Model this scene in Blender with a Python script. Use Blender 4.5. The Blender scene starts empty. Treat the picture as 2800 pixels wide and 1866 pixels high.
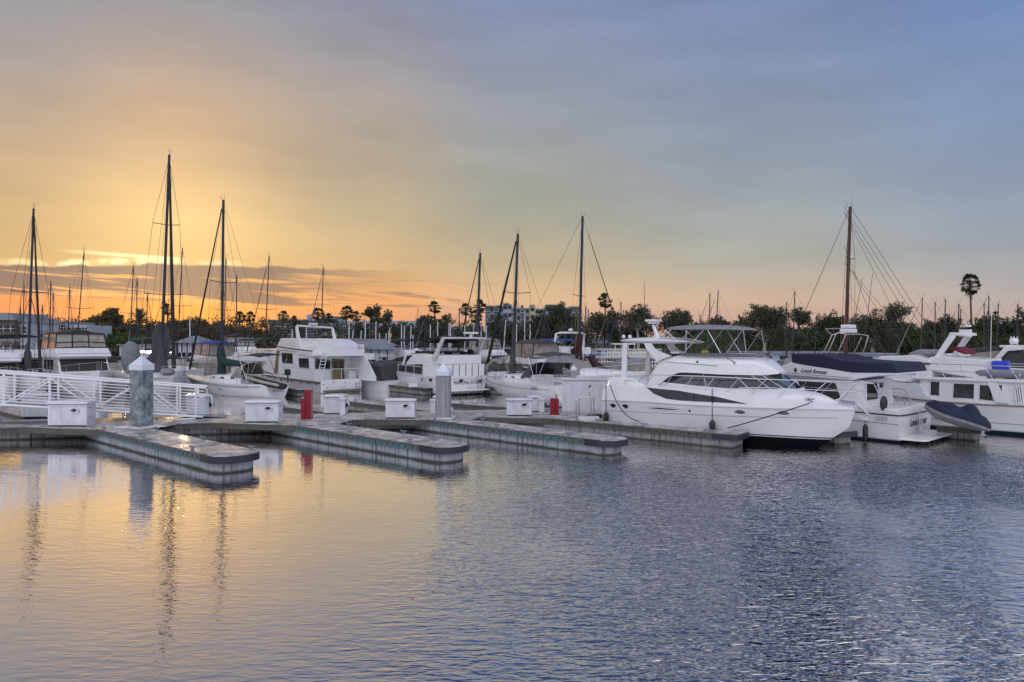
import bpy, bmesh, math, random
from mathutils import Vector, Matrix
from mathutils.geometry import delaunay_2d_cdt
random.seed(7)
R=math.radians
scene=bpy.context.scene
col=scene.collection
# ---------------------------------------------------------------- survey helpers
# The place was surveyed from the photograph: eye 4 m above the water, focal 1867 px
F=1867.0; EYE=4.0; CX=1400.0; CY=935.0; DK=0.55
def P(px,py,Y): return Vector(((px-CX)/F*Y, Y, EYE-(py-CY)/F*Y))
def PZ(px,py,z=0.0):
    Y=(EYE-z)*F/(py-CY); return Vector(((px-CX)/F*Y, Y, z))
def XY(px,Y,z=0.0): return Vector(((px-CX)/F*Y,Y,z))
def ZA(py,Y): return EYE-(py-CY)/F*Y
class Frame:
    """a boat's frame: origin on the water, heading theta (deg)"""
    def __init__(s,x,y,deg):
        s.x=x;s.y=y;s.t=R(deg);s.u=(math.cos(s.t),math.sin(s.t));s.n=(-math.sin(s.t),math.cos(s.t))
    def side(s,px,py,off):
        k=(px-CX)/F
        Y=(off+s.x*s.n[0]+s.y*s.n[1])/(k*s.n[0]+s.n[1])
        return ((k*Y-s.x)*s.u[0]+(Y-s.y)*s.u[1], EYE-(py-CY)/F*Y)
    def sides(s,pts,off): return [s.side(a,b,off) for a,b in pts]
    def sidew(s,px,py,wf,sg):
        o=wf(0)
        for i in range(12): 
            a=s.side(px,py,sg*o); o=.5*o+.5*wf(a[0])
        return a
    def cross(s,px,py,x0):
        k=(px-CX)/F
        Y=(x0+s.x*s.u[0]+s.y*s.u[1])/(k*s.u[0]+s.u[1])
        return ((k*Y-s.x)*s.n[0]+(Y-s.y)*s.n[1], EYE-(py-CY)/F*Y)
    def crosses(s,pts,x0): return [s.cross(a,b,x0) for a,b in pts]
    def empty(s,name,label,cat,group=None): return thing(name,label,cat,(s.x,s.y,0),s.t,group)
def tag(o,label=None,cat=None,group=None,kind=None):
    if label: o['label']=label
    if cat: o['category']=cat
    if group: o['group']=group
    if kind: o['kind']=kind
    return o
def thing(name,label,cat,loc=(0,0,0),rz=0.0,group=None):
    o=bpy.data.objects.new(name,None); o.empty_display_size=.3; col.objects.link(o)
    o.location=loc; o.rotation_euler=(0,0,rz); return tag(o,label,cat,group)
def kids(o): return [c for c in bpy.data.objects if c.parent==o]
def dup(o,loc=None,rz=None,label=None,parent=None,scale=None,_map=None):
    if _map is None:
        _map={}
        for c in bpy.data.objects:
            if c.parent: _map.setdefault(c.parent.name,[]).append(c)
    c=o.copy(); col.objects.link(c); c.parent=parent
    if loc is not None: c.location=loc
    if rz is not None: c.rotation_euler=(0,0,rz)
    if label: c['label']=label
    if scale is not None: c.scale=scale
    for ch in _map.get(o.name,[]): dup(ch,parent=c,_map=_map)
    return c
def tab(pts,smooth=True):
    pts=sorted(pts)
    xs=[p[0] for p in pts]; ys=[p[1] for p in pts]; n=len(xs)
    if smooth and n>2:
        d=[]
        for i in range(n):
            if i==0: d.append((ys[1]-ys[0])/(xs[1]-xs[0]))
            elif i==n-1: d.append((ys[-1]-ys[-2])/(xs[-1]-xs[-2]))
            else:
                a=(ys[i]-ys[i-1])/(xs[i]-xs[i-1]); b=(ys[i+1]-ys[i])/(xs[i+1]-xs[i])
                d.append(0 if a*b<=0 else 2*a*b/(a+b))
    def f(x):
        if x<=xs[0]: return ys[0]
        if x>=xs[-1]: return ys[-1]
        i=0
        while x>xs[i+1]: i+=1
        h=xs[i+1]-xs[i]; t=(x-xs[i])/h
        if not smooth or n<3: return ys[i]*(1-t)+ys[i+1]*t
        return (2*t**3-3*t*t+1)*ys[i]+(t**3-2*t*t+t)*h*d[i]+(-2*t**3+3*t*t)*ys[i+1]+(t**3-t*t)*h*d[i+1]
    return f
def arange(a,b,n): return [a+(b-a)*i/(n-1) for i in range(n)]
# ---------------------------------------------------------------- mesh builder
class MB:
    def __init__(s): s.v=[]; s.f=[]; s.mi=[]; s.cur=0
    def mark(s,i): s._pad(); s.cur=i; return s
    def _pad(s): s.mi+=[s.cur]*(len(s.f)-len(s.mi))
    def add(s,vs,fs):
        o=len(s.v); s.v+= [tuple(v) for v in vs]; s.f+=[tuple(i+o for i in f) for f in fs]; return s
    def box(s,c,d,rz=0,taper=1.0,mat=None):
        x,y,z=d[0]/2,d[1]/2,d[2]/2; vs=[]
        for k in (-1,1):
            q=taper if k>0 else 1
            for a,b in ((-1,-1),(1,-1),(1,1),(-1,1)):
                p=Vector((a*x*q,b*y*q,k*z))
                if rz: p=Matrix.Rotation(rz,3,'Z')@p
                if mat: p=mat@p
                vs.append((c[0]+p.x,c[1]+p.y,c[2]+p.z))
        return s.add(vs,[(3,2,1,0),(4,5,6,7),(0,1,5,4),(1,2,6,5),(2,3,7,6),(3,0,4,7)])
    def slab(s,poly,z0,z1):
        n=len(poly); vs=[(p[0],p[1],z0) for p in poly]+[(p[0],p[1],z1) for p in poly]
        return s.add(vs,[tuple(range(n))[::-1],tuple(range(n,2*n))]+[(i,(i+1)%n,n+(i+1)%n,n+i) for i in range(n)])
    def prism(s,poly,y0,y1,axis='y'):
        """poly in (x,z) extruded along y, or in (y,z) extruded along x"""
        n=len(poly)
        if axis=='y': vs=[(p[0],y0,p[1]) for p in poly]+[(p[0],y1,p[1]) for p in poly]
        else: vs=[(y0,p[0],p[1]) for p in poly]+[(y1,p[0],p[1]) for p in poly]
        return s.add(vs,[tuple(range(n)),tuple(range(n,2*n))[::-1]]+[(i,n+i,n+(i+1)%n,(i+1)%n) for i in range(n)])
    def tube(s,pts,r,n=6,r2=None,cap=True):
        pts=[Vector(p) for p in pts]; m=len(pts)
        if r2 is None: r2=r
        rings=[]; up=Vector((0,0,1)); prev=None
        for i,p in enumerate(pts):
            t=(pts[min(i+1,m-1)]-pts[max(i-1,0)]).normalized()
            a=up if abs(t.z)<.95 else Vector((1,0,0))
            if prev is not None and abs(prev.dot(t))<.95: a=prev
            x=(a-t*a.dot(t)).normalized(); y=t.cross(x); prev=x
            rr=r+(r2-r)*i/max(1,m-1)
            rings.append([p+x*math.cos(2*math.pi*k/n)*rr+y*math.sin(2*math.pi*k/n)*rr for k in range(n)])
        vs=[q for g in rings for q in g]; fs=[]
        for i in range(m-1):
            for k in range(n): fs.append((i*n+k,i*n+(k+1)%n,(i+1)*n+(k+1)%n,(i+1)*n+k))
        if cap: fs+= [tuple(range(n))[::-1],tuple((m-1)*n+k for k in range(n))]
        return s.add(vs,fs)
    def cyl(s,c,r,h,n=16,r2=None):
        return s.tube([c,(c[0],c[1],c[2]+h)],r,n,r2)
    def ball(s,c,rx,ry=None,rz=None,n=12,m=8):
        ry=ry or rx; rz=rz or rx; vs=[(c[0],c[1],c[2]-rz)]
        for j in range(1,m):
            a=-math.pi/2+math.pi*j/m
            for i in range(n):
                b=2*math.pi*i/n; vs.append((c[0]+rx*math.cos(a)*math.cos(b),c[1]+ry*math.cos(a)*math.sin(b),c[2]+rz*math.sin(a)))
        vs.append((c[0],c[1],c[2]+rz)); fs=[]
        for i in range(n): fs.append((0,1+(i+1)%n,1+i))
        for j in range(m-2):
            for i in range(n): fs.append((1+j*n+i,1+j*n+(i+1)%n,1+(j+1)*n+(i+1)%n,1+(j+1)*n+i))
        q=1+(m-2)*n
        for i in range(n): fs.append((q+i,q+(i+1)%n,len(vs)-1))
        return s.add(vs,fs)
    def grid(s,rows,close=False):
        n=len(rows[0]); vs=[p for r in rows for p in r]; fs=[]
        for i in range(len(rows)-1):
            for k in range(n-(0 if close else 1)): fs.append((i*n+k,i*n+(k+1)%n,(i+1)*n+(k+1)%n,(i+1)*n+k))
        return s.add(vs,fs)
    def build(s,name,mat,parent=None,smooth=None,bevel=0,weld=True,solid=0,each=False,mats=()):
        s._pad()
        if each:
            par=list(range(len(s.v)))
            def fd(a):
                while par[a]!=a: par[a]=par[par[a]]; a=par[a]
                return a
            key={}
            for i,v in enumerate(s.v):
                k=(round(v[0],3),round(v[1],3),round(v[2],3))
                if k in key: par[fd(i)]=fd(key[k])
                else: key[k]=i
            for f in s.f:
                r=fd(f[0])
                for q in f[1:]: par[fd(q)]=r
            gr={}
            for j,f in enumerate(s.f): gr.setdefault(fd(f[0]),[]).append(j)
            out=[]
            for js in gr.values():
                m=MB(); ids={}
                for j in js:
                    g=[]
                    for q in s.f[j]:
                        if q not in ids: ids[q]=len(m.v); m.v.append(s.v[q])
                        g.append(ids[q])
                    m.f.append(tuple(g)); m.mi.append(s.mi[j])
                out.append(m.build(name,mat,parent,smooth,bevel,weld,solid,False,mats))
            return out[0]
        me=bpy.data.meshes.new(name); me.from_pydata(s.v,[],s.f)
        if any(s.mi): me.polygons.foreach_set('material_index',s.mi)
        bm=bmesh.new(); bm.from_mesh(me)
        if weld:
            bmesh.ops.remove_doubles(bm,verts=bm.verts,dist=1e-4)
            bmesh.ops.dissolve_degenerate(bm,edges=bm.edges,dist=1e-5)
            bmesh.ops.recalc_face_normals(bm,faces=bm.faces)
        if bevel:
            es=[e for e in bm.edges if len(e.link_faces)==2 and e.calc_face_angle(0)>R(35)]
            bmesh.ops.bevel(bm,geom=es,offset=bevel,segments=2,profile=.7,affect='EDGES',clamp_overlap=True)
        bm.to_mesh(me); bm.free()
        if smooth is not None and len(me.polygons):
            me.polygons.foreach_set('use_smooth',[True]*len(me.polygons)); me.set_sharp_from_angle(angle=R(smooth))
        me.materials.append(mat)
        for q in mats: me.materials.append(q)
        o=bpy.data.objects.new(name,me); col.objects.link(o)
        if parent: o.parent=parent
        if solid:
            md=o.modifiers.new('t','SOLIDIFY'); md.thickness=solid; md.offset=0
        return o
class Shell:
    """body lofted along x: z from zb(x) to zt(x), half width w(x)*prof(x,t)"""
    def __init__(s,xs,zb,zt,w,prof=lambda x,t:1.0): s.xs=xs;s.zb=zb;s.zt=zt;s.w=w;s.pf=prof
    def Y(s,x,z):
        a,b=s.zb(x),s.zt(x); t=min(1,max(0,(z-a)/max(1e-4,b-a))); return max(0,s.w(x)*s.pf(x,t))
    def mesh(s,M,m=8,top=True,bottom=True,camber=0.0,ends=True,e=1.0):
        rows=[]
        for x in s.xs:
            a,b=s.zb(x),s.zt(x); L=[]
            ts=[(k/m)**e for k in range(m+1)]
            for t in ts: L.append((x,-s.w(x)*s.pf(x,t),a+(b-a)*t))
            Rr=[(p[0],-p[1],p[2]) for p in L][::-1]
            w=s.w(x)*s.pf(x,1.0)
            mid=[(x,-w+2*w*q,b+camber*(1-(2*q-1)**2)*min(1,w)) for q in (.2,.4,.6,.8)] if top else []
            rows.append(L+mid+Rr)
        n=len(rows[0]); M_=MB()
        vs=[p for r in rows for p in r]; fs=[]
        for i in range(len(rows)-1):
            for k in range(n-1):
                if not top and k==m: continue
                fs.append((i*n+k,i*n+k+1,(i+1)*n+k+1,(i+1)*n+k))
            if bottom: fs.append((i*n+n-1,i*n,(i+1)*n,(i+1)*n+n-1))
        if ends:
            fs.append(tuple(range(n))); fs.append(tuple(((len(rows)-1)*n+k for k in range(n)))[::-1])
        return M.add(vs,fs)
def patch(M,poly,yf,sides=(-1,1),off=.006,step=.25,depth=.03):
    """a panel following a curved side: poly in (x,z), y from yf(x,z)"""
    pts=[]; n=len(poly)
    for i in range(n):
        a,b=poly[i],poly[(i+1)%n]; d=math.hypot(b[0]-a[0],b[1]-a[1]); k=max(1,int(d/step))
        for j in range(k): pts.append((a[0]+(b[0]-a[0])*j/k,a[1]+(b[1]-a[1])*j/k))
    nb=len(pts)
    x0=min(p[0] for p in pts);x1=max(p[0] for p in pts);z0=min(p[1] for p in pts);z1=max(p[1] for p in pts)
    def inside(x,z):
        c=False
        for i in range(n):
            a,b=poly[i],poly[i-1]
            if (a[1]>z)!=(b[1]>z) and x<(b[0]-a[0])*(z-a[1])/(b[1]-a[1])+a[0]: c=not c
        return c
    x=x0+step/2; inner=[]
    while x<x1:
        z=z0+step/3
        while z<z1:
            if inside(x,z) and min(math.hypot(x-p[0],z-p[1]) for p in pts)>step*.4: inner.append((x,z))
            z+=step
        x+=step
    allp=[Vector(p) for p in pts+inner]
    vo,_,fo,*_r=delaunay_2d_cdt(allp,[(i,(i+1)%nb) for i in range(nb)],[],1,1e-5)
    for sg in sides:
        vs=[(v[0],sg*(yf(v[0],v[1])+off),v[1]) for v in vo]
        nv=len(vs)
        M.add(vs,[tuple(f) if sg<0 else tuple(f)[::-1] for f in fo])
        vb=[(p[0],sg*(yf(p[0],p[1])+off),p[1]) for p in pts]+[(p[0],sg*(yf(p[0],p[1])+off-depth),p[1]) for p in pts]
        M.add(vb,[(i,(i+1)%nb,nb+(i+1)%nb,nb+i) for i in range(nb)])
    return M
def outline(M,poly,yf,sides,off,r,closed=True,step=.3,n=5):
    pts=[]; k0=len(poly)
    for i in range(k0 if closed else k0-1):
        a,b=poly[i],poly[(i+1)%k0]; d=math.hypot(b[0]-a[0],b[1]-a[1]); k=max(1,int(d/step))
        for j in range(k): pts.append((a[0]+(b[0]-a[0])*j/k,a[1]+(b[1]-a[1])*j/k))
    pts.append(poly[0] if closed else poly[-1])
    for sg in sides: M.tube([(p[0],sg*(yf(p[0],p[1])+off),p[1]) for p in pts],r,n)
    return M
def text(name,body,size,mat,parent,fn,shear=0.0,sx=1.0,bold=0.0,d=.004):
    """writing laid on a surface: fn(x,y,h) gives the place of glyph point (x,y)"""
    cu=bpy.data.curves.new(name,'FONT'); cu.body=body; cu.size=size; cu.shear=shear; cu.align_x='CENTER'; cu.offset=bold; cu.resolution_u=3
    ob=bpy.data.objects.new(name,cu); col.objects.link(ob)
    dg=bpy.context.evaluated_depsgraph_get()
    me=bpy.data.meshes.new_from_object(ob.evaluated_get(dg))
    vs=[(v.co.x*sx,v.co.y) for v in me.vertices]; fs=[tuple(p.vertices) for p in me.polygons]
    bpy.data.objects.remove(ob); bpy.data.curves.remove(cu); bpy.data.meshes.remove(me)
    m=MB(); m.add([fn(x,y,d) for x,y in vs],fs)
    return m.build(name,mat,parent,weld=False)
# ---------------------------------------------------------------- materials
def sl(c):
    return tuple(((x/12.92) if x<=.04045 else ((x+.055)/1.055)**2.4) for x in [q/255 for q in c])+(1,)
def mat(name,c,rough=.5,metal=0.0,var=0.0,vscale=3.0,c2=None,bump=0.0,bscale=20.0,coat=0.0,stretch=(1,1,1),spec=.5,trans=0.0,objc=True,alpha=1.0):
    m=bpy.data.materials.new(name); m.use_nodes=True; nt=m.node_tree; N=nt.nodes; K=nt.links
    b=N['Principled BSDF']; b.inputs['Roughness'].default_value=rough; b.inputs['Metallic'].default_value=metal
    b.inputs['Coat Weight'].default_value=coat; b.inputs['Coat Roughness'].default_value=.08; b.inputs['Specular IOR Level'].default_value=spec
    b.inputs['Base Color'].default_value=tuple(c)+(1,)
    tc=N.new('ShaderNodeTexCoord'); mp=N.new('ShaderNodeMapping'); mp.inputs['Scale'].default_value=stretch
    K.new(tc.outputs['Object' if objc else 'Generated'],mp.inputs[0])
    if var or c2:
        nz=N.new('ShaderNodeTexNoise'); nz.inputs['Scale'].default_value=vscale; nz.inputs['Detail'].default_value=6; nz.inputs['Roughness'].default_value=.65
        K.new(mp.outputs[0],nz.inputs['Vector'])
        rp=N.new('ShaderNodeValToRGB'); d=c2 if c2 else tuple(x*(1-var) for x in c)
        rp.color_ramp.elements[0].position=.35; rp.color_ramp.elements[0].color=tuple(d)+(1,)
        rp.color_ramp.elements[1].position=.65; rp.color_ramp.elements[1].color=tuple(c)+(1,)
        K.new(nz.outputs[0],rp.inputs[0]); K.new(rp.outputs[0],b.inputs['Base Color'])
    if bump:
        nb=N.new('ShaderNodeTexNoise'); nb.inputs['Scale'].default_value=bscale; nb.inputs['Detail'].default_value=4
        K.new(mp.outputs[0],nb.inputs['Vector']); bp=N.new('ShaderNodeBump'); bp.inputs['Strength'].default_value=1; bp.inputs['Distance'].default_value=bump
        K.new(nb.outputs[0],bp.inputs['Height']); K.new(bp.outputs[0],b.inputs['Normal'])
    if trans:
        b.inputs['Transmission Weight'].default_value=trans
    if alpha<1: b.inputs['Alpha'].default_value=alpha
    return m
GEL=mat('gelcoat',(.78,.78,.80),.28,var=.10,vscale=.9,coat=.5,stretch=(1,1,2.5))
GELW=mat('gelcoat_warm',(.74,.72,.69),.35,var=.16,vscale=1.3,coat=.3,stretch=(1,1,2))
GELD=mat('gelcoat_dull',(.62,.62,.63),.42,var=.22,vscale=1.6,stretch=(1,1,2))
DECKW=mat('deck_nonskid',(.66,.66,.65),.65,var=.12,vscale=4)
GLASS=mat('tinted_glass',(.012,.014,.018),.04,spec=.9,coat=.6,var=.3,vscale=1.2)
GLASSG=mat('tinted_window',(.035,.035,.035),.06,spec=.8,var=.6,vscale=2.5)
BROWNG=mat('screen_cover',(.035,.030,.028),.75,var=.3,vscale=4)
BLACK=mat('black_rubber',(.018,.018,.02),.55,var=.3,vscale=6)
BOTTOM=mat('antifoul',(.010,.010,.013),.35,var=.3,vscale=3)
NAVYC=mat('navy_canvas',(.012,.018,.05),.8,var=.4,vscale=5,bump=.02,bscale=5)
BLUEC=mat('blue_canvas',(.03,.07,.28),.8,var=.3,vscale=5,bump=.01,bscale=9)
GREENC=mat('green_canvas',(.015,.05,.045),.85,var=.4,vscale=5,bump=.02,bscale=6)
GREYC=mat('grey_canvas',(.07,.07,.075),.85,var=.4,vscale=4,bump=.03,bscale=4)
SILVC=mat('silver_canvas',(.25,.26,.28),.75,var=.3,vscale=4,bump=.02,bscale=5)
TANC=mat('tan_canvas',(.40,.37,.32),.85,var=.25,vscale=4,bump=.02,bscale=6)
BURG=mat('burgundy_canvas',(.055,.014,.025),.85,var=.4,vscale=4,bump=.02,bscale=6)
BLACKC=mat('black_canvas',(.014,.013,.014),.8,var=.3,vscale=5,bump=.01,bscale=7)
CLEARV=mat('clear_vinyl',(.36,.32,.28),.18,var=.45,vscale=2.0,bump=.02,bscale=3,spec=.6)
STEEL=mat('stainless',(.62,.62,.64),.22,metal=1.0)
ALU=mat('mast_backlit',(.038,.044,.065),.5,var=.3,vscale=.6,spec=.25)  # pale masts coloured near-black to imitate backlit silhouettes
ALUW=mat('mast_white',(.66,.67,.70),.4,var=.1,vscale=1)
DARKM=mat('mast_dark',(.05,.055,.07),.4,metal=.3,var=.2)
WOODM=mat('mast_wood',(.075,.026,.010),.5,var=.3,vscale=2,stretch=(6,6,1),coat=.1)  # brown darkened overall, backlight put into the colour
WIRE=mat('rig_wire',(.05,.05,.055),.4,metal=.6)
TEAK=mat('teak',(.24,.13,.05),.5,var=.4,vscale=5,stretch=(6,1,1))
TEAKG=mat('weathered_teak',(.16,.135,.11),.8,var=.4,vscale=7,stretch=(1,6,1))
ROPE=mat('dock_line',(.015,.015,.02),.9)
RED=mat('red_paint',(.27,.008,.018),.3,var=.15,vscale=3,coat=.4)
REDC=mat('red_canvas',(.16,.01,.03),.85,var=.3,vscale=4)
BLUEP=mat('blue_plastic',(.02,.05,.5),.4)
WHITEP=mat('white_powdercoat',(.80,.80,.82),.35,var=.06,vscale=2)
BOXW=mat('box_fiberglass',(.70,.70,.75),.42,var=.20,vscale=2.2,coat=.15,stretch=(1.6,1.6,.5))
ORANGE=mat('orange_plastic',(.5,.08,.02),.5)
PALEB=mat('pale_vinyl',(.45,.47,.5),.6,var=.2)
BRASS=mat('brass',(.5,.36,.12),.35,metal=1.0)
INK=mat('lettering',(.01,.012,.03),.5)
INKG=mat('lettering_grey',(.12,.13,.16),.6)
YELL=mat('yellow_cloth',(.55,.45,.08),.8)
PINK=mat('pink_cloth',(.55,.30,.33),.8)
# ---------------------------------------------------------------- camera, sky, sun
cam_d=bpy.data.cameras.new('camera'); cam=bpy.data.objects.new('camera',cam_d); col.objects.link(cam)
cam.location=(0,0,EYE); cam.rotation_euler=(R(90),0,0)
cam_d.sensor_width=36; cam_d.lens=F/2800*36; cam_d.shift_y=(CY-933)/2800; cam_d.clip_end=6000; cam_d.clip_start=.1
scene.camera=cam
scene.view_settings.view_transform='Standard'; scene.view_settings.look='None'; scene.view_settings.exposure=0; scene.view_settings.gamma=1
w=bpy.data.worlds.new('World'); scene.world=w; w.use_nodes=True
nt=w.node_tree; N=nt.nodes; K=nt.links
for n in list(N): N.remove(n)
def nd(t,**k):
    n=N.new(t)
    for a,b in k.items(): setattr(n,a,b)
    return n
def put(i,v):
    if isinstance(v,(int,float)): i.default_value=v
    elif isinstance(v,tuple): i.default_value=v
    else: K.new(v,i)
def ma(op,a,b=0.0,c=0.0,clamp=False):
    n=nd('ShaderNodeMath',operation=op,use_clamp=clamp); put(n.inputs[0],a); put(n.inputs[1],b); put(n.inputs[2],c); return n.outputs[0]
def ss(x,a,b):
    n=nd('ShaderNodeMapRange',interpolation_type='SMOOTHSTEP'); put(n.inputs['Value'],x); put(n.inputs['From Min'],a); put(n.inputs['From Max'],b); return n.outputs[0]
def mixc(f,a,b,bt='MIX'):
    n=nd('ShaderNodeMix',data_type='RGBA',blend_type=bt); put(n.inputs['Factor'],f); put(n.inputs[6],a); put(n.inputs[7],b); return n.outputs[2]
tc=nd('ShaderNodeTexCoord'); sp=nd('ShaderNodeSeparateXYZ'); K.new(tc.outputs['Generated'],sp.inputs[0])
X,Yd,Z=sp.outputs
az=ma('ARCTAN2',X,Yd)                       # 0 = straight out over the marina
hyp=ma('SQRT',ma('ADD',ma('MULTIPLY',X,X),ma('MULTIPLY',Yd,Yd)))
el=ma('DIVIDE',Z,ma('MAXIMUM',hyp,.02))     # tangent of the elevation
PY=[930,870,820,720,600,450,300,150,0]
COLS={0:[(228,130,92),(246,146,98),(250,150,94),(206,170,118),(208,174,126),(202,172,134),(188,166,145),(168,157,153),(158,155,158)],
480:[(240,142,66),(252,162,72),(252,164,82),(228,188,124),(241,201,138),(218,182,138),(202,172,142),(179,162,152),(158,155,158)],
1000:[(208,144,116),(228,158,116),(240,168,108),(210,176,130),(192,172,138),(182,166,146),(172,160,150),(156,152,158),(142,146,165)],
1400:[(190,148,134),(206,164,144),(218,180,140),(192,175,145),(168,165,149),(158,160,155),(150,155,165),(142,150,172),(132,145,178)],
2100:[(194,156,146),(204,168,152),(207,178,156),(176,173,162),(160,165,166),(146,155,168),(139,151,173),(132,146,176),(127,142,180)],
2800:[(190,162,158),(195,170,164),(186,173,168),(166,168,172),(152,161,175),(140,153,177),(131,149,180),(125,145,181),(117,141,187)]}
prev=None; EM=.9
for px in sorted(COLS):
    a=math.atan((px-CX)/F); ca=math.cos(a)
    r=nd('ShaderNodeValToRGB'); K.new(ma('DIVIDE',el,EM,clamp=True),r.inputs[0]); cr=r.color_ramp; cr.interpolation='LINEAR'
    st=[((CY-y)/F*ca/EM,sl(c)) for y,c in zip(PY,COLS[px])]
    st.append((.74,(.060,.115,.29,1))); st.append((.85,(.03,.065,.19,1)))
    cr.elements[0].position=st[0][0]; cr.elements[0].color=st[0][1]
    cr.elements[1].position=st[-1][0]; cr.elements[1].color=st[-1][1]
    for p,c in st[1:-1]:
        e=cr.elements.new(p); e.color=c
    if prev is None: sky=r.outputs[0]
    else: sky=mixc(ss(az,prev,a),sky,r.outputs[0])
    prev=a
# soft high cloud mottling
cv=nd('ShaderNodeCombineXYZ'); put(cv.inputs[0],ma('MULTIPLY',az,3.0)); put(cv.inputs[1],ma('MULTIPLY',el,14.0)); put(cv.inputs[2],.3)
n1=nd('ShaderNodeTexNoise'); n1.inputs['Scale'].default_value=1.3; n1.inputs['Detail'].default_value=5; n1.inputs['Roughness'].default_value=.55; K.new(cv.outputs[0],n1.inputs['Vector'])
mot=nd('ShaderNodeMapRange'); put(mot.inputs['Value'],n1.outputs[0]); put(mot.inputs['From Min'],.3); put(mot.inputs['From Max'],.7); put(mot.inputs['To Min'],.92); put(mot.inputs['To Max'],1.08)
sky=mixc(1.0,sky,mot.outputs[0],'MULTIPLY')
# thin orange streaks low over the left
cv2=nd('ShaderNodeCombineXYZ'); put(cv2.inputs[0],ma('MULTIPLY',az,7.0)); put(cv2.inputs[1],ma('MULTIPLY',ma('ADD',el,ma('MULTIPLY',az,.05)),110.0)); put(cv2.inputs[2],1.7)
n2=nd('ShaderNodeTexNoise'); n2.inputs['Scale'].default_value=.75; n2.inputs['Detail'].default_value=7; n2.inputs['Roughness'].default_value=.6; n2.inputs['Distortion'].default_value=.5; K.new(cv2.outputs[0],n2.inputs['Vector'])
nz=n2.outputs[0]
wob=ma('MULTIPLY',ma('SUBTRACT',nz,.5),.05)
# band of dark cloud
top=ma('ADD',ma('MULTIPLY',ss(az,-.65,-.42),.013),.090)
cvt=nd('ShaderNodeCombineXYZ'); put(cvt.inputs[0],ma('MULTIPLY',az,26.0)); put(cvt.inputs[1],ma('MULTIPLY',el,20.0))
n4=nd('ShaderNodeTexNoise'); n4.inputs['Scale'].default_value=1.0; n4.inputs['Detail'].default_value=6; K.new(cvt.outputs[0],n4.inputs['Vector'])
top=ma('ADD',top,ma('MULTIPLY',ma('SUBTRACT',n4.outputs[0],.5),.016))
inb=ma('MULTIPLY',ss(ma('ADD',el,ma('MULTIPLY',ss(az,-.6,-.3),.008)),.050,.062),ma('SUBTRACT',1.0,ss(el,ma('SUBTRACT',top,.002),ma('ADD',top,.002))))
fade=ma('SUBTRACT',1.0,ss(az,-.38,-.10))
holes=ss(ma('SUBTRACT',nz,ma('MULTIPLY',ma('SUBTRACT',el,.075),4.2)),ma('ADD',.535,ma('MULTIPLY',ss(az,-.45,-.2),-.12)),.61)
cl=ma('MULTIPLY',ma('MULTIPLY',inb,ma('SUBTRACT',1.0,ma('MULTIPLY',holes,.95))),fade)
sky=mixc(ma('MULTIPLY',ma('MULTIPLY',ma('MULTIPLY',holes,inb),fade),.75),sky,(1.0,.50,.17,1))
# thinner wisps around the middle of the view
win=ma('MULTIPLY',ma('MULTIPLY',ss(az,-.42,-.25),ma('SUBTRACT',1.0,ss(az,-.12,.02))),ma('MULTIPLY',ss(el,.040,.052),ma('SUBTRACT',1.0,ss(el,.075,.10))))
wis=ma('MULTIPLY',win,ss(nz,.50,.62))
cl=ma('MAXIMUM',cl,ma('MULTIPLY',wis,.75))
sky=mixc(ma('MULTIPLY',cl,.93),sky,sl((120,104,104)))
# glowing rim on the cloud top, and the strip above it
rim=ma('MULTIPLY',ma('SUBTRACT',1.0,ss(ma('ABSOLUTE',ma('SUBTRACT',el,ma('ADD',top,.0035))),.0012,.0062)),ma('MULTIPLY',ss(az,-.70,-.56),ma('SUBTRACT',1.0,ss(az,-.44,-.33))))
rim=ma('MULTIPLY',rim,ss(n4.outputs[0],.40,.56))
sky=mixc(rim,sky,(1.25,.98,.52,1))
s_el=ma('ADD',.1100,ma('MULTIPLY',ma('ADD',az,.50),-.02))
strip=ma('MULTIPLY',ma('SUBTRACT',1.0,ss(ma('ABSOLUTE',ma('SUBTRACT',el,s_el)),.0006,.0036)),ma('MULTIPLY',ss(az,-.60,-.52),ma('SUBTRACT',1.0,ss(az,-.47,-.44))))
sky=mixc(ma('MULTIPLY',strip,.85),sky,(1.2,.96,.50,1))
# the glow of the hidden sun
dx=ma('SUBTRACT',az,-.475); dy=ma('SUBTRACT',el,.13)
g=ma('EXPONENT',ma('MULTIPLY',ma('ADD',ma('MULTIPLY',dx,dx),ma('MULTIPLY',ma('MULTIPLY',dy,dy),.8)),-95.0))
sky=mixc(g,sky,(.12,.078,.036,1),'ADD')
# out-of-view eastern half of the sky, boosted as added fill light on the boats
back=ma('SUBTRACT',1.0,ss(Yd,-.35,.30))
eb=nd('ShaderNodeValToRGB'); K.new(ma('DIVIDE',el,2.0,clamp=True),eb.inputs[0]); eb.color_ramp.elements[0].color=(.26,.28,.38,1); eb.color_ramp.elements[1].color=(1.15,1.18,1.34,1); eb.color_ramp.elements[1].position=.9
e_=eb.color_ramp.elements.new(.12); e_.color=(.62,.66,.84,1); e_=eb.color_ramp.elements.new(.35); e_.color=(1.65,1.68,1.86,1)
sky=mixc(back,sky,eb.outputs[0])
bg=nd('ShaderNodeBackground'); K.new(sky,bg.inputs[0]); bg.inputs[1].default_value=1.0
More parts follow.
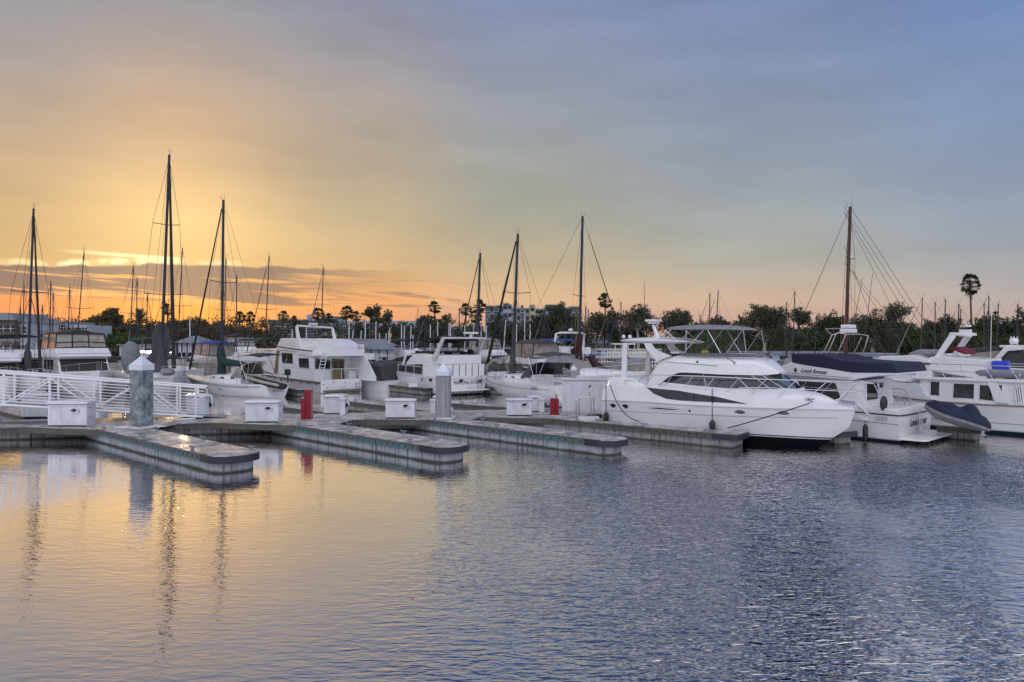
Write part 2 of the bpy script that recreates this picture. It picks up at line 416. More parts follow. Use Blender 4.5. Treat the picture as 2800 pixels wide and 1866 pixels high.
# plus a trace of physical sky
nsk=nd('ShaderNodeTexSky',sky_type='NISHITA',sun_disc=False,sun_elevation=R(5),sun_rotation=R(-27))
bg2=nd('ShaderNodeBackground'); K.new(nsk.outputs[0],bg2.inputs[0]); bg2.inputs[1].default_value=.004
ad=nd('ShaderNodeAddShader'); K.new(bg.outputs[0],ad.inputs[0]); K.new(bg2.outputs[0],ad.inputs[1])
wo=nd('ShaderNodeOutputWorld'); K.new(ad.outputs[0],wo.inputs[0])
sd=bpy.data.lights.new('sun','SUN'); sd.energy=.5; sd.angle=R(5); sd.color=(1,.72,.42)
sun=bpy.data.objects.new('sun',sd); col.objects.link(sun); sun.location=(0,0,60)
d=Vector((math.sin(R(-27)),math.cos(R(-27)),math.tan(R(3.8))))
sun.rotation_euler=d.to_track_quat('Z','Y').to_euler()
# ---------------------------------------------------------------- water
def water_mat():
    m=bpy.data.materials.new('harbour_water'); m.use_nodes=True; nt=m.node_tree; N=nt.nodes; K=nt.links
    N.remove(N['Principled BSDF']); out=N['Material Output']
    def nn(t): return N.new(t)
    def mm(op,a,b=0.0,cl=False):
        n=nn('ShaderNodeMath'); n.operation=op; n.use_clamp=cl
        for i,v in ((0,a),(1,b)):
            if isinstance(v,(int,float)): n.inputs[i].default_value=v
            else: K.new(v,n.inputs[i])
        return n.outputs[0]
    g=nn('ShaderNodeNewGeometry'); sp=nn('ShaderNodeSeparateXYZ'); K.new(g.outputs['Position'],sp.inputs[0]); x,y,_=sp.outputs
    def noise(sc,det,rot,st,rough=.5,dist=0.0):
        mp=nn('ShaderNodeMapping'); mp.inputs['Rotation'].default_value=(0,0,rot); mp.inputs['Scale'].default_value=st
        K.new(g.outputs['Position'],mp.inputs[0]); n=nn('ShaderNodeTexNoise'); n.inputs['Scale'].default_value=sc; n.inputs['Detail'].default_value=det
        n.inputs['Roughness'].default_value=rough; n.inputs['Distortion'].default_value=dist; K.new(mp.outputs[0],n.inputs['Vector']); return n.outputs[0]
    def sms(v,a,b,lo=0.0,hi=1.0):
        n=nn('ShaderNodeMapRange'); n.interpolation_type='SMOOTHSTEP'; K.new(v,n.inputs[0])
        for k,q in ((1,a),(2,b),(3,lo),(4,hi)): n.inputs[k].default_value=q
        return n.outputs[0]
    # a light breeze ruffles the basin to the right; the lee of the docks stays smooth
    lane=mm('SUBTRACT',x,mm('MULTIPLY',y,.02))
    wind=sms(mm('ADD',lane,mm('MULTIPLY',noise(.12,2,.4,(1,1,1)),4.0)),-1.5,5.0,.20,5.0)
    calm=sms(mm('ADD',y,mm('MULTIPLY',noise(.3,2,0,(1,1,1)),3.0)),20.0,27.0,1.0,.35)
    gust=sms(noise(.16,3,.3,(1,.55,1)),.38,.62,.45,1.35)
    a=mm('MULTIPLY',mm('MULTIPLY',wind,calm),gust)
    h1=mm('MULTIPLY',noise(3.0,2,.30,(.75,1.9,1),.5,.5),.016)
    h2=mm('MULTIPLY',noise(7.0,1.2,-.12,(.60,1.7,1),.45,.7),.0105)
    h3=mm('MULTIPLY',noise(15.0,1,.20,(.7,1.5,1),.4,.3),.0030)
    hs=mm('MULTIPLY',noise(.5,2,.5,(1,1.6,1)),.020)
    hl=mm('MULTIPLY',noise(5.2,1.0,.18,(.45,1.9,1),.5,.5),.0034)
    h=mm('ADD',mm('MULTIPLY',mm('ADD',h1,mm('ADD',h2,h3)),a),mm('ADD',mm('MULTIPLY',hs,.5),hl))
    bp=nn('ShaderNodeBump'); bp.inputs['Strength'].default_value=1; bp.inputs['Distance'].default_value=1.0; K.new(h,bp.inputs['Height'])
    gl=nn('ShaderNodeBsdfGlossy'); gl.inputs['Roughness'].default_value=.015; K.new(bp.outputs[0],gl.inputs['Normal']); gl.inputs['Color'].default_value=(1,.965,.95,1)
    df=nn('ShaderNodeBsdfDiffuse'); df.inputs['Color'].default_value=(.05,.06,.075,1)
    fr=nn('ShaderNodeFresnel'); fr.inputs['IOR'].default_value=1.4; K.new(bp.outputs[0],fr.inputs['Normal'])
    fac=mm('ADD',mm('MULTIPLY',fr.outputs[0],1.7),.50,True)
    mx=nn('ShaderNodeMixShader'); K.new(fac,mx.inputs[0]); K.new(df.outputs[0],mx.inputs[1]); K.new(gl.outputs[0],mx.inputs[2]); K.new(mx.outputs[0],out.inputs[0])
    return m
m=MB(); m.add([(-1500,-300,0),(1500,-300,0),(1500,230,0),(-1500,230,0)],[(0,1,2,3)])
tag(m.build('water',water_mat(),weld=False),'rippled harbour water mirroring the sunset sky','water',kind='structure')
GROUND=mat('bank_soil',(.07,.075,.05),.95,var=.5,vscale=.2,c2=(.03,.04,.02),bump=.3,bscale=2)
m=MB(); m.add([(-3000,172,.9),(3000,172,.9),(3000,5000,.9),(-3000,5000,.9)],[(0,1,2,3)]); m.add([(-3000,172,.9),(3000,172,.9),(3000,171,-1),(-3000,171,-1)],[(0,1,2,3)])
tag(m.build('ground',GROUND,weld=False),'low planted bank on the far side of the marina','ground',kind='structure')
# distant hills, haze painted into their blue grey colour
m=MB(); rows=[]
for j in range(6):
    r=[]
    for i in range(90):
        x=-2400+i*54; hz=0
        for c,wd,hh in ((-240,60,34),(-420,260,20),(-900,300,20),(150,220,14),(900,500,16),(-200,160,14)):
            hz+=hh*math.exp(-((x-c)/wd)**2)
        hz+=5*math.sin(x*.031)+3*math.sin(x*.083+1)
        r.append((x,1500+j*60,.9+max(0,hz)*math.sin(math.pi*j/10)**1.0*1.0))
    rows.append(r)
m.grid(rows); tag(m.build('hills',mat('hill_haze_tint',(.16,.17,.21),.95,var=.3,vscale=.01),smooth=60),'low blue grey hills far beyond the trees','hills',kind='structure')
# ---------------------------------------------------------------- docks
def streak_mat(name,base,stain,dirt,vs=1.0):
    """float concrete: vertical rust/algae streaks, a tide line"""
    m=bpy.data.materials.new(name); m.use_nodes=True; nt=m.node_tree; N=nt.nodes; K=nt.links; b=N['Principled BSDF']; b.inputs['Roughness'].default_value=.85
    tc=N.new('ShaderNodeTexCoord'); mp=N.new('ShaderNodeMapping'); mp.inputs['Scale'].default_value=(5*vs,5*vs,.35); K.new(tc.outputs['Object'],mp.inputs[0])
    nz=N.new('ShaderNodeTexNoise'); nz.inputs['Scale'].default_value=1.6; nz.inputs['Detail'].default_value=6; K.new(mp.outputs[0],nz.inputs['Vector'])
    r=N.new('ShaderNodeValToRGB'); e=r.color_ramp.elements; e[0].position=.30; e[0].color=dirt+(1,); e[1].position=.52; e[1].color=base+(1,)
    q=e.new(.68); q.color=tuple(x*.9 for x in base)+(1,); q=e.new(.74); q.color=stain+(1,); K.new(nz.outputs[0],r.inputs[0])
    n2=N.new('ShaderNodeTexNoise'); n2.inputs['Scale'].default_value=2.5; n2.inputs['Detail'].default_value=5; K.new(tc.outputs['Object'],n2.inputs['Vector'])
    sp=N.new('ShaderNodeSeparateXYZ'); K.new(tc.outputs['Object'],sp.inputs[0])
    ad=N.new('ShaderNodeMath'); ad.operation='MULTIPLY_ADD'; K.new(n2.outputs[0],ad.inputs[0]); ad.inputs[1].default_value=.10; K.new(sp.outputs[2],ad.inputs[2])
    mr=N.new('ShaderNodeMapRange'); K.new(ad.outputs[0],mr.inputs[0]); mr.inputs[1].default_value=.16; mr.inputs[2].default_value=.08
    mx=N.new('ShaderNodeMix'); mx.data_type='RGBA'; K.new(mr.outputs[0],mx.inputs[0]); K.new(r.outputs[0],mx.inputs[6]); mx.inputs[7].default_value=(.045,.05,.035,1)
    K.new(mx.outputs[2],b.inputs['Base Color'])
    bp=N.new('ShaderNodeBump'); bp.inputs['Distance'].default_value=.01; K.new(n2.outputs[0],bp.inputs['Height']); K.new(bp.outputs[0],b.inputs['Normal'])
    return m
def deck_mat():
    m=bpy.data.materials.new('worn_deck_sheen'); m.use_nodes=True; nt=m.node_tree; N=nt.nodes; K=nt.links; b=N['Principled BSDF']
    tc=N.new('ShaderNodeTexCoord')
    n1=N.new('ShaderNodeTexNoise'); n1.inputs['Scale'].default_value=1.7; n1.inputs['Detail'].default_value=9; n1.inputs['Roughness'].default_value=.75; n1.inputs['Distortion'].default_value=.6; K.new(tc.outputs['Object'],n1.inputs['Vector'])
    r=N.new('ShaderNodeValToRGB'); e=r.color_ramp.elements; e[0].position=.36; e[0].color=(.13,.122,.12,1); e[1].position=.60; e[1].color=(.64,.60,.58,1)  # worn patches, pale tones lifted to stand in for sunset sheen
    q=e.new(.5); q.color=(.36,.34,.335,1); K.new(n1.outputs[0],r.inputs[0])
    br=N.new('ShaderNodeTexBrick'); br.offset=0; br.inputs['Scale'].default_value=1; br.inputs['Mortar Size'].default_value=.012; br.inputs['Brick Width'].default_value=2.4; br.inputs['Row Height'].default_value=2.4
    br.inputs['Color1'].default_value=(1,1,1,1); br.inputs['Color2'].default_value=(.86,.86,.88,1); br.inputs['Mortar'].default_value=(.25,.25,.25,1); K.new(tc.outputs['Object'],br.inputs['Vector'])
    mx=N.new('ShaderNodeMix'); mx.data_type='RGBA'; mx.blend_type='MULTIPLY'; mx.inputs[0].default_value=1; K.new(r.outputs[0],mx.inputs[6]); K.new(br.outputs[0],mx.inputs[7]); K.new(mx.outputs[2],b.inputs['Base Color'])
    n3=N.new('ShaderNodeTexNoise'); n3.inputs['Scale'].default_value=.9; n3.inputs['Detail'].default_value=4; K.new(tc.outputs['Object'],n3.inputs['Vector'])
    mr=N.new('ShaderNodeMapRange'); K.new(n3.outputs[0],mr.inputs[0]); mr.inputs[1].default_value=.35; mr.inputs[2].default_value=.65; mr.inputs[3].default_value=.25; mr.inputs[4].default_value=.7; K.new(mr.outputs[0],b.inputs['Roughness'])
    bp=N.new('ShaderNodeBump'); bp.inputs['Distance'].default_value=.012; K.new(n1.outputs[0],bp.inputs['Height']); K.new(bp.outputs[0],b.inputs['Normal'])
    return m
CONC=streak_mat('float_concrete',(.34,.37,.41),(.05,.24,.33),(.10,.11,.12))
CONCB=streak_mat('float_concrete_plain',(.27,.27,.28),(.22,.21,.20),(.09,.09,.085))
DECK=deck_mat()
WALER=mat('waler_teal',(.045,.16,.185),.7,var=.5,vscale=1.1,c2=(.10,.095,.075),stretch=(.6,1,3))
WALERB=mat('waler_brown',(.12,.105,.09),.8,var=.5,vscale=3,stretch=(.6,1,3))
FEND=mat('dock_fender_strip',(.020,.024,.045),.5,var=.45,vscale=4,coat=.1)
FENDG=mat('dock_edge_strip',(.12,.11,.115),.6,var=.4,vscale=5)
GALV=mat('galvanised',(.30,.36,.44),.45,metal=.6,var=.3,vscale=8)
# one cleat, copied to every place
def cleat_mb():
    m=MB(); m.box((0,0,.012),(.20,.07,.024)); m.cyl((-.05,0,.02),.022,.08,8); m.cyl((.05,0,.02),.022,.08,8)
    m.tube([(-.17,0,.135),(-.10,0,.115),(0,0,.11),(.10,0,.115),(.17,0,.135)],.022,8); return m
cleat_mesh=None
def cleat(parent,x,y,z=DK,rz=0.0):
    global cleat_mesh
    if cleat_mesh is None:
        o=cleat_mb().build('cleat',GALV,parent,smooth=50); cleat_mesh=o.data
    else:
        o=bpy.data.objects.new('cleat',cleat_mesh); col.objects.link(o); o.parent=parent
    o.location=(x,y,z); o.rotation_euler=(0,0,rz); return o
def rounded_plan(L,W,r,x0=0.0,n=7,ins=0.0):
    r=max(.02,r-ins); L-=ins; pts=[(x0,ins)]
    for i in range(n):
        a=-math.pi/2+math.pi/2*i/(n-1); pts.append((L-r+r*math.cos(a),ins+r+r*math.sin(a)))
    for i in range(n):
        a=math.pi/2*i/(n-1); pts.append((L-r+r*math.cos(a),W-ins-r+r*math.sin(a)))
    pts.append((x0,W-ins)); return pts
def finger(name,label,group,root,end,W,r=.5,cleats=(),waler=None,conc=None,x0=-1.0,bolts=True,z=DK,endcap=1.1):
    """root,end: world points of the edge nearer the viewer; local +y is the width"""
    d=(end-root); L=d.length; th=math.atan2(d.y,d.x)
    t=thing(name,label,'dock',(root.x,root.y,0),th,group)
    waler=waler or WALER; conc=conc or CONC
    m=MB(); m.slab(rounded_plan(L,W,r,x0,ins=.0),z-.045,z); m.build('deck',DECK,t,bevel=.008)
    # fender strip round the rim
    def ring(pts,z0,z1,tk,mt,nm):
        m=MB(); rows=[]; k=len(pts)
        for i,p in enumerate(pts):
            a=pts[max(0,i-1)]; b=pts[min(k-1,i+1)]; tx,ty=b[0]-a[0],b[1]-a[1]; l=math.hypot(tx,ty) or 1; nx,ny=ty/l,-tx/l
            rows.append([(p[0],p[1],z0),(p[0]+nx*tk,p[1]+ny*tk,z0+.01),(p[0]+nx*tk,p[1]+ny*tk,z1-.01),(p[0],p[1],z1)])
        m.grid(rows,close=True); return m.build(nm,mt,t,smooth=30)
    full=rounded_plan(L,W,r,x0,n=8)
    cap=[p for p in full if p[0]>=L-r-.001]
    cap=[(L-endcap,0)]+cap+[(L-endcap,W)]
    ring(cap,z-.235,z-.012,.045,FEND,'fender_strip')
    for y,sg in ((0,-1),(W,1)):
        m=MB(); m.box(((x0+L-endcap)/2,y+sg*.012,z-.028),(L-endcap-x0-.01,.03,.05)); m.build('edge_strip',FENDG,t)
        m=MB(); m.box(((x0+L-endcap)/2,y-sg*.012,z-.135),(L-endcap-x0-.012,.05,.16))
        if bolts:
            m.mark(1); x=x0+.4; k=0
            while x<L-endcap-.1:
                m.box((x,y+sg*.016,z-.115),(.045,.014,.065)); x+=.36 if k%3 else .30; k+=1
        m.build('waler',waler,t,mats=(BLACK,))
    # concrete floats, with open joints
    n=max(2,int(round((L-x0-.2)/1.75))); fl=(L-.09-x0)/n
    for i in range(n):
        a=x0+fl*i+.012; b=x0+fl*(i+1)-.012
        m=MB()
        if i<n-1: m.slab([(a,.10),(b,.10),(b,W-.10),(a,W-.10)],-.45,z-.22)
        else:
            p=[q for q in rounded_plan(L-.10,W,r,a,n=7,ins=.10)]; m.slab(p,-.45,z-.236)
        m.build('float',conc,t,bevel=.01)
    for (x,y) in cleats: cleat(t,x,y,z)
    return t,L,th
G_F='finger docks in the near row'
nf=[((267,1174),(598,1253),1.50,'concrete finger dock at the left, nearest to the viewer, with a rounded dark end',.62),
    ((801,1163),(1213,1227),1.45,'second concrete finger dock, in front of the taller red cabinet, with teal side boards',.60),
    ((1171,1148),(1672,1208.5),1.35,'third concrete finger dock, beginning at the clean grey piling',.58),
    ((1496,1144),(2012,1190),1.30,'concrete finger dock alongside the large white yacht, with brown side boards and squarer end',.10)]
fingers=[]
for i,(a,b,W,lab,r) in enumerate(nf):
    A=PZ(*a,DK); B=PZ(*b,DK); L=(B-A).length
    cl=[(L*f,.12) for f in (.03,.42,.80)]+[(L*f,W-.12) for f in (.22,.60,.93)] if i<3 else [(L*.30,.14),(L*.86,.14),(L*.55,.14)]
    t,L,th=finger('finger_dock',lab,G_F,A,B,W,r,cl,WALER if i<3 else WALERB,CONC if i<3 else CONCB,x0=[-1.8,-1.9,-1.1,-1.7][i],endcap=1.15 if i<3 else .9)
    fingers.append((t,A,B,L,th,W))
# the main walkway
wa=Vector((-20.6,27.45,0)); wd=Vector((20.6,4.3,0)).normalized(); wth=math.atan2(wd.y,wd.x)
walk=thing('main_walkway','long floating walkway crossing the picture behind the finger docks','dock',(wa.x,wa.y,0),wth)
WX0,WX1,WW=-14.0,72.0,3.0
m=MB(); m.slab([(WX0,0),(WX1,0),(WX1,WW),(WX0,WW)],DK-.05,DK-.002); m.build('deck',DECK,walk)
for y,sg in ((0,-1),(WW,1)):
    m=MB(); x=WX0
    while x<WX1: m.box((x+1.5,y-sg*.03,DK-.14),(3.0,.06,.17)); x+=3.0
    m.mark(1); x=WX0+.3
    while x<WX1: m.box((x,y+sg*.003,DK-.12),(.045,.014,.06)); x+=.42
    m.build('waler',WALERB,walk,mats=(BLACK,))
    m=MB(); m.box(((WX0+WX1)/2,y+sg*.012,DK-.03),(WX1-WX0,.03,.05)); m.build('edge_strip',FENDG,walk)
x=WX0
while x<WX1:
    m=MB(); m.slab([(x+.02,.30),(x+2.98,.30),(x+2.98,WW-.12),(x+.02,WW-.12)],-.45,DK-.24); m.build('float',CONCB,walk,bevel=.012); x+=3.0
def wloc(px,py): # walkway-local of a deck pixel
    p=PZ(px,py,DK)-wa; return (p.x*wd.x+p.y*wd.y, -p.x*wd.y+p.y*wd.x)
def wworld(x,y,z=0.0): return Vector((wa.x+wd.x*x-wd.y*y, wa.y+wd.y*x+wd.x*y, z))
# knee braces where the fingers join
for (t,A,B,L,th,W) in fingers:
    q=A-wa; lx=q.x*wd.x+q.y*wd.y; ly=-q.x*wd.y+q.y*wd.x
    u=(math.cos(th-wth),math.sin(th-wth)); nrm=(-u[1],u[0])
    back=-ly/u[1] if u[1] else 0
    r0=(lx+u[0]*back, 0.0)
    fr=(lx+nrm[0]*W, ly+nrm[1]*W); b2=-fr[1]/u[1]; f0=(fr[0]+u[0]*b2,0.0)
    for poly in ([(lx+.03*u[0],ly+.03*u[1]),(r0[0]-.02,.01),(r0[0]-2.2,.01)],[(fr[0]+u[0]*.9,fr[1]+u[1]*.9),(f0[0]+1.7,.01),(f0[0]+.02,.01)]):
        m=MB(); m.slab(poly,DK-.05,DK-.006)
        a,b=(poly[0],poly[2]) if poly[2][0]<poly[1][0]-1 else (poly[0],poly[1])
        m.build('brace_deck',DECK,walk)
        m=MB(); dx,dy=b[0]-a[0],b[1]-a[1]; l=math.hypot(dx,dy); an=math.atan2(dy,dx)
        m.box(((a[0]+b[0])/2,(a[1]+b[1])/2,DK-.13),(l,.06,.235),rz=an); m.build('brace_board',WALERB,walk,bevel=.005)
# fingers on the far side of the walkway
G_B='finger docks behind the walkway'
for (e,rt,W,lab) in (((-60,1108),(62,1140),1.2,'far finger dock with teal boards at the very left, seen through the gangway'),
        ((757,1111),(892,1128),1.2,'far finger dock reaching away behind the taller red cabinet'),
        ((945,1097),(1190,1126.5),1.25,'far finger dock behind the middle dock box, its concrete side showing'),
        ((1233,1103),(1500,1124),1.2,'far finger dock between the grey piling and the low red cabinet'),
        ((1480,1106),(1640,1119),1.2,'far finger dock disappearing behind the tall white cabinet')):
    A=PZ(*e,DK); B=PZ(*rt,DK); B=A+(B-A)*1.05
    d=(A-B).normalized(); n=Vector((-d.y,d.x,0))
    if n.y<0: n=-n; 
    # keep the width away from the viewer: build from root(B) to end(A), near edge is the right hand side
    finger('finger_dock',lab,G_B,A+Vector((d.y,-d.x,0))*0,B,W,.05,[((B-A).length*.1,.12)],WALERB,CONCB,x0=0.0,endcap=.3)
# fingers of the next marina row (run between the boats)
G_C='finger docks of the second marina row'
for (a,b,W,lab) in (((520,1040),(608,1063),1.0,'narrow finger dock ending left of the white sloop'),((700,1048),(814,1066),1.0,'narrow finger dock beside the white trawler'),
        ((1000,1046),(1157,1062),1.0,'narrow finger dock beneath the bow of the flybridge cruiser'),((1330,1058),(1444,1066),1.0,'narrow finger dock beneath the grey sloop'),
        ((1440,1052),(2290,1181),1.0,'short finger dock showing under the bow of the large yacht'),((2560,1163),(2683,1172),1.0,'finger dock behind the covered tender')):
    A=PZ(*a,DK); B=PZ(*b,DK)
    if a[0]==1440: A=B+(A-B).normalized()*9
    finger('finger_dock',lab,G_C,A,B,W,.05,[],WALERB,CONCB,x0=0.0,bolts=False,endcap=.3)
# second-row walkway behind the boats
m=MB(); o=thing('back_walkway','long floating walkway behind the second row of boats','dock',(-50,62,0),R(3))
m.slab([(-10,0),(130,0),(130,2.4),(-10,2.4)],.3,.55); m.build('deck',DECK,o); m=MB(); m.slab([(-10,.1),(130,.1),(130,2.3),(-10,2.3)],-.3,.298); m.build('float',CONCB,o)
# ---------------------------------------------------------------- dock boxes
def dock_box(label,pxa,pxb,pyb,pyt,depth=.6,rz=0.0,hood=True,number=None,full=True,group='dock boxes along the walkway'):
    Y=(EYE-DK)*F/(pyb-CY); A=XY(pxa,Y,DK); B=XY(pxb,Y,DK); W=(B-A).length; H=ZA(pyt,Y)-DK
    t=thing('dock_box',label,'dock box',((A.x+B.x)/2,Y,DK),rz,group)
    lid=.13*H
    m=MB(); b=W/2*.94
    m.slab([(-b,0.03),(b,0.03),(b,depth),(-b,depth)],.0,H-lid-.004)
    m.build('body',BOXW,t,bevel=.02)
    m=MB()
    for i,x in enumerate((-b+.07,-b*.36,b*.30,b-.07)):
        w_=.12 if i in(0,3) else .028
        m.box((x,.026 if i in(0,3) else .032,(H-lid)/2),(w_,.03,H-lid-.06))
    m.box((0,.026,H-lid-.05),(2*b,.032,.06))
    m.build('panel_trim',BOXW,t,bevel=.006)
    m=MB(); rows=[]
    for i in range(9):
        q=-1+2*i/8; zz=H-.03+.035*(1-q*q)
        rows.append([(q*W/2,-.03,H-lid),(q*W/2,-.045,H-lid+.05),(q*W/2,-.02,zz-.02),(q*W/2,depth*.5,zz+.015),(q*W/2,depth+.02,zz-.02),(q*W/2,depth+.04,H-lid)])
    n0=len(m.v); m.grid(rows,close=True); m.f.append(tuple(range(n0,n0+6))); m.f.append(tuple(n0+48+k for k in range(6))[::-1])
    m.build('lid',BOXW,t,smooth=40)
    m=MB(); m.box((0,.035,H-lid-.012),(W*.97,.03,.022)); m.box((0,.02,.025),(2*b*.97,.02,.05)); m.build('lid_gap_shadow',BLACK,t)  # black strip stands in for the shade under the lid, plus a foot strip
    if hood:
        m=MB(); rows=[]
        for i in range(7):
            a=math.pi*i/6; rows.append([(b*.42+.16*math.cos(a),.03,H*.60+.14*math.sin(a)),(b*.42+.15*math.cos(a),-.10,H*.60+.12*math.sin(a))])
        m.grid(rows); m.box((b*.42+.10,-.02,H*.60-.02),(.10,.06,.08))
        m.build('outlet_hood',BOXW,t,smooth=50,solid=.012)
        m=MB(); m.box((b*.42,.018,H*.60+.03),(.20,.02,.10)); m.build('outlet',BLACK,t)
    m=MB(); m.cyl((b+.0,depth*.35,H*.70),.028,.05,8); m.cyl((b,depth*.35,H*.34),.026,.05,8); m.build('latch',BLACK,t,each=True)
    if number:
        text('number',number,.30,INK,t,lambda x,y,h:(b+.004+h,depth*.5+x,H*.35+y))
    return t
dock_box('dock box left of the stained piling, nearest of all',126,240,1167,1097,.62)
dock_box('dock box half hidden behind the left end of the gangway',56,130,1143,1076,.6,rz=.05,hood=False)
dock_box('dock box in the middle of the open water gap, left of the tall red cabinet',667,764,1156,1095,.6)
dock_box('narrow end-on dock box just right of the tall red cabinet',883,940,1133,1080,1.0,hood=False)
dock_box('dock box between the red cabinet and the clean grey piling',1051,1136,1145,1091,.6)
dock_box('dock box mostly hidden behind the clean grey piling',1184,1212,1130,1082,.6,hood=False)
dock_box('dock box left of the low red cabinet, seen front on',1383,1457,1138,1090,.55)
dock_box('dock box marked 2, standing behind another box near the low red cabinet',1441,1481,1127,1083,.6,hood=False,number='2')
dock_box('dock box seen through the right hand end of the gangway',507,563,1140,1078,.6,hood=False)
# pedestals: the curved power posts standing beside boxes
def pedestal(label,px,pyb,pyt,group='power pedestals'):
    Y=(EYE-DK)*F/(pyb-CY); H=ZA(pyt,Y)-DK; p=XY(px,Y,DK)
    t=thing('power_pedestal',label,'power pedestal',p,0,group)
    m=MB(); m.slab([(-.13,-.13),(.13,-.13),(.13,.13),(-.13,.13)],0,H*.8); m.build('post',BOXW,t,bevel=.03)
    m=MB(); rows=[]
    for i in range(7):
        a=math.pi/2*i/6; rows.append([(.13+.16*math.sin(a)*1.0-.26*0,-.15,H*.45+.5*H*math.cos(a)*1.0),(.13+.16*math.sin(a),.15,H*.45+.5*H*math.cos(a))])
    m.grid(rows); m.box((0,0,H*.88),(.30,.30,H*.14)); m.build('hood',BOXW,t,smooth=60,bevel=.01,solid=.015)
    m=MB(); m.box((.18,0,H*.5),(.10,.18,.16)); m.build('outlet',BLACK,t); return t
pedestal('white power pedestal against the right side of the end-on dock box',938,1133,1085)
pedestal('white power pedestal standing left of the clean grey piling',1184,1131,1090)
pedestal('white power pedestal at the foot of the gangway',566,1138,1076)
pedestal('white power pedestal right of the box marked 2',1481,1127,1087)
# ---------------------------------------------------------------- fire cabinets
def red_cab(label,pxa,pxb,pyb,pyt,tall):
    Y=(EYE-DK)*F/(pyb-CY); s=Y/F; p=XY((pxa+pxb)/2,Y,DK); Wd=(pxb-pxa)*s; H=ZA(pyt,Y)-DK
    t=thing('fire_hose_cabinet',label,'fire cabinet',p,0,'red fire cabinets')
    m=MB(); m.cyl((0,.15,0),Wd*.58,.035,20); m.build('base_plate',RED,t,smooth=40)
    if tall:
        m=MB(); m.slab([(-Wd*.14,0),(Wd*.5,0),(Wd*.5,.34),(-Wd*.14,.34)],.03,H); m.build('tall_locker',RED,t,bevel=.025)
        m=MB(); m.cyl((-Wd*.27,.04,.03),Wd*.2,H*.70,18); m.build('extinguisher_tube',RED,t,smooth=40)
        m=MB(); m.cyl((-Wd*.27,.04,H*.70+.032),Wd*.17,.02,14); m.build('tube_cap',WHITEP,t,smooth=40)
        m=MB(); m.box((Wd*.02,-.006,H*.5),(.014,.012,H*.86)); m.box((Wd*.40,-.012,H*.52),(.03,.03,.10)); m.build('door_seam',BLACK,t)
    else:
        m=MB(); m.cyl((-Wd*.14,.12,.03),Wd*.34,H-.05,20); m.build('hose_tube',RED,t,smooth=40)
        m=MB(); m.cyl((Wd*.24,.10,.03),Wd*.24,H-.07,18); m.build('extinguisher_tube',RED,t,smooth=40)
        m=MB(); m.cyl((Wd*.22,.12,H-.05),.03,.20,8); m.tube([(Wd*.22-.08,.12,H+.10),(Wd*.22+.08,.12,H+.14)],.018,6); m.ball((Wd*.22,.12,H+.05),.05); m.build('valve',BRASS,t,smooth=50)
    return t
red_cab('tall bright red fire hose cabinet standing on the walkway left of centre',821,850,1147,1066,True)
red_cab('low red fire hose cabinet with a brass valve on top, near the tall white cabinet',1504,1529,1135,1089,False)
# ---------------------------------------------------------------- pilings
PILE_S=mat('piling_stained',(.33,.35,.38),.85,var=.6,vscale=2.8,c2=(.055,.07,.09),bump=.01,bscale=12)
PILE_C=mat('piling_clean',(.36,.36,.38),.8,var=.3,vscale=1.6,c2=(.19,.20,.22),stretch=(6,6,.35),bump=.006)
CAPM=mat('pile_cap',(.66,.68,.74),.4,var=.08,vscale=3)
def piling(label,pxc,wpx,pyb,pycap,pyapex,rz,mt,Y=None,collar=True):
    Y=Y or (EYE-DK)*F/(pyb-CY); w=wpx*Y/F; p=XY(pxc,Y,0); zc=ZA(pycap,Y); za=ZA(pyapex,Y)
    t=thing('piling',label,'piling',p,rz,'capped concrete pilings')
    hw=w/2/ (math.cos(math.pi/8))*.97
    a=hw*.86; c=.24*a
    oc=[(-a,-a+c),(-a+c,-a),(a-c,-a),(a,-a+c),(a,a-c),(a-c,a),(-a+c,a),(-a,a-c)]
    m=MB(); m.slab(oc,-.6,zc+.05); m.build('shaft',mt,t,bevel=.012)
    m=MB(); k=1.10; big=[(x*k,y*k) for x,y in oc]; zz=zc+(za-zc)*.30
    n0=len(m.v); m.slab(big,zc-.02,zz); m.build('cap',CAPM,t,bevel=.012)
    m=MB(); k=1.10; vs=[(x*k,y*k,zz+.003) for x,y in oc]+[(0,0,za)]; m.add(vs,[(i,(i+1)%8,8) for i in range(8)]+[tuple(range(8))[::-1]]); m.build('cap_point',CAPM,t)
    if collar:
        m=MB()
        for q in ((-1,0),(1,0),(0,-1),(0,1)): m.box((q[0]*(a+.12),q[1]*(a+.12),DK+.03),(.12+abs(q[1])*(2*a+.24),.12+abs(q[0])*(2*a+.24),.06))
        m.build('guide_collar',WHITEP,t,bevel=.01)
    return t
PX=piling('stained octagonal piling with a white pointed cap, in front of the gangway',387.5,50,1168,1011,972,R(-22),PILE_S)
piling('clean grey piling with a white pointed cap, right of the middle dock box',1213,41,1143,1026,992,R(-6),PILE_C)
piling('distant piling with a white cap above the tall white cabinet',1568,16,1100,1013,999,R(10),PILE_C,Y=44,collar=False)
# white boards laid round the first pile
m=MB(); c=PZ(384,1169,DK); m.slab([(c.x-.95,c.y-.18),(c.x+.15,c.y-.42),(c.x+.95,c.y+.2),(c.x-.1,c.y+.55)],DK+.004,DK+.035)
tag(m.build('pile_plate',WHITEP,bevel=.006),'white steel plate on the deck around the stained piling','deck plate')
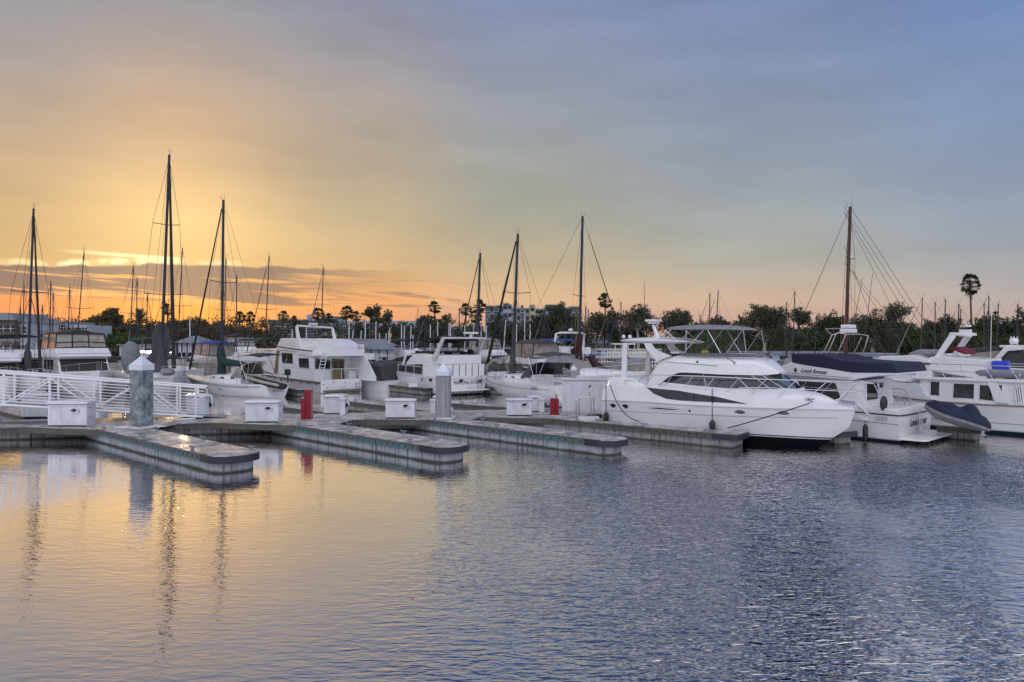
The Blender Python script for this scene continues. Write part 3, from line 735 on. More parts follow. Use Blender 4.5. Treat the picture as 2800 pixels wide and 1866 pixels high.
# ---------------------------------------------------------------- tall white utility cabinet, steel hand rails, steps
Y=6441/(1128-CY); t=thing('utility_cabinet','tall double-door white utility cabinet behind the low red cabinet','cabinet',XY(1598,Y,DK),R(-3))
W=122*Y/F; H=ZA(1040,Y)-DK; m=MB(); m.slab([(-W/2,0),(W/2,0),(W/2,.75),(-W/2,.75)],0,H); m.build('body',BOXW,t,bevel=.02)
m=MB(); m.slab([(-W/2-.05,-.06),(W/2+.06,-.06),(W/2+.06,.80),(-W/2-.05,.80)],H+.003,H+.07); m.build('roof',BOXW,t,bevel=.02)
for a,b in ((-.24,.055),(.063,.36)):
    m=MB(); m.slab([(W*a,-.025),(W*b,-.025),(W*b,.0),(W*a,.0)],.12,H-.12); m.build('door',BOXW,t,bevel=.008)
m=MB(); m.box((W*.115,-.035,H-.32),(.05,.03,.12)); m.box((W*.13,-.035,H-.25),(.09,.03,.04)); m.cyl((W*.115,-.035,H-.62),.02,.05,8); m.cyl((W*.115,-.035,H-.75),.02,.05,8); m.build('door_latch',BLACK,t)
m=MB(); m.box((0,-.02,.05),(W,.03,.09)); m.build('plinth',GELD,t)
def hoop(label,pa,pb,pyt,pyb):
    Y=6441/(pyb-CY); A=XY(pa,Y,DK); B=XY(pb,Y,DK); H=ZA(pyt,Y)-DK; w=(B-A).length; r=.10
    t=thing('hand_rail',label,'hand rail',A,0,'steel hand rails')
    pts=[(0,0,0),(0,0,H-r),(r*.3,0,H-r*.3),(r,0,H),(w-r,0,H),(w-r*.3,0,H-r*.3),(w,0,H-r),(w,0,0)]
    m=MB(); m.tube(pts,.025,8); m.build('rail',STEEL,t,smooth=60); m=MB(); m.cyl((0,0,0),.06,.02,12); m.cyl((w,0,0),.06,.02,12); m.build('foot_flange',STEEL,t,smooth=50,each=True); return t
hoop('front polished steel boarding rail beside the yacht stern',1576,1616,1088,1147)
hoop('rear polished steel boarding rail beside the yacht stern',1583,1624,1085,1141)
m=MB(); p=PZ(1612,1152,DK); m.box((p.x,p.y+.35,DK+.08),(.9,.5,.16)); tag(m.build('boarding_step',GELD,bevel=.03),'low pale boarding step at the foot of the steel rails','step')
# ---------------------------------------------------------------- gangway
gR=Vector((-13.9,30.6)); gL=Vector((-20.75,28.0)); gd=(gL-gR); gl=gd.length; gth=math.atan2(gd.y,gd.x)
gz0=.64; gz1=ZA(1108,28.0); slope=(gz1-gz0)/gl
gw=thing('gangway','white aluminium truss gangway sloping down from the left onto the walkway','gangway',(gR.x,gR.y,0),gth)
LG=gl*1.75; RH=1.30
def gp(x,y,h): return (x,y,gz0+slope*x+h)
for yy,nm in ((0.0,'near'),(-1.35,'far')):
    m=MB(); m.tube([gp(-.05,yy,0),gp(LG,yy,0)],.055,8); m.tube([gp(-.15,yy,RH),gp(LG,yy,RH)],.052,8); m.build('chord',WHITEP,gw,smooth=50,each=True)
    m=MB(); xs=[.25,1.0,2.6,4.2,5.8,7.4,9.0,10.6]
    for x in xs:
        if x<LG: m.box((x,yy,gz0+slope*x+RH/2),(.085,.06,RH-.06))
    m.build('post',WHITEP,gw,each=True)
    m=MB(); 
    for i in range(1,len(xs)-1):
        a,b=xs[i],xs[i+1]
        if b>LG: break
        if i%2: m.tube([gp(a,yy,.05),gp(b,yy,RH-.06)],.038,6)
        else: m.tube([gp(a,yy,RH-.06),gp(b,yy,.05)],.038,6)
    m.build('brace',WHITEP,gw,smooth=50,each=True)
    m=MB()
    for k in range(9): h=.14+k*.128; m.tube([gp(-.05,yy+(.05 if yy==0 else -.05),h),gp(LG,yy+(.05 if yy==0 else -.05),h)],.0145,5)
    m.build('infill_rail',WHITEP,gw,smooth=50,each=True)
m=MB(); m.slab([(0,-1.32),(LG,-1.32),(LG,-.03),(0,-.03)],0,.05); m.v=[(v[0],v[1],v[2]+gz0+slope*v[0]-.02) for v in m.v]; m.build('tread_deck',GALV,gw)
m=MB(); m.slab([(-1.0,-1.25),(0,-1.25),(0,-.1),(-1.0,-.1)],0,.02); m.v=[(v[0],v[1],DK+.012+v[2]+(gz0-DK-.02)*(1+v[0])) for v in m.v]; m.build('landing_flap',GALV,gw)
m=MB(); m.tube([(.1,.06,gz0+RH),(-.12,.06,gz0+RH),(-.22,.06,gz0+RH-.12),(-.22,.06,gz0+RH-.35),(-.1,.06,gz0+RH-.42),(.1,.06,gz0+RH-.42)],.022,6); m.build('hand_loop',WHITEP,gw,smooth=60)
m=MB(); m.box((.7,-.68,DK+.03),(.9,1.7,.05)); m.build('slide_plate',WHITEP,gw,bevel=.01)
# ---------------------------------------------------------------- the large yacht (hero)
def stripe_hull(name,bands,base=(.70,.70,.72)):
    """gelcoat with painted boot stripe bands by height: [(z0,z1,colour)]"""
    m=mat(name,base,.26,var=.08,vscale=.8,coat=.5,stretch=(1,1,2.5)); nt=m.node_tree; N=nt.nodes; K=nt.links; b=N['Principled BSDF']
    tc=N.new('ShaderNodeTexCoord'); sp=N.new('ShaderNodeSeparateXYZ'); K.new(tc.outputs['Object'],sp.inputs[0])
    src=b.inputs['Base Color'].links[0].from_socket if b.inputs['Base Color'].links else None; first=True
    for z0,z1,c in bands:
        a=N.new('ShaderNodeMath'); a.operation='GREATER_THAN'; K.new(sp.outputs[2],a.inputs[0]); a.inputs[1].default_value=z0
        d=N.new('ShaderNodeMath'); d.operation='LESS_THAN'; K.new(sp.outputs[2],d.inputs[0]); d.inputs[1].default_value=z1
        e=N.new('ShaderNodeMath'); e.operation='MULTIPLY'; K.new(a.outputs[0],e.inputs[0]); K.new(d.outputs[0],e.inputs[1])
        if first:
            first=False; iv=N.new('ShaderNodeMath'); iv.operation='MULTIPLY_ADD'; K.new(e.outputs[0],iv.inputs[0]); iv.inputs[1].default_value=-.45; iv.inputs[2].default_value=.45; K.new(iv.outputs[0],b.inputs['Coat Weight']); K.new(iv.outputs[0],b.inputs['Specular IOR Level'])
        mx=N.new('ShaderNodeMix'); mx.data_type='RGBA'; K.new(e.outputs[0],mx.inputs[0]); K.new(src,mx.inputs[6]); mx.inputs[7].default_value=tuple(c)+(1,); src=mx.outputs[2]
    K.new(src,b.inputs['Base Color']); return m
def fender(label,parent,x,y,z,r=.11,h=.5,mt=None,top=None):
    t=thing('fender',label,'fender',(0,0,0)); p=parent.matrix_world if False else None
    w=Vector((parent.location.x,parent.location.y,0)); a=parent.rotation_euler.z
    t.location=(w.x+x*math.cos(a)-y*math.sin(a), w.y+x*math.sin(a)+y*math.cos(a), z)
    m=MB(); m.tube([(0,0,-h/2),(0,0,-h/2+.04),(0,0,-h/2+.10),(0,0,h/2-.10),(0,0,h/2-.04),(0,0,h/2)],r,12); 
    o=m.build('cushion',mt or BLACK,t,smooth=60)
    for v in o.data.vertices:
        if abs(v.co.z)>h/2-.05: v.co.x*=.55; v.co.y*=.55
    if top: m=MB(); m.tube([(0,0,h/2),(0,0,top-z)],.014,5); m.build('line',ROPE,t)
    return t
def rope(label,pts,r=.018,sag=0.0,n=16,out=None):
    a=Vector(pts[0]); b=Vector(pts[1]); q=[]
    for i in range(n+1):
        t=i/n; p=a.lerp(b,t); p.z-=sag*4*t*(1-t); p+=(out or Vector((0,0,0)))*4*t*(1-t); q.append(p)
    m=MB(); m.tube(q,r,6); return tag(m.build('mooring_line',ROPE,smooth=60),label,'rope')
fA=Frame(0,0,-41); stem=PZ(2243,1226,0); fA=Frame(stem.x-11.0*fA.u[0],stem.y-11.0*fA.u[1],-41)
Yt=fA.empty('motor_yacht','large white flybridge motor yacht with dark wedge windows, moored alongside the fourth finger dock','motor yacht')
tip=fA.side(2338,1120,0)         # stem head on the centreline
XT=tip[0]; 
hw=tab([(0.0,1.42),(1.0,1.55),(4.0,1.68),(6.5,1.60),(8.5,1.32),(10.0,.93),(11.2,.50),(XT-.25,.16),(XT,.02)])
def sw(pts,sg=-1,f=fA,w=hw,k=1.0,o=0.0): return [f.sidew(a,b,(lambda x:w(x)*k+o),sg) for a,b in pts]
rub=sw([(1645,1094),(1768,1100),(1883,1108),(2036,1115),(2180,1119),(2290,1121)]); X0=rub[0][0]
gun=sw([(1766,1057),(1817,1057.5),(1870,1062),(1926,1067),(1985,1073),(2050,1081),(2122,1089),(2197,1097),(2270,1105)])
zrub=tab(rub+[(XT,tip[1]-.03)]); zg0=tab(gun+[(XT,tip[1]+.05)])
aft=sw([(1633,1086),(1638,1072),(1657,1061),(1700,1058),(1762,1057)])
zgun=tab(aft+gun+[(XT,tip[1]+.05)],smooth=False)
print('YACHT X0',X0,'XT',XT,'tip',tip,'gun',gun[0],gun[-1],'rub',rub[0],rub[-1])
XS=sorted(set([X0+(XT-X0)*q for q in (0,.01,.03,.06,.1,.15,.2,.27,.34,.42,.5,.58,.65,.72,.78,.83,.87,.905,.935,.96,.98,.992,1.0)]))
kz=tab([(X0,-.35),(8.5,-.40),(10.2,-.25),(11.0,.0),(11.35,.35),(12.0,.85),(XT,tip[1]-.10)],smooth=False)
def hprof(x,t):
    q=max(0,min(1,(x-6.0)/(XT-6.0))); p=.12+.62*q**1.3
    return max(.02,t)**p if t>0 else 0.0
HULLM=stripe_hull('yacht_hull_paint',[(-.6,.36,(.008,.009,.013)),(.362,.378,(.5,.5,.52)),(.39,.44,(.012,.014,.03))])
hull=Shell(XS,kz,zrub,hw,hprof)
m=MB(); hull.mesh(m,14,top=True,bottom=True); m.build('hull',HULLM,Yt,smooth=32)
# upper hull (gunwale) above the rub rail, tumbling home slightly
up=Shell(XS,lambda x:zrub(x)+.004,lambda x:max(zrub(x)+.03,zgun(x)),hw,lambda x,t:.995-.05*t)
m=MB(); up.mesh(m,6,camber=.10); m.build('gunwale',GEL,Yt,smooth=34)
m=MB(); outline(m,[(x,zrub(x)) for x in arange(X0+.03,XT-.02,30)],lambda x,z:hw(x),(-1,1),.012,.022,closed=False); m.build('rub_rail',GELD,Yt,smooth=60,each=True)
m=MB(); sl_=sw([(1640,1122),(1883,1134),(2100,1142),(2290,1144)])
zs=tab(sl_); outline(m,[(x,zs(x)) for x in arange(X0+.1,sl_[-1][0],24)],hull.Y,(-1,1),.002,.008,closed=False); 
m.build('hull_line',INKG,Yt,smooth=60,each=True)
# raised aft coaming
co=sw([(1658,1063),(1663,1033),(1707,1032),(1737,1039),(1768,1058)],k=.93)
m=MB(); 
cs=Shell([co[0][0],co[1][0]+.02]+arange(co[1][0]+.15,co[4][0],6),lambda x:zgun(x)-.02,tab([(co[0][0],co[0][1]),(co[1][0]+.02,co[1][1]),(co[2][0],co[2][1]),(co[3][0],co[3][1]),(co[4][0],co[4][1])],smooth=False),lambda x:hw(x)*.94,lambda x,t:1-.06*t)
cs.mesh(m,5); m.build('aft_coaming',GEL,Yt,smooth=35,bevel=.02)
m=MB(); g_=sw([(1708,1040),(1706,1067),(1731,1069),(1735,1043)],k=.94); outline(m,g_,cs.Y,(-1,1),.01,.008,closed=True); m.build('boarding_gate',INKG,Yt,smooth=60,each=True)
# stern swim platform
m=MB(); m.slab([(X0-1.0,-1.15),(X0-.75,-1.35),(X0+.05,-1.4),(X0+.05,1.4),(X0-.75,1.35),(X0-1.0,1.15)],.30,.42); m.build('swim_platform',GEL,Yt,bevel=.03)
# house + foredeck trunk
HW=lambda x:hw(x)*.80
def sh(pts,k=.80): return sw(pts,k=k)
tr=sh([(1960,1056),(2045,1058),(2138,1066),(2202,1071),(2227,1075),(2259,1086),(2290,1101)],k=.45)
ztr=tab(tr)
trunk=Shell(arange(tr[0][0],tr[-1][0],16),lambda x:zgun(x)-.03,lambda x:max(zgun(x)-.02,ztr(x)),lambda x:hw(x)*.82*min(1,max(.05,(tr[-1][0]+.05-x)/1.1)**.5),lambda x,t:(1-t**2.2)**.5*.75+.25)
m=MB(); trunk.mesh(m,7,camber=.05); m.build('foredeck',GEL,Yt,smooth=40)
ho=sh([(1765,1050),(1766,1035),(1771,1012),(1784,992),(1806,979),(1834,974),(1862,974),(1920,975),(1990,977),(2056,978),(2078,988),(2100,1003),(2113,1012),(2119,1019)])
br=sh([(1765,1052),(1880,1058),(1990,1064),(2112,1066),(2119,1066)])
zht=tab(ho,smooth=False)
hu=sh([(1860,1019),(1935,1022),(1990,1025),(2080,1027),(2119,1022)])
zbrow=tab(hu)
xa=ho[0][0]; xb=ho[-1][0]
hwid=tab([(xa,1.16),(xa+1,1.24),(xa+3,1.22),(xb-1.2,1.08),(xb-.4,.80),(xb,.45)])
def rprof(x,t): return (1-.10*t) if t<.55 else (.945)*(1-((t-.55)/.45)**2.6*.34)
# upper moulding: above window line
zlow=lambda x:(zbrow(x) if x>hu[0][0] else zbrow(hu[0][0])-(hu[0][0]-x)*.0)
zaf=tab([(xa,br[0][1]-.05),(xa+.45,br[0][1]-.02),(xa+.9,br[0][1]+.28),(hu[0][0]-.25,hu[0][1]-.06),(hu[0][0],hu[0][1]),(hu[2][0],hu[2][1]),(hu[3][0],hu[3][1]),(xb,hu[4][1]-.02)])
hx=sorted([xa,xa+.02,xa+.08,xa+.2,xa+.35,xa+.5,xa+.7,xa+.95]+arange(xa+1.2,xb-.5,14)+[xb-.3,xb-.15,xb-.05,xb])
fly=Shell(hx,zaf,lambda x:max(zaf(x)+.01,zht(x)),hwid,rprof)
m=MB(); fly.mesh(m,10,camber=.05); m.build('flybridge_moulding',GEL,Yt,smooth=38)
# lower glass house
gx0=sh([(1775,1052)])[0][0]; wl=sh([(2168,1063)])[0][0]
zgt=tab([(gx0,br[0][1]),(gx0+.9,br[0][1]+.3),(hu[0][0],hu[0][1]+.02),(hu[3][0],hu[3][1]+.02),(hu[3][0]+.25,hu[3][1]+.015),(wl,br[3][1]+.0)],smooth=False)
gw_=tab([(gx0,1.10),(gx0+2,1.15),(hu[2][0],1.08),(hu[3][0],.98),(wl-.3,.72),(wl,.50)])
glassh=Shell(arange(gx0,wl,26),lambda x:zgun(x)-.05,lambda x:max(zgun(x)+.0,zgt(x)),gw_,lambda x,t:1-.14*t)
m=MB(); glassh.mesh(m,4,camber=.02); m.build('windscreen_glass',GLASS,Yt,smooth=30)
# white sill below the glass
sill=sh([(1775,1056),(1798,1044),(1902,1055),(1986,1062),(2112,1064),(2170,1064)],k=.72)
zsl=tab(sill,smooth=False)
m=MB(); s2=Shell(arange(gx0-.02,wl+.05,24),lambda x:zgun(x)-.06,lambda x:zsl(x),lambda x:gw_(x)+.03,lambda x,t:1-.02*t); s2.mesh(m,3,top=False); m.build('cabin_sill',GEL,Yt,smooth=35)
m=MB()
for a,b in (((1920,1023),(1932,1058)),((2010,1027),(2050,1063)),((2055,1027),(2110,1064)),((2086,1027),(2144,1064))):
    q=sh([a,b],k=.70); m.tube([(q[0][0],-glassh.Y(*q[0])-.012,q[0][1]),(q[1][0],-glassh.Y(*q[1])-.012,q[1][1])],.022,6); m.tube([(q[0][0],glassh.Y(*q[0])+.012,q[0][1]),(q[1][0],glassh.Y(*q[1])+.012,q[1][1])],.022,6)
m.build('windscreen_pillar',GELD,Yt,smooth=50,each=True)
# long dark wedge window in the hull side
wdg=sw([(1765,1060),(1790,1063),(1850,1068.5),(1900,1077),(1960,1086),(2045,1105.5),(1960,1101),(1900,1098),(1860,1096),(1820,1091),(1785,1077)])
m=MB(); patch(m,wdg,up.Y,(-1,1),.006); m.build('side_window',GLASSG,Yt,smooth=30,each=True)
m=MB()
for a,b in (((1897,1077),(1896,1098)),((1952,1086),(1951,1101))):
    q=sw([a,b]); m.tube([(q[0][0],-up.Y(*q[0])-.014,q[0][1]),(q[1][0],-up.Y(*q[1])-.014,q[1][1])],.02,5)
m.build('window_divider',BLACK,Yt,each=True)
# portholes, vent
def porthole(px,py,wx,wz,f=fA,sf=hull,par=Yt,w=hw,sg=-1,rim=STEEL):
    c=f.sidew(px,py,w,sg); n=18; poly=[(c[0]+wx*math.cos(2*math.pi*i/n),c[1]+wz*math.sin(2*math.pi*i/n)) for i in range(n)]
    for q in (-1,1):
        m=MB(); patch(m,poly,sf.Y,(q,),.008,.12); o=m.build('porthole',GLASS,par)
        m=MB(); outline(m,poly,sf.Y,(q,),.008,.014); m.build('rim',rim,o,smooth=60)
for px,py,a in ((1675,1109.5,.15),(1709,1111.5,.15),(2022,1128,.19),(2141,1131,.19)): porthole(px,py,a,.085)
v=sw([(1752,1108),(1790,1110),(1850,1114),(1876,1119),(1868,1124),(1820,1122),(1772,1118)])
m=MB(); outline(m,v,hull.Y,(-1,1),.004,.018); m.build('vent_surround',GEL,Yt,smooth=50,each=True)
v=sw([(1763,1116),(1800,1115.5),(1862,1121.5),(1800,1121.5)])
m=MB(); patch(m,v,hull.Y,(-1,1),.007,.12); m.build('side_vent',GLASSG,Yt,each=True)
m=MB(); c=sw([(1885,1124)])[0]; m.ball((c[0],-hull.Y(*c)-.01,c[1]),.05,.02,.045); m.build('exhaust_port',BLACK,Yt)
m=MB(); c=sw([(2256,1144)])[0]; m.ball((c[0],-hull.Y(*c)-.01,c[1]),.03,.02,.03); m.build('bow_eye',STEEL,Yt)
# upper moulding line + horn + grab rails + lamp
m=MB(); q=sh([(1800,989),(1964,1001)],k=.75); m.tube([(x,-fly.Y(x,q[0][1]+(q[1][1]-q[0][1])*(x-q[0][0])/(q[1][0]-q[0][0]))-.005,q[0][1]+(q[1][1]-q[0][1])*(x-q[0][0])/(q[1][0]-q[0][0])) for x in arange(q[0][0],q[1][0],10)],.010,5); m.build('accent_line',INKG,Yt)
c=sh([(1907,990)],k=.72)[0]; m=MB(); m.ball((c[0],-fly.Y(*c)-.02,c[1]),.045,.04,.045); m.build('side_lamp',BLACK,Yt,smooth=60)
m=MB(); 
for dz in (0,-.05): 
    q=sh([(1985,980),(2014,992)],k=.7); m.tube([(q[0][0],-fly.Y(*q[0])-.04,q[0][1]+dz),(q[1][0],-fly.Y(*q[1])-.04,q[1][1]+dz)],.025,6)
m.build('horn',STEEL,Yt,smooth=60)
# flybridge windscreen (low smoked wedge)
ws=sh([(1846,973),(1876,968),(1960,966.5),(2070,967),(2058,978),(1960,977),(1870,975)],k=.76)
wsw=tab([(ws[0][0],1.02),(ws[2][0],1.02),(ws[4][0]-.2,.93),(ws[4][0],.90)])
m=MB(); 
ft=lambda x,z:wsw(x)
patch(m,ws,ft,(-1,1),.0,.25,.012)
fx=ws[4][0]; tx=ws[3][0]; zt_=ws[3][1]; zb_=ws[4][1]
m.add([(fx,-.90,zb_),(tx,-.90,zt_),(tx+.12,-.4,zt_+.01),(tx+.12,.4,zt_+.01),(tx,.90,zt_),(fx,.90,zb_),(fx+.15,.4,zb_-.02),(fx+.15,-.4,zb_-.02)],[(0,1,2,7),(7,2,3,6),(6,3,4,5)])
m.build('flybridge_windscreen',mat('smoked_acrylic',(.16,.16,.17),.15,var=.3,coat=.4),Yt)
m=MB(); outline(m,ws[:4],ft,(-1,1),.004,.014,closed=False); m.build('windscreen_rim',STEEL,Yt,smooth=60,each=True)
# hardtop over the cockpit with posts and arch wings
ht=sh([(1672,931),(1715,926),(1780,924),(1850,928),(1893,936)],k=.60); hb=sh([(1672,932.5),(1700,936),(1780,940),(1850,940),(1893,938)],k=.60)
zt1=tab(ht); zb1=tab(hb); hwt=lambda x:1.05*max(.03,1-abs((x-(ht[0][0]+ht[-1][0])/2)/((ht[-1][0]-ht[0][0])/2))**3.2)**.5
m=MB(); Shell(arange(ht[0][0],ht[-1][0],22),zb1,lambda x:max(zb1(x)+.01,zt1(x)),hwt,lambda x,t:math.sin(math.pi*(.12+.76*t))**.35).mesh(m,6,camber=.05); m.build('hardtop',GEL,Yt,smooth=50)
m=MB()
q=sh([(1711,938),(1707,1032)],k=.60); m.prism([(q[0][0]-.11,q[0][1]),(q[0][0]+.10,q[0][1]),(q[1][0]+.13,q[1][1]-.2),(q[1][0]-.13,q[1][1]-.2)],-1.08,-.98); o=m.build('hardtop_post',GEL,Yt,bevel=.02)
m=MB(); m.prism([(q[0][0]-.11,q[0][1]),(q[0][0]+.05,q[0][1]),(q[1][0]+.05,q[1][1]-.2),(q[1][0]-.11,q[1][1]-.2)],.98,1.08); m.build('hardtop_post',GEL,Yt,bevel=.02)
wg=[(1757,939),(1778,939),(1781,948),(1790,957),(1806,964),(1833,974),(1805,984),(1792,990),(1778,972),(1764,955)]
for sg in (-1,1):
    p=sh(wg,k=.66); m=MB(); m.prism([(a,b) for a,b in p],sg*1.02,sg*.90); m.build('arch_wing',GEL,Yt,bevel=.03)
# radar mast, antenna, small domes
q=sh([(1798,925),(1783,888)],k=.05); m=MB(); m.tube([(q[0][0],0,q[0][1]-.05),(q[1][0],0,q[1][1])],.10,8,.07); m.build('radar_mast',GEL,Yt,smooth=60)
q=sh([(1768,872),(1801,886)],k=.05); zc=(q[0][1]+q[1][1])/2; m=MB(); m.box(((q[0][0]+q[1][0])/2,0,zc+.03),(.55,.55,.10)); m.box(((q[0][0]+q[1][0])/2,0,zc-.06),(.38,.38,.10)); m.build('radar_scanner',GEL,Yt,bevel=.03)
q=sh([(1760,925),(1760,770)],k=.3); m=MB(); m.tube([(q[0][0],-.45,q[0][1]-.1),(q[1][0],-.45,q[1][1])],.022,6,.010); m.build('whip_antenna',DARKM,Yt)
m=MB()
for px in (1700,1717): q=sh([(px,921)],k=.4)[0]; m.ball((q[0],-.5,q[1]),.085,.085,.085)
m.build('gps_dome',GEL,Yt,smooth=60,each=True)
# bimini
bt=sh([(1808,897),(1835,892),(1880,888.5),(1982,890),(2020,894),(2047,899)],k=.5); bb=sh([(1808,900),(1835,902),(1880,901.5),(1982,901.5),(2020,902),(2047,903)],k=.5)
z1=tab(bt); z0=tab(bb); bw=lambda x:1.0*max(.05,1-abs((x-(bt[0][0]+bt[-1][0])/2)/((bt[-1][0]-bt[0][0])/2))**6)**.5
m=MB(); Shell(arange(bt[0][0],bt[-1][0],18),lambda x:z0(x)-.0,lambda x:max(z0(x)+.015,z1(x)-.04),bw,lambda x,t:1-.10*t*t).mesh(m,4,camber=.06); m.build('bimini_top',SILVC,Yt,smooth=45)
m=MB()
for a,b in (((1925,903),(1868,968)),((1937,903),(1976,966)),((2036,903),(1990,966)),((2038,903),(2048,967)),((1836,903),(1800,930)),((1820,903),(1855,935))):
    for sg in (-1,1):
        q=sh([a,b],k=.55); m.tube([(q[0][0],sg*.93,q[0][1]),(q[1][0],sg*.98,q[1][1]-.03)],.016,6)
m.build('bimini_frame',STEEL,Yt,smooth=60,each=True)
q=sh([(1862,972)],k=.3)[0]; m=MB(); m.slab([(q[0]-.5,-.7),(q[0]+2.2,-.7),(q[0]+2.2,.7),(q[0]-.5,.7)],q[1]-.25,q[1]+.07); m.build('fly_seat',BLACKC,Yt,bevel=.06)
m=MB(); q=sh([(1926,964)],k=.1)[0]; m.ball((q[0],-.1,q[1]),.18,.14,.10); m.build('fly_cushion',YELL,Yt,smooth=50)
m=MB(); q=sh([(1838,972)],k=.5)[0]; m.slab([(q[0]-.2,-.6),(q[0]+.2,-.6),(q[0]+.2,-.2),(q[0]-.2,-.2)],q[1]-.2,q[1]+.15); m.build('fly_locker',GEL,Yt,bevel=.03)
# bow rail
toppx=[(1745,1046),(1752,1036),(1764,1028),(1785,1026),(1870,1028),(1954,1031),(2050,1036),(2120,1039),(2200,1041),(2280,1043),(2343,1045)]
tp=sw(toppx,k=.94); nose=fA.side(2391,1049,0)
m=MB()
for sg in (-1,1):
    pts=[(a,sg*hw(a)*.93,b) for a,b in tp]+[(nose[0]-.25,sg*.22,nose[1]+.02),(nose[0]-.03,sg*.08,nose[1])]
    m.tube(pts,.020,7)
m.build('bow_rail',STEEL,Yt,smooth=60,each=True)
m=MB(); mid=sw([(2020,1061),(2100,1061),(2170,1064),(2240,1067),(2320,1071)],k=.94); n2=fA.side(2371,1072,0)
for sg in (-1,1):
    m.tube([(a,sg*hw(a)*.93,b) for a,b in mid]+[(n2[0]-.2,sg*.18,n2[1]),(n2[0]-.02,sg*.05,n2[1])],.014,6)
m.build('middle_rail',STEEL,Yt,smooth=60,each=True)
m=MB()
for a,b in (((1786,1026),(1764,1055)),((1838,1027),(1816,1057)),((1894,1029),(1870,1062)),((1954,1031),(1925,1067)),((2020,1034),(1985,1074)),((2095,1038),(2050,1082)),((2177,1041),(2122,1091)),((2264,1042),(2197,1099)),((2343,1046),(2280,1104))):
    q=sw([a],k=.94)+sw([b],k=.97)
    for sg in (-1,1): m.tube([(q[0][0],sg*hw(q[0][0])*.93,q[0][1]),(q[1][0],sg*hw(q[1][0])*.93,q[1][1])],.015,6)
m.build('stanchion',STEEL,Yt,smooth=60,each=True)
# anchor roller + anchor
an=fA.sides([(2300,1099),(2338,1104),(2344,1106),(2366,1124),(2378,1137)],0)
m=MB(); m.tube([(an[0][0],0,an[0][1]),(an[1][0],0,an[1][1])],.06,6); m.tube([(an[1][0],-.06,an[1][1]),(an[3][0],-.06,an[3][1])],.03,6); m.tube([(an[1][0],.06,an[1][1]),(an[3][0],.06,an[3][1])],.03,6); m.tube([(an[1][0],0,an[1][1]),(an[4][0],0,an[4][1])],.035,6); m.build('anchor_roller',STEEL,Yt,smooth=50)
q=fA.sides([(2376,1140),(2348,1139),(2371,1152)],0)
m=MB(); m.add([(q[0][0]+.03,-.02,q[0][1]),(q[1][0],-.22,q[1][1]+.02),(q[2][0],-.03,q[2][1]),(q[1][0],.22,q[1][1]+.02),(q[2][0],.03,q[2][1]-.02)],[(0,1,2),(0,2,4,3),(1,3,4),(0,3,1)]); m.build('anchor',STEEL,Yt)
# cleats, lines and fenders
for px,py in ((1668,1054),(2214,1102)):
    c=sw([(px,py)],k=.95)[0]; cleat(Yt,c[0],-hw(c[0])*.90,max(c[1]-.05,zgun(c[0])-.02))
def yw(px,py,k=1.0):
    c=sw([(px,py)],k=k)[0]; v=Vector((fA.x+c[0]*fA.u[0]-(-1)*hw(c[0])*k*fA.n[0]*(-1)*(-1),0,0)); y=-hw(c[0])*k
    return Vector((fA.x+c[0]*fA.u[0]+y*fA.n[0],fA.y+c[0]*fA.u[1]+y*fA.n[1],c[1]))
t4,A4,B4,L4,th4,W4=fingers[3]
rope('dark stern line from the yacht quarter curving down to the finger dock',[yw(1669,1053,1.06),PZ(1748,1159,DK)+Vector((0,0,.1))],.018,.30,out=Vector((-.656,-.755,0))*.22)
rope('long dark bow line from the yacht foredeck to the finger dock end',[yw(2214,1103,1.12),PZ(1990,1178,DK)+Vector((0,.0,.1))],.020,.04,out=Vector((-.656,-.755,0))*.42)
for (px,py,pt,h) in ((1658,1143,1055,.36),(1947,1168,1062,.36)):
    c=sw([(px,py)],k=1.0)[0]; c2=sw([(px,pt)],k=.95)[0]
    fender('black cylinder fender hanging at the yacht '+('stern quarter' if px<1800 else 'midships')+' above the finger dock',Yt,c[0],-hull.Y(c[0],.75)-.13,c[1]+.02,.115,h+.12,top=c2[1])
# ---------------------------------------------------------------- generic boat parts (x=0 at the transom, +x forward)
def mk_hull(par,L,B,sheer,mt,keel=-.45,tw=.88,full=.45,rake=.10,pexp=(.14,.62),fwd=.45,m=9,name='hull',camber=.06,wob=None,sm=32,stemz=None):
    """sheer: [(x/L,z)]"""
    zt=tab([(a*L,b) for a,b in sheer]); hb=B/2
    w=tab([(0,hb*tw),(L*.2,hb*.97),(L*full,hb),(L*(full+.25),hb*.86),(L*.88,hb*.48),(L*.96,hb*.20),(L,.015)])
    zk=tab([(0,keel*.6),(L*.5,keel),(L*(1-rake)-.3,keel*.6),(L*(1-rake),.0),(L*(1-rake*.45),zt(L)*.45),(L,zt(L)-.06)],smooth=False)
    pf=lambda x,t: (max(.0,t)**(pexp[0]+(pexp[1]-pexp[0])*max(0,min(1,(x/L-fwd)/(1-fwd)))**1.3)) if t>0 else 0
    s=Shell([L*q for q in (0,.005,.02,.06,.12,.2,.3,.4,.5,.6,.68,.75,.81,.86,.9,.93,.955,.975,.99,1)],zk,zt,w,pf)
    M=MB(); s.mesh(M,m,camber=camber); M.build(name,mt,par,smooth=sm); s.L=L; s.sheer=zt; s.hw=w; return s
def line_on(par,sh,name,mt,z,x0,x1,r=.012,off=.004,n=16,both=True):
    zz=z if callable(z) else (lambda x:z)
    M=MB(); outline(M,[(x,zz(x)) for x in arange(x0,x1,n)],sh.Y,(-1,1) if both else (1,),off,r,closed=False); M.build(name,mt,par,smooth=60,each=True)
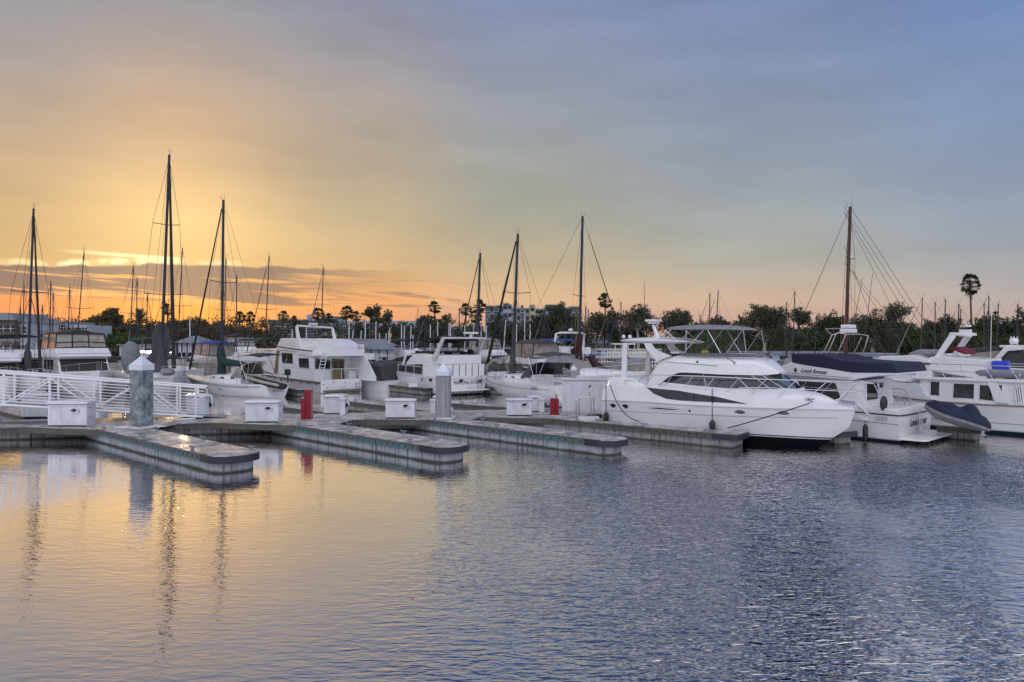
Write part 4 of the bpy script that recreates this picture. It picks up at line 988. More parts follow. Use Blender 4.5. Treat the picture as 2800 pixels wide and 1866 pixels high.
def cabin(par,name,poly,hw,mt,bevel=.04,taper=None):
    M=MB(); M.prism(poly,-hw,hw)
    if taper:
        z0=min(p[1] for p in poly); z1=max(p[1] for p in poly)
        M.v=[(v[0],v[1]*(1-taper*(v[2]-z0)/(z1-z0)),v[2]) for v in M.v]
    return M.build(name,mt,par,bevel=bevel)
def wind(par,polys,yf,mt=None,name='window',frame=None,fr=.018,off=.005):
    f_=yf if callable(yf) else (lambda x,z:yf)
    for p in polys:
        for sg in (-1,1):
            M=MB(); patch(M,p,f_,(sg,),off,.5); o=M.build(name,mt or GLASSG,par)
            if frame: M=MB(); outline(M,p,f_,(sg,),off+.003,fr); M.build('frame',frame,o,smooth=60)
def xpanel(par,name,pts,x,mt,th=.02,frame=None,fr=.02,par2=None):
    """panel lying in a plane across the boat, pts (y,z)"""
    M=MB(); M.prism(pts,x-th,x,axis='x'); o=M.build(name,mt,par,bevel=.004)
    if frame: M=MB(); M.tube([(x-th,a,b) for a,b in pts]+[(x-th,)+tuple(pts[0])],fr,6); M.build('frame',frame,o,smooth=60)
    return o
def rail(par,pts,drop,r=.016,name='rail',mt=None,every=1,foot=None,mid=None):
    """pts: 3-D top line; stanchions of length drop"""
    mt=mt or STEEL
    M=MB(); M.tube(pts,r,6); M.build(name,mt,par,smooth=60)
    if mid:
        M=MB(); M.tube([(p[0],p[1],p[2]-drop*mid) for p in pts],r*.7,5); M.build('middle_rail',mt,par,smooth=60)
    M=MB()
    for p in pts[::every]: M.tube([(p[0],p[1],p[2]),(p[0]-(foot or 0),p[1],p[2]-drop)],r*.9,5)
    M.build('stanchion',mt,par,smooth=60,each=True)
def ladder(par,a,b,w,n,mt=None,axis='y',r=.018):
    """two rails from a to b, rungs across axis"""
    a=Vector(a);b=Vector(b); d=Vector((0,w/2,0)) if axis=='y' else Vector((w/2,0,0)); M=MB()
    M.tube([a-d,b-d],r,6); M.tube([a+d,b+d],r,6)
    for i in range(n): p=a.lerp(b,(i+.5)/n); M.tube([p-d,p+d],r*.85,5)
    M.build('ladder',mt or STEEL,par,smooth=60)
def platform(par,hb,z=.28,x=-.85,brackets=6,mt=None):
    M=MB(); M.slab([(x,-hb*.78),(x+.12,-hb*.93),(.0,-hb*.97),(.0,hb*.97),(x+.12,hb*.93),(x,hb*.78)],z-.07,z); M.build('swim_platform',mt or GEL,par,bevel=.02)
    M=MB()
    for i in range(brackets):
        y=-hb*.8+1.6*hb*i/(brackets-1); M.tube([(x+.15,y,z-.08),(x+.22,y,z-.30),(x+.20,y,-.15)],.025,6); M.tube([(x+.2,y,z-.22),(.0,y,z-.28)],.02,5)
    M.build('platform_bracket',BLACK,par,each=True)
def stext(par,body,size,x,z,yf,facing,mt=None,shear=0,sx=1.0,bold=0.0,name='boat_name',slope=0.0):
    """name on a side. facing +1: the y>0 side, read from outside"""
    sg=facing
    return text(name,body,size,mt or INK,par,lambda a,b,h:(x-sg*a,sg*(yf(x-sg*a,z+b)+.006+h),z+b+slope*a),shear,sx,bold)
def ttext(par,body,size,y,z,x,mt=None,shear=0,sx=1.0,bold=0.0,name='boat_name',xf=None):
    """name on the transom (faces -x): reading direction is towards -y ... seen from astern"""
    return text(name,body,size,mt or INK,par,lambda a,b,h:((xf(z+b) if xf else x)-.006-h,y-a,z+b),shear,sx,bold)
# ---------------------------------------------------------------- white sportfisher-style cruiser astern of the yacht (stern to the right)
fB=Frame(16.43,27.8,132); Bt=fB.empty('flybridge_cruiser','white flybridge cruiser with a navy bridge cover, its stern beside the covered tender','motor cruiser'); hb=1.98
S=lambda pts,o=hb:fB.sides(pts,o)
sh_=S([(2454,1125),(2377,1119),(2330,1112)]); zc=sh_[0][1]
HULLB=stripe_hull('cruiser_hull_paint',[(-.6,.13,(.02,.022,.03)),(.145,.16,(.2,.2,.2))])
hB=mk_hull(Bt,11.8,2*hb,[(0,zc),(.15,zc+.0),(.4,zc+.12),(.7,zc+.45),(1,zc+.85)],HULLB,tw=.985,pexp=(.10,.62))
r1=S([(2454,1138),(2342,1127)]); 
line_on(Bt,hB,'rub_rail',BLACK,lambda x:r1[0][1]+.02*x,0.02,11,.028,.005)
r2=S([(2455,1163),(2316,1150)]); line_on(Bt,hB,'hull_line',INKG,lambda x:r2[0][1]+.02*x,0.02,11,.012)
M=MB(); M.tube([(-.012,-hb*.98,r1[0][1]),(-.05,-hb*.5,r1[0][1]-.03),(-.05,hb*.5,r1[0][1]-.03),(-.012,hb*.98,r1[0][1])],.028,6); M.build('rub_rail',BLACK,Bt,smooth=50)
# cockpit coaming
M=MB(); 
for y0,y1 in ((hb*.80,hb*.97),(-hb*.97,-hb*.80)): M.slab([(0.02,y0),(2.6,y0),(2.6,y1),(.02,y1)],zc-.02,zc+.07)
M.slab([(.02,-hb*.80+.003),(.25,-hb*.80+.003),(.25,hb*.80-.003),(.02,hb*.80-.003)],zc-.02,zc+.07); M.build('coaming',GEL,Bt,bevel=.02)
v=S([(2391,1139),(2424,1141),(2424,1151),(2392,1150)]); M=MB(); patch(M,v,hB.Y,(1,),.006,.3); M.mark(1)
for i in range(8):
    xx=v[1][0]+(v[0][0]-v[1][0])*(i+.5)/8; M.box((xx,hB.Y(xx,v[0][1]-.05)+.012,(v[0][1]+v[2][1])/2),(.035,.03,.16))
M.build('engine_vent',BLACK,Bt,mats=(GELD,))
kk=1.62
lowp=S([(2112,1021),(2240,1030),(2336,1040),(2352,1075),(2372,1118)],kk); zdk=zc-.02
poly=[(lowp[-1][0],zdk),(lowp[-2][0],lowp[-2][1]),(lowp[2][0],lowp[2][1]),(lowp[1][0],lowp[1][1]),(lowp[0][0],lowp[0][1]),(lowp[0][0]+1.6,zdk+.4),(lowp[0][0]+2.6,zdk+.1)]
cabin(Bt,'deckhouse',poly,kk,GEL,.04)
xb=lowp[2][0]
wind(Bt,[S([(2182,1042),(2284,1048),(2299,1088),(2276,1095),(2196,1080)],kk)],kk,BROWNG,off=.006)
flp=S([(2104,1018),(2134,1003),(2160,991),(2200,998),(2265,1008),(2330,1019),(2452,1020),(2454,1025),(2400,1028),(2345,1037),(2335,1040),(2112,1022)],kk+.10)
cabin(Bt,'flybridge',flp,kk+.10,GEL,.03)
for a,b in (((2128,1018),(2328,1034)),((2118,1026),(2325,1042))):
    q=S([a,b],kk+.1); M=MB()
    for sg in (-1,1): M.tube([(q[0][0],sg*(kk+.105),q[0][1]),(q[1][0],sg*(kk+.105),q[1][1])],.010,5)
    M.build('accent_line',INKG,Bt,each=True)
cvp=S([(2162,968),(2210,968),(2255,971),(2280,980),(2300,986),(2345,990),(2438,994),(2448,1006),(2454,1021),(2330,1020),(2265,1009),(2200,999),(2165,992)],kk+.13)
M=MB(); M.prism(cvp,-kk-.13,kk+.13); o=M.build('bridge_cover',NAVYC,Bt,bevel=.07)
q=S([(2176,1012)],kk+.1)[0]; M=MB(); M.ball((q[0],kk+.13,q[1]),.06,.05,.09); M.build('side_lamp',BLACK,Bt,smooth=60)
q=S([(2192,1020),(2257,1022)],kk+.1); stext(Bt,'Loud Amour',.25,(q[0][0]+q[1][0])/2,(q[0][1]+q[1][1])/2,lambda x,z:kk+.10,1,shear=.45,sx=.86,bold=.006,slope=-.05)
# stainless radar arch
M=MB(); top_n=[]
for a,b,y in (((2240,984),(2275,917),1.25),((2254,984),(2286,913),1.25),((2281,984),(2313,915),1.0),((2325,985),(2356,922),-1.0),((2352,987),(2374,920),-1.25)):
    q=S([a,b],y); M.tube([(q[0][0],y,q[0][1]),(q[0][0]*.5+q[1][0]*.5-.02,y,(q[0][1]+q[1][1])/2),(q[1][0],y,q[1][1])],.024,7)
    top_n.append((q[1][0],y,q[1][1]))
M.build('arch_leg',STEEL,Bt,smooth=60,each=True)
M=MB(); M.tube([top_n[0],(top_n[1][0]-.1,1.2,top_n[1][2]+.04),top_n[2],(top_n[3][0],-.9,top_n[2][2]+.02),(top_n[4][0],-1.25,top_n[4][2]+.02)],.024,7)
M.tube([(top_n[1][0]+.5,1.1,top_n[1][2]+.22),(top_n[1][0]+.45,0,top_n[1][2]+.25),(top_n[1][0]+.45,-1.0,top_n[1][2]+.22)],.02,6); M.tube([(top_n[0]),(top_n[1][0]+.5,1.1,top_n[1][2]+.22)],.02,6); M.build('arch_top',STEEL,Bt,smooth=60)
q=S([(2320,898),(2356,908)],0.0); M=MB(); M.slab([(q[0][0]-.25,-.32),(q[0][0]+.25,-.32),(q[0][0]+.25,.32),(q[0][0]-.25,.32)],q[1][1]-.05,q[1][1]+.14); M.slab([(q[0][0]-.22,-.30),(q[0][0]+.22,-.30),(q[0][0]+.22,.30),(q[0][0]-.22,.30)],q[1][1]+.16,q[1][1]+.32); M.build('radar_dome',GEL,Bt,bevel=.05,each=True)
for a,b,y in (((2330,912),(2358,760),-.6),((2366,912),(2386,748),-1.1)):
    q=S([a,b],y); M=MB(); M.tube([(q[0][0],y,q[0][1]),(q[1][0],y,q[1][1])],.018,5,.008); M.build('whip_antenna',DARKM,Bt)
# aft bulkhead, door, ladder, wing
C=lambda pts,x:fB.crosses(pts,x)
d=C([(2349,1040),(2382,1043),(2382,1112),(2354,1110)],xb-.10)
y0,y1=d[0][0],d[1][0]; zt_=d[0][1]
M=MB(); M.slab([(xb-.35,-kk+.05),(xb-.05,-kk+.05),(xb-.05,kk-.02),(xb-.35,kk-.02)],zdk-.01,zt_+.0); M.build('aft_bulkhead',GEL,Bt,bevel=.01)
xpanel(Bt,'door',[(y0,zdk+.12),(y0,zt_-.1),(y1,zt_-.1),(y1,zdk+.12)],xb-.352,GLASS,frame=GEL,fr=.03)
xpanel(Bt,'window',[(y1-.12,zdk+.75),(y1-.12,zt_-.15),(y1-.6,zt_-.15),(y1-.6,zdk+.75)],xb-.352,GLASSG,frame=GEL,fr=.02)
l=C([(2404,1042),(2408,1112)],xb-.75); ladder(Bt,(xb-.55,l[0][0],l[0][1]),(xb-.95,l[1][0],l[1][1]),.32,7)
wg=S([(2412,1035),(2420,1035),(2446,1118),(2416,1120)],-kk); M=MB(); M.prism([(a,b) for a,b in [(wg[0][0]+.8,wg[0][1]),wg[1],(wg[2][0],zdk),(wg[0][0]+.8,zdk)]],-kk-.04,-kk+.04); M.build('side_wing',GEL,Bt,bevel=.02)
M=MB(); q=C([(2424,1104)],xb-1.3)[0]; M.ball((xb-1.2,q[0],q[1]),.10,.32,.30); M.build('grill_cover',BROWNG,Bt,smooth=50)
platform(Bt,hb,.26,-.95,7)
q=C([(2512,1158)],-.02)[0]; 
ttext(Bt,'Loud Amour',.42,q[0],q[1]-.05,-.06,shear=.45,sx=.9,bold=.008,xf=lambda z:-.004)
l=C([(2518,1119),(2520,1197)],-.15); ladder(Bt,(-.12,l[0][0],l[0][1]),(-.16,l[1][0],l[1][1]),.24,6)
M=MB(); q=C([(2477,1100),(2490,1100),(2500,1103)],.3)
for yy in (q[0][0],q[1][0]-.05): M.tube([(.35,yy,zc),(.35,yy,zc+.36),(.6,yy,zc+.42),(.75,yy,zc+.36),(.75,yy,zc)],.018,6)
M.build('transom_hoop',STEEL,Bt,smooth=60,each=True)
q=S([(2430,1062),(2473,1065),(2488,1092),(2520,1118)],-hb*.95); M=MB(); M.tube([(a,-hb*.95,b) for a,b in q],.018,6); M.tube([(q[0][0],-hb*.95,q[0][1]),(q[0][0],-hb*.95,zc)],.018,6); M.build('cockpit_rail',STEEL,Bt,smooth=60)
# foredeck rail (seen beyond the yacht's bow rail)
rp=[(x,hB.hw(x)*.96,hB.sheer(x)+.62) for x in arange(lowp[0][0]+.3,11.6,9)]
rail(Bt,rp,.62,.016,mid=.5); rail(Bt,[(a,-b,c) for a,b,c in rp],.62,.016,mid=.5)
q=S([(2370,1181)])[0]; fender('long black fender hanging from the cruiser with the navy bridge cover',Bt,q[0],hb+.14,q[1],.10,.62,top=S([(2370,1150)])[0][1]+.15)
# ---------------------------------------------------------------- covered inflatable tender carried at the cruiser's stern
Y=27.3; a=P(2527,1118,Y); b=P(2706,1163,Y-.9)
tn=thing('inflatable_tender','grey inflatable tender under a fitted navy cover, tilted on the cruiser stern','inflatable boat',tuple((a+b)/2),0)
d=(a-b); L=d.length; rot=d.to_track_quat('X','Z'); tn.rotation_mode='XYZ'; tn.rotation_euler=rot.to_euler()
xs=arange(-L/2,L/2,26); 
tw_=tab([(-L/2,.40),(-L/2+.12,.66),(-L*.1,.74),(L*.25,.62),(L*.42,.36),(L/2,.10)])
bot=tab([(-L/2,-.16),(-L*.2,-.24),(L*.2,-.20),(L*.42,-.02),(L/2,.16)])
topf=tab([(-L/2,.02),(-L/2+.10,.16),(-L*.30,.34),(-L*.22,.60),(-L*.12,.56),(-L*.02,.40),(L*.12,.47),(L*.22,.42),(L*.34,.44),(L*.44,.32),(L/2,.20)])
skirt=tab([(-L/2,-.10),(-L*.2,-.02),(L*.2,.02),(L*.42,.12),(L/2,.19)])
M=MB(); rows=[]
for x in xs:
    w=tw_(x); z0=skirt(x); z1=max(topf(x),z0+.02); r=[]
    for i in range(17):
        t=math.pi*i/16; wr=.03*math.sin(x*9+i*1.3)+.018*math.sin(x*17-i*2.1)
        cc,sn=math.cos(t),math.sin(t)
        r.append((x,w*(1 if cc>0 else -1)*abs(cc)**.75*(1+wr*.6),z0+(z1-z0)*sn**.85+wr*sn))
    rows.append(r)
n0=len(M.v); M.grid(rows); M.f.append(tuple(range(17))); M.f.append(tuple(25*17+k for k in range(17))[::-1]); M.build('boat_cover',NAVYC,tn,smooth=75)
M=MB(); rows=[]
for x in xs:
    w=tw_(x)*.97; z0=bot(x); z1=skirt(x)+.02; rows.append([(x,w,z1),(x,w*1.0,z1-.12),(x,w*.82,z0+.06),(x,w*.4,z0),(x,0,z0-.10),(x,-w*.4,z0),(x,-w*.82,z0+.06),(x,-w,z1-.12),(x,-w,z1)])
M.grid(rows); M.build('tubes',SILVC,tn,smooth=60)
M=MB(); M.tube([(-L*.42,0,-.18),(-L*.44,0,-.40)],.05,8); M.ball((-L*.45,0,-.43),.11,.05,.05); M.build('outboard_leg',GELD,tn,smooth=50)
M=MB()
for k in range(3): a_=k*2.094; M.ball((-L*.45-.10,.08*math.cos(a_),-.43+.08*math.sin(a_)),.02,.05,.05)
M.build('propeller',BLACK,tn)
M=MB()
for y in (-.9,-1.5): M.tube([(-.02,y,zc-.05),(-.5,y-.1,zc+.10),(-1.0,y-.25,zc-.0)],.035,6)
M.build('davit_arm',STEEL,Bt,smooth=60,each=True)
# ---------------------------------------------------------------- big white trawler at the right edge
fT=Frame(22.5,30.6,132); hb=2.1; T=lambda pts,o=2.1:fT.sides(pts,o)
Tt=fT.empty('pilothouse_trawler','large white pilothouse trawler with square saloon windows cut by the right edge of the picture','trawler')
HT=stripe_hull('trawler_hull_paint',[(-.6,.16,(.012,.03,.035)),(.175,.195,(.3,.3,.3))])
ru=T([(2450,1086),(2545,1096),(2660,1105),(2800,1112)]); bw=T([(2420,1037),(2486,1045),(2514,1050),(2527,1080),(2556,1094)]); wl_=T([(2800,1196)])[0]
xs_=wl_[0]-4.0; fT=Frame(fT.x+fT.u[0]*xs_,fT.y+fT.u[1]*xs_,132); Tt.location=(fT.x,fT.y,0)
T=lambda pts,o=2.1:fT.sides(pts,o)
ru=T([(2450,1086),(2545,1096),(2660,1105),(2800,1112)]); bw=T([(2424,1038),(2486,1045),(2514,1050),(2527,1080),(2556,1094)])
LT=bw[0][0]+3.2; print('TRAWLER',xs_,LT,ru[0],bw[0])
zr=tab([(0,ru[3][1]-.05)]+ru[::-1]+[(LT,ru[0][1]+.55)])
hT=mk_hull(Tt,LT,4.2,[(q,zr(q*LT)) for q in (0,.2,.35,.5,.65,.8,1)],HT,tw=.95,full=.5,pexp=(.12,.5),fwd=.55)
M=MB(); zb2=tab([(bw[4][0]-.05,zr(bw[4][0])+.01)]+[(a,b) for a,b in bw[::-1]]+[(LT,zr(LT)+.65)],smooth=False)
Shell(arange(bw[4][0]-.03,bw[2][0],5)+arange(bw[2][0]+.2,LT-.02,14),lambda x:zr(x)+.003,zb2,hT.hw,lambda x,t:1).mesh(M,3,camber=.0); M.build('bulwark',GEL,Tt,smooth=30)
line_on(Tt,hT,'rub_rail',TEAK,lambda x:zr(x)-.01,.02,LT-.1,.028,.02,24)
line_on(Tt,Shell([0,1],lambda x:0,lambda x:9,hT.hw),'cap_line',INKG,lambda x:zb2(x)-.05,bw[1][0],bw[0][0]+2,.012,.003)
l3=T([(2700,1159),(2800,1164)]); line_on(Tt,hT,'hull_line',INKG,lambda x:l3[1][1],0.1,9,.012)
# superstructure
ks=1.85
rf=T([(2490,1033),(2545,1034),(2620,1038),(2800,1045)],ks+.1)
M=MB(); xr0=-.4; M.prism([(xr0,rf[3][1]-.02),(xr0,rf[3][1]+.10),(rf[2][0],rf[2][1]+.07),(rf[0][0],rf[0][1]+.04),(rf[0][0],rf[0][1]-.06),(rf[2][0],rf[2][1]-.06)],-ks-.12,ks+.12); M.build('boat_deck',GEL,Tt,bevel=.03)
sp_=T([(2514,1034),(2540,1036),(2556,1093),(2520,1080)],ks)
cabin(Tt,'saloon',[(1.8,zr(2)-.02),(2.2,rf[3][1]-.03),(sp_[0][0],rf[1][1]-.05),(sp_[0][0],zr(sp_[0][0])-.02)],ks,GEL,.03)
wind(Tt,[T(p,ks) for p in ([(2544,1043),(2570,1044),(2569,1082),(2543,1080)],[(2607,1048),(2665,1050),(2664,1092),(2605,1089)],[(2678,1052),(2701,1053),(2709,1060),(2717,1096),(2677,1093)])],ks,GLASSG,frame=GEL,fr=.022)
q=T([(2700,1045),(2726,1046),(2757,1104),(2722,1101)],ks+.06); M=MB(); M.prism(q,ks+.02,ks+.10); M.prism(q,-ks-.10,-ks-.02); M.build('saloon_wing',GEL,Tt,bevel=.015,each=True)
q=T([(2729,1054),(2740,1054),(2740,1080)],ks-.02); wind(Tt,[q],ks,GLASSG)
q=T([(2774,1056),(2792,1056),(2795,1100),(2778,1098)],ks); wind(Tt,[q],ks,GLASSG,name='aft_window')
M=MB()
for i in range(4):
    a_=T([(2774+i*6,1055),(2781+i*6,1108)],ks+.12); M.tube([(a_[0][0],ks+.12,a_[0][1]),(a_[1][0],ks+.12,a_[1][1])],.025,6)
M.build('folded_ladder',WHITEP,Tt,smooth=50,each=True)
kp=1.65
ph=T([(2408,984),(2500,988),(2545,1000),(2548,1034),(2424,1036)],kp)
cabin(Tt,'pilothouse',[(ph[4][0]-.0,zr(ph[4][0])+.3),(ph[0][0],ph[0][1]),(ph[2][0],ph[2][1]),(ph[3][0],rf[0][1]-.02),(ph[3][0],zr(ph[3][0])+.2)],kp,GEL,.03)
pr=T([(2400,978),(2408,974),(2470,973),(2497,971),(2540,984),(2542,994),(2500,990),(2404,984)],kp+.12)
cabin(Tt,'pilothouse_roof',pr,kp+.14,GEL,.05)
wind(Tt,[T([(2457,995),(2492,998),(2504,1025),(2457,1022)],kp),T([(2433,993),(2448,995),(2448,1018),(2436,1017)],kp)],kp,PALEB,frame=GELD,fr=.014)
fb_=T([(2540,978),(2558,974),(2690,984),(2700,1003),(2540,996)],1.5)
M=MB(); M.prism([(fb_[3][0],fb_[3][1]-.6)]+[fb_[2],fb_[1],fb_[0]]+[(fb_[0][0],fb_[0][1]-.6)],-1.5,1.5); M.build('flybridge_coaming',GEL,Tt,bevel=.04)
for sg in (-1,1):
    ar=T([(2555,976),(2572,976),(2612,921),(2606,911),(2596,914)],1.3 if sg>0 else 1.3)
    M=MB(); M.prism(ar,sg*1.30,sg*1.12); o=M.build('arch_leg',GEL,Tt,bevel=.03)
tpn=T([(2604,911)],1.3)[0]
M=MB(); M.slab([(tpn[0]-.32,-1.3),(tpn[0]+.12,-1.3),(tpn[0]+.12,1.3),(tpn[0]-.32,1.3)],tpn[1]-.12,tpn[1]+.02); M.build('arch_top',GEL,Tt,bevel=.03)
q=T([(2640,895),(2663,905)],.2); M=MB(); M.cyl((q[0][0],.2,q[1][1]-.28),.26,.34,14); M.box((q[0][0],.2,q[1][1]+.22),(.22,1.0,.09),rz=.5); M.build('radar_scanner',GEL,Tt,bevel=.02)
M=MB(); M.prism(T([(2590,950),(2612,949),(2640,962),(2638,970),(2612,960),(2592,956)],.9),-.9,.9); M.build('seat_cover',REDC,Tt,bevel=.05)
rl=T([(2500,991),(2600,997),(2700,1000),(2800,1003)],ks+.05); rpts=[(a_,ks+.05,b_) for a_,b_ in rl]+[(0,ks+.05,rl[3][1])]
for sg in (1,-1): 
    rr=[(p[0],sg*p[1],p[2]) for p in [(x,ks+.05,tab([(a_,b_) for a_,b_ in rl])(x)) for x in arange(0,rl[0][0],10)]]
    rail(Tt,rr,.62,.015,foot=.35,mid=.5)
# dinghy lashed ahead of the flybridge, items on the boat deck (own things)
q=T([(2492,960),(2560,975)],0.3); dg=fT
def world(f,x,y,z): return (f.x+x*f.u[0]+y*f.n[0],f.y+x*f.u[1]+y*f.n[1],z)
def ellip(name,label,cat,f,x,y,z,rx,ry,rz,mt,tilt=0,smooth=70,dimple=.0,rot=0.0):
    M=MB(); M.ball((0,0,0),rx,ry,rz,18,10); 
    M.v=[(v[0],v[1],v[2]+dimple*math.sin(v[0]*7)*math.cos(v[1]*5)) for v in M.v]
    o=M.build(name,mt,smooth=smooth); o.location=world(f,x,y,z); o.rotation_euler=(0,tilt,f.t+rot); return tag(o,label,cat)
c=T([(2500,962),(2558,973)],.3)
ellip('covered_dinghy','pale covered dinghy lying on the trawler pilothouse roof','dinghy',fT,(c[0][0]+c[1][0])/2,.3,(c[0][1]+c[1][1])/2-.02,.75,.6,.24,SILVC,.12,dimple=.02)
c=T([(2657,1012),(2715,1040)],.9); di=thing('inflatable_dinghy','grey inflatable dinghy on chocks on the trawler boat deck','dinghy',world(fT,(T([(2712,1018)],.9)[0][0]),.9,T([(2712,1022)],.9)[0][1]),fT.t)
M=MB(); M.tube([(-1.1,.5,.0),(-.6,.55,.02),(.3,.5,.04),(.8,.3,.10),(.95,0,.14),(.8,-.3,.10),(.3,-.5,.04),(-.6,-.55,.02),(-1.1,-.5,0)],.17,10); M.build('tube',SILVC,di,smooth=60)
M=MB(); M.slab([(-1,-.45),(.6,-.4),(.85,0),(.6,.4),(-1,.45)],-.12,.05); M.build('floor',GELD,di,bevel=.03)
c=T([(2722,987),(2755,1014)],.2); M=MB(); M.slab([(-.3,-.24),(.3,-.24),(.3,.24),(-.3,.24)],-.22,.22); o=M.build('blue_crate',BLUEP,bevel=.05); o.location=world(fT,(c[0][0]+c[1][0])/2,.2,(c[0][1]+c[1][1])/2); o.rotation_euler=(0,0,fT.t); tag(o,'bright blue plastic crate standing on the trawler boat deck','crate')
q=T([(2499,1044)],0)[0]
stext(Tt,'OCEAN MIST',.16,T([(2497,1043)],2.0)[0][0],T([(2497,1045)],2.0)[0][1]-.06,lambda x,z:hT.hw(x),1,sx=.8,shear=.2)
# ---------------------------------------------------------------- white trawler, stern towards us, left of centre
fC=Frame(-13.5,54.1,139)
c0=PZ(876,1077); c1=PZ(988,1081); print('trawler transom',c0,c1)
th=139; n=Vector((-math.sin(R(th)),math.cos(R(th)))); cc=Vector((c0.x,c0.y))-n*1.95
fC=Frame(cc.x,cc.y,th); Ct=fC.empty('aft_cabin_trawler','white double-deck trawler with brown rub strips, wooden door and an aft ladder, left of centre','trawler'); hb=1.95
S=lambda pts,o=hb:fC.sides(pts,o)
C=lambda pts,x:fC.crosses(pts,x)
ru=S([(866,1045),(800,1036),(732,1027)]); zr=tab([(0,ru[0][1])]+ru+[(12.5,ru[2][1]+.6)])
hC=mk_hull(Ct,12.5,2*hb,[(q,zr(q*12.5)) for q in (0,.1,.3,.5,.7,.85,1)],GELD,tw=.93,pexp=(.10,.55))
M=MB()
for sg in (-1,1):
    rows=[(x,sg*(hC.hw(x)+.03),zr(x)-.05) for x in arange(0.05,12.2,16)]
    M.grid([[(p[0],p[1]-sg*.05,p[2]-.11),(p[0],p[1],p[2]-.10),(p[0],p[1],p[2]+.06),(p[0],p[1]-sg*.05,p[2]+.07)] for p in rows])
M.build('rub_strake',TEAKG,Ct,each=True)
for px,py in ((767,1041),(795,1043),(820,1047),(840,1049),(860,1051)):
    c=S([(px,py)])[0]; M=MB(); M.ball((c[0],hC.Y(*c)+.01,c[1]),.10,.03,.06); M.build('porthole',GLASS,Ct,smooth=60)
# transom bulwark rises above the strake
zt_=C([(900,1040),(985,1043)],0)
M=MB(); M.slab([(-.02,-hb*.97),(-.02,hb*.97),(.08,hb*.97),(.08,-hb*.97)],.05,zt_[0][1]+.02); M.build('transom',GEL,Ct,bevel=.02)
M=MB()
for px,py in ((884,1052),(895,1062),(943,1046),(941,1058),(935,1064),(980,1065),(912,1045),(990,1057)):
    q=C([(px,py)],0)[0]; M.ball((-.03,q[0],q[1]),.03,.05,.045)
M.build('transom_fitting',BLACK,Ct,each=True)
ks=1.75; zd=zr(2)-.02
xbk=S([(858,985)],ks)[0][0]
lo=S([(753,958),(858,964),(866,1045),(750,1024)],ks)
cabin(Ct,'cabin',[(xbk,zd),(xbk,lo[1][1]),(lo[0][0],lo[0][1]),(lo[3][0],zr(lo[3][0])-.02)],ks,GEL,.04)
wind(Ct,[S(p,ks) for p in ([(769,964),(801,966),(802,996),(772,994)],[(816,979),(845,980),(847,1010),(818,1008)])],ks,GLASSG,frame=GELW,fr=.025)
M=MB(); q=S([(757,960),(765,960),(759,1022),(750,1021)],ks); M.prism(q,ks+.0,ks+.03); M.build('teak_door_frame',TEAK,Ct)
for a,b in (((757,1002),(862,1009)),((758,957),(812,961)),((816,971),(856,976))):
    q=S([a,b],ks); M=MB(); M.tube([(q[0][0],ks+.01,q[0][1]),(q[1][0],ks+.01,q[1][1])],.018,5); M.build('side_moulding',GELD,Ct)
fl=S([(753,956),(767,926),(772,925),(804,926),(815,933),(822,952),(854,960),(858,978),(815,970),(812,962)],ks+.12)
cabin(Ct,'flybridge',fl,ks+.12,GELW,.05)
q=S([(758,947),(814,955),(854,959),(854,962),(813,958),(757,950)],ks+.13); wind(Ct,[q],ks+.12,BROWNG,name='flybridge_stripe')
# aft wall
xa=xbk-.02
zf=S([(858,972)],ks)[0][1]
xpanel(Ct,'aft_window',[tuple(p) for p in C([(861,980),(903,985),(902,1012),(860,1010)],xa)],xa-.01,GLASS,frame=GELD,fr=.02)
d=C([(908,982),(940,984),(938,1042),(906,1041)],xa)
xpanel(Ct,'double_door',[tuple(p) for p in d],xa-.02,mat('door_wood',(.26,.20,.08),.5,var=.3,vscale=3),frame=TEAK,fr=.03)
my=(d[0][0]+d[1][0])/2; zz=C([(920,1013)],xa)[0][1]
for y0,y1 in ((d[0][0]-.10,my+.06),(my-.06,d[1][0]+.10)): xpanel(Ct,'door_glass',[(y0,zz+.05),(y1,zz+.05),(y1,d[0][1]-.15),(y0,d[0][1]-.15)],xa-.045,GLASSG)
# upper deck block aft, flared wing on the far side
M=MB(); M.slab([(xa-1.7,-ks-.15),(xa+.1,-ks-.15),(xa+.1,ks+.15),(xa-1.7,ks+.15)],zf-.06,zf+.10); M.build('upper_deck',GEL,Ct,bevel=.03)
M=MB()
tpz=C([(855,956),(960,958)],xa-1.6)
M.slab([(xa-1.65,-ks-.12),(xa-1.58,-ks-.12),(xa-1.58,ks+.0),(xa-1.65,ks+.0)],zf+.102,zf+.45); M.slab([(xa-1.57,-ks-.12),(xa+.1,-ks-.12),(xa+.1,-ks-.05),(xa-1.57,-ks-.05)],zf+.102,zf+.85); M.build('upper_bulwark',GEL,Ct,bevel=.02,each=True)
M=MB(); hd=S([(820,930),(865,930),(918,943)],0.2)
M.prism([(xa+.9,zf+.12),(xa-1.3,zf+.12),(xa-1.35,zf+.85),(xa-.3,zf+1.25),(xa+.9,zf+1.3)],-ks*.85,ks*.55); M.build('bridge_shelter',GEL,Ct,bevel=.08)
xw=xa-1.7
M=MB(); M.prism([(xa+.1,zf+.10),(xa-1.7,zf+.10),(xa-3.2,zd+.3),(xa-3.2,zd-.02),(xa+.1,zd-.02)],-ks-.10,-ks-.03); M.build('side_wing',GEL,Ct,bevel=.02)
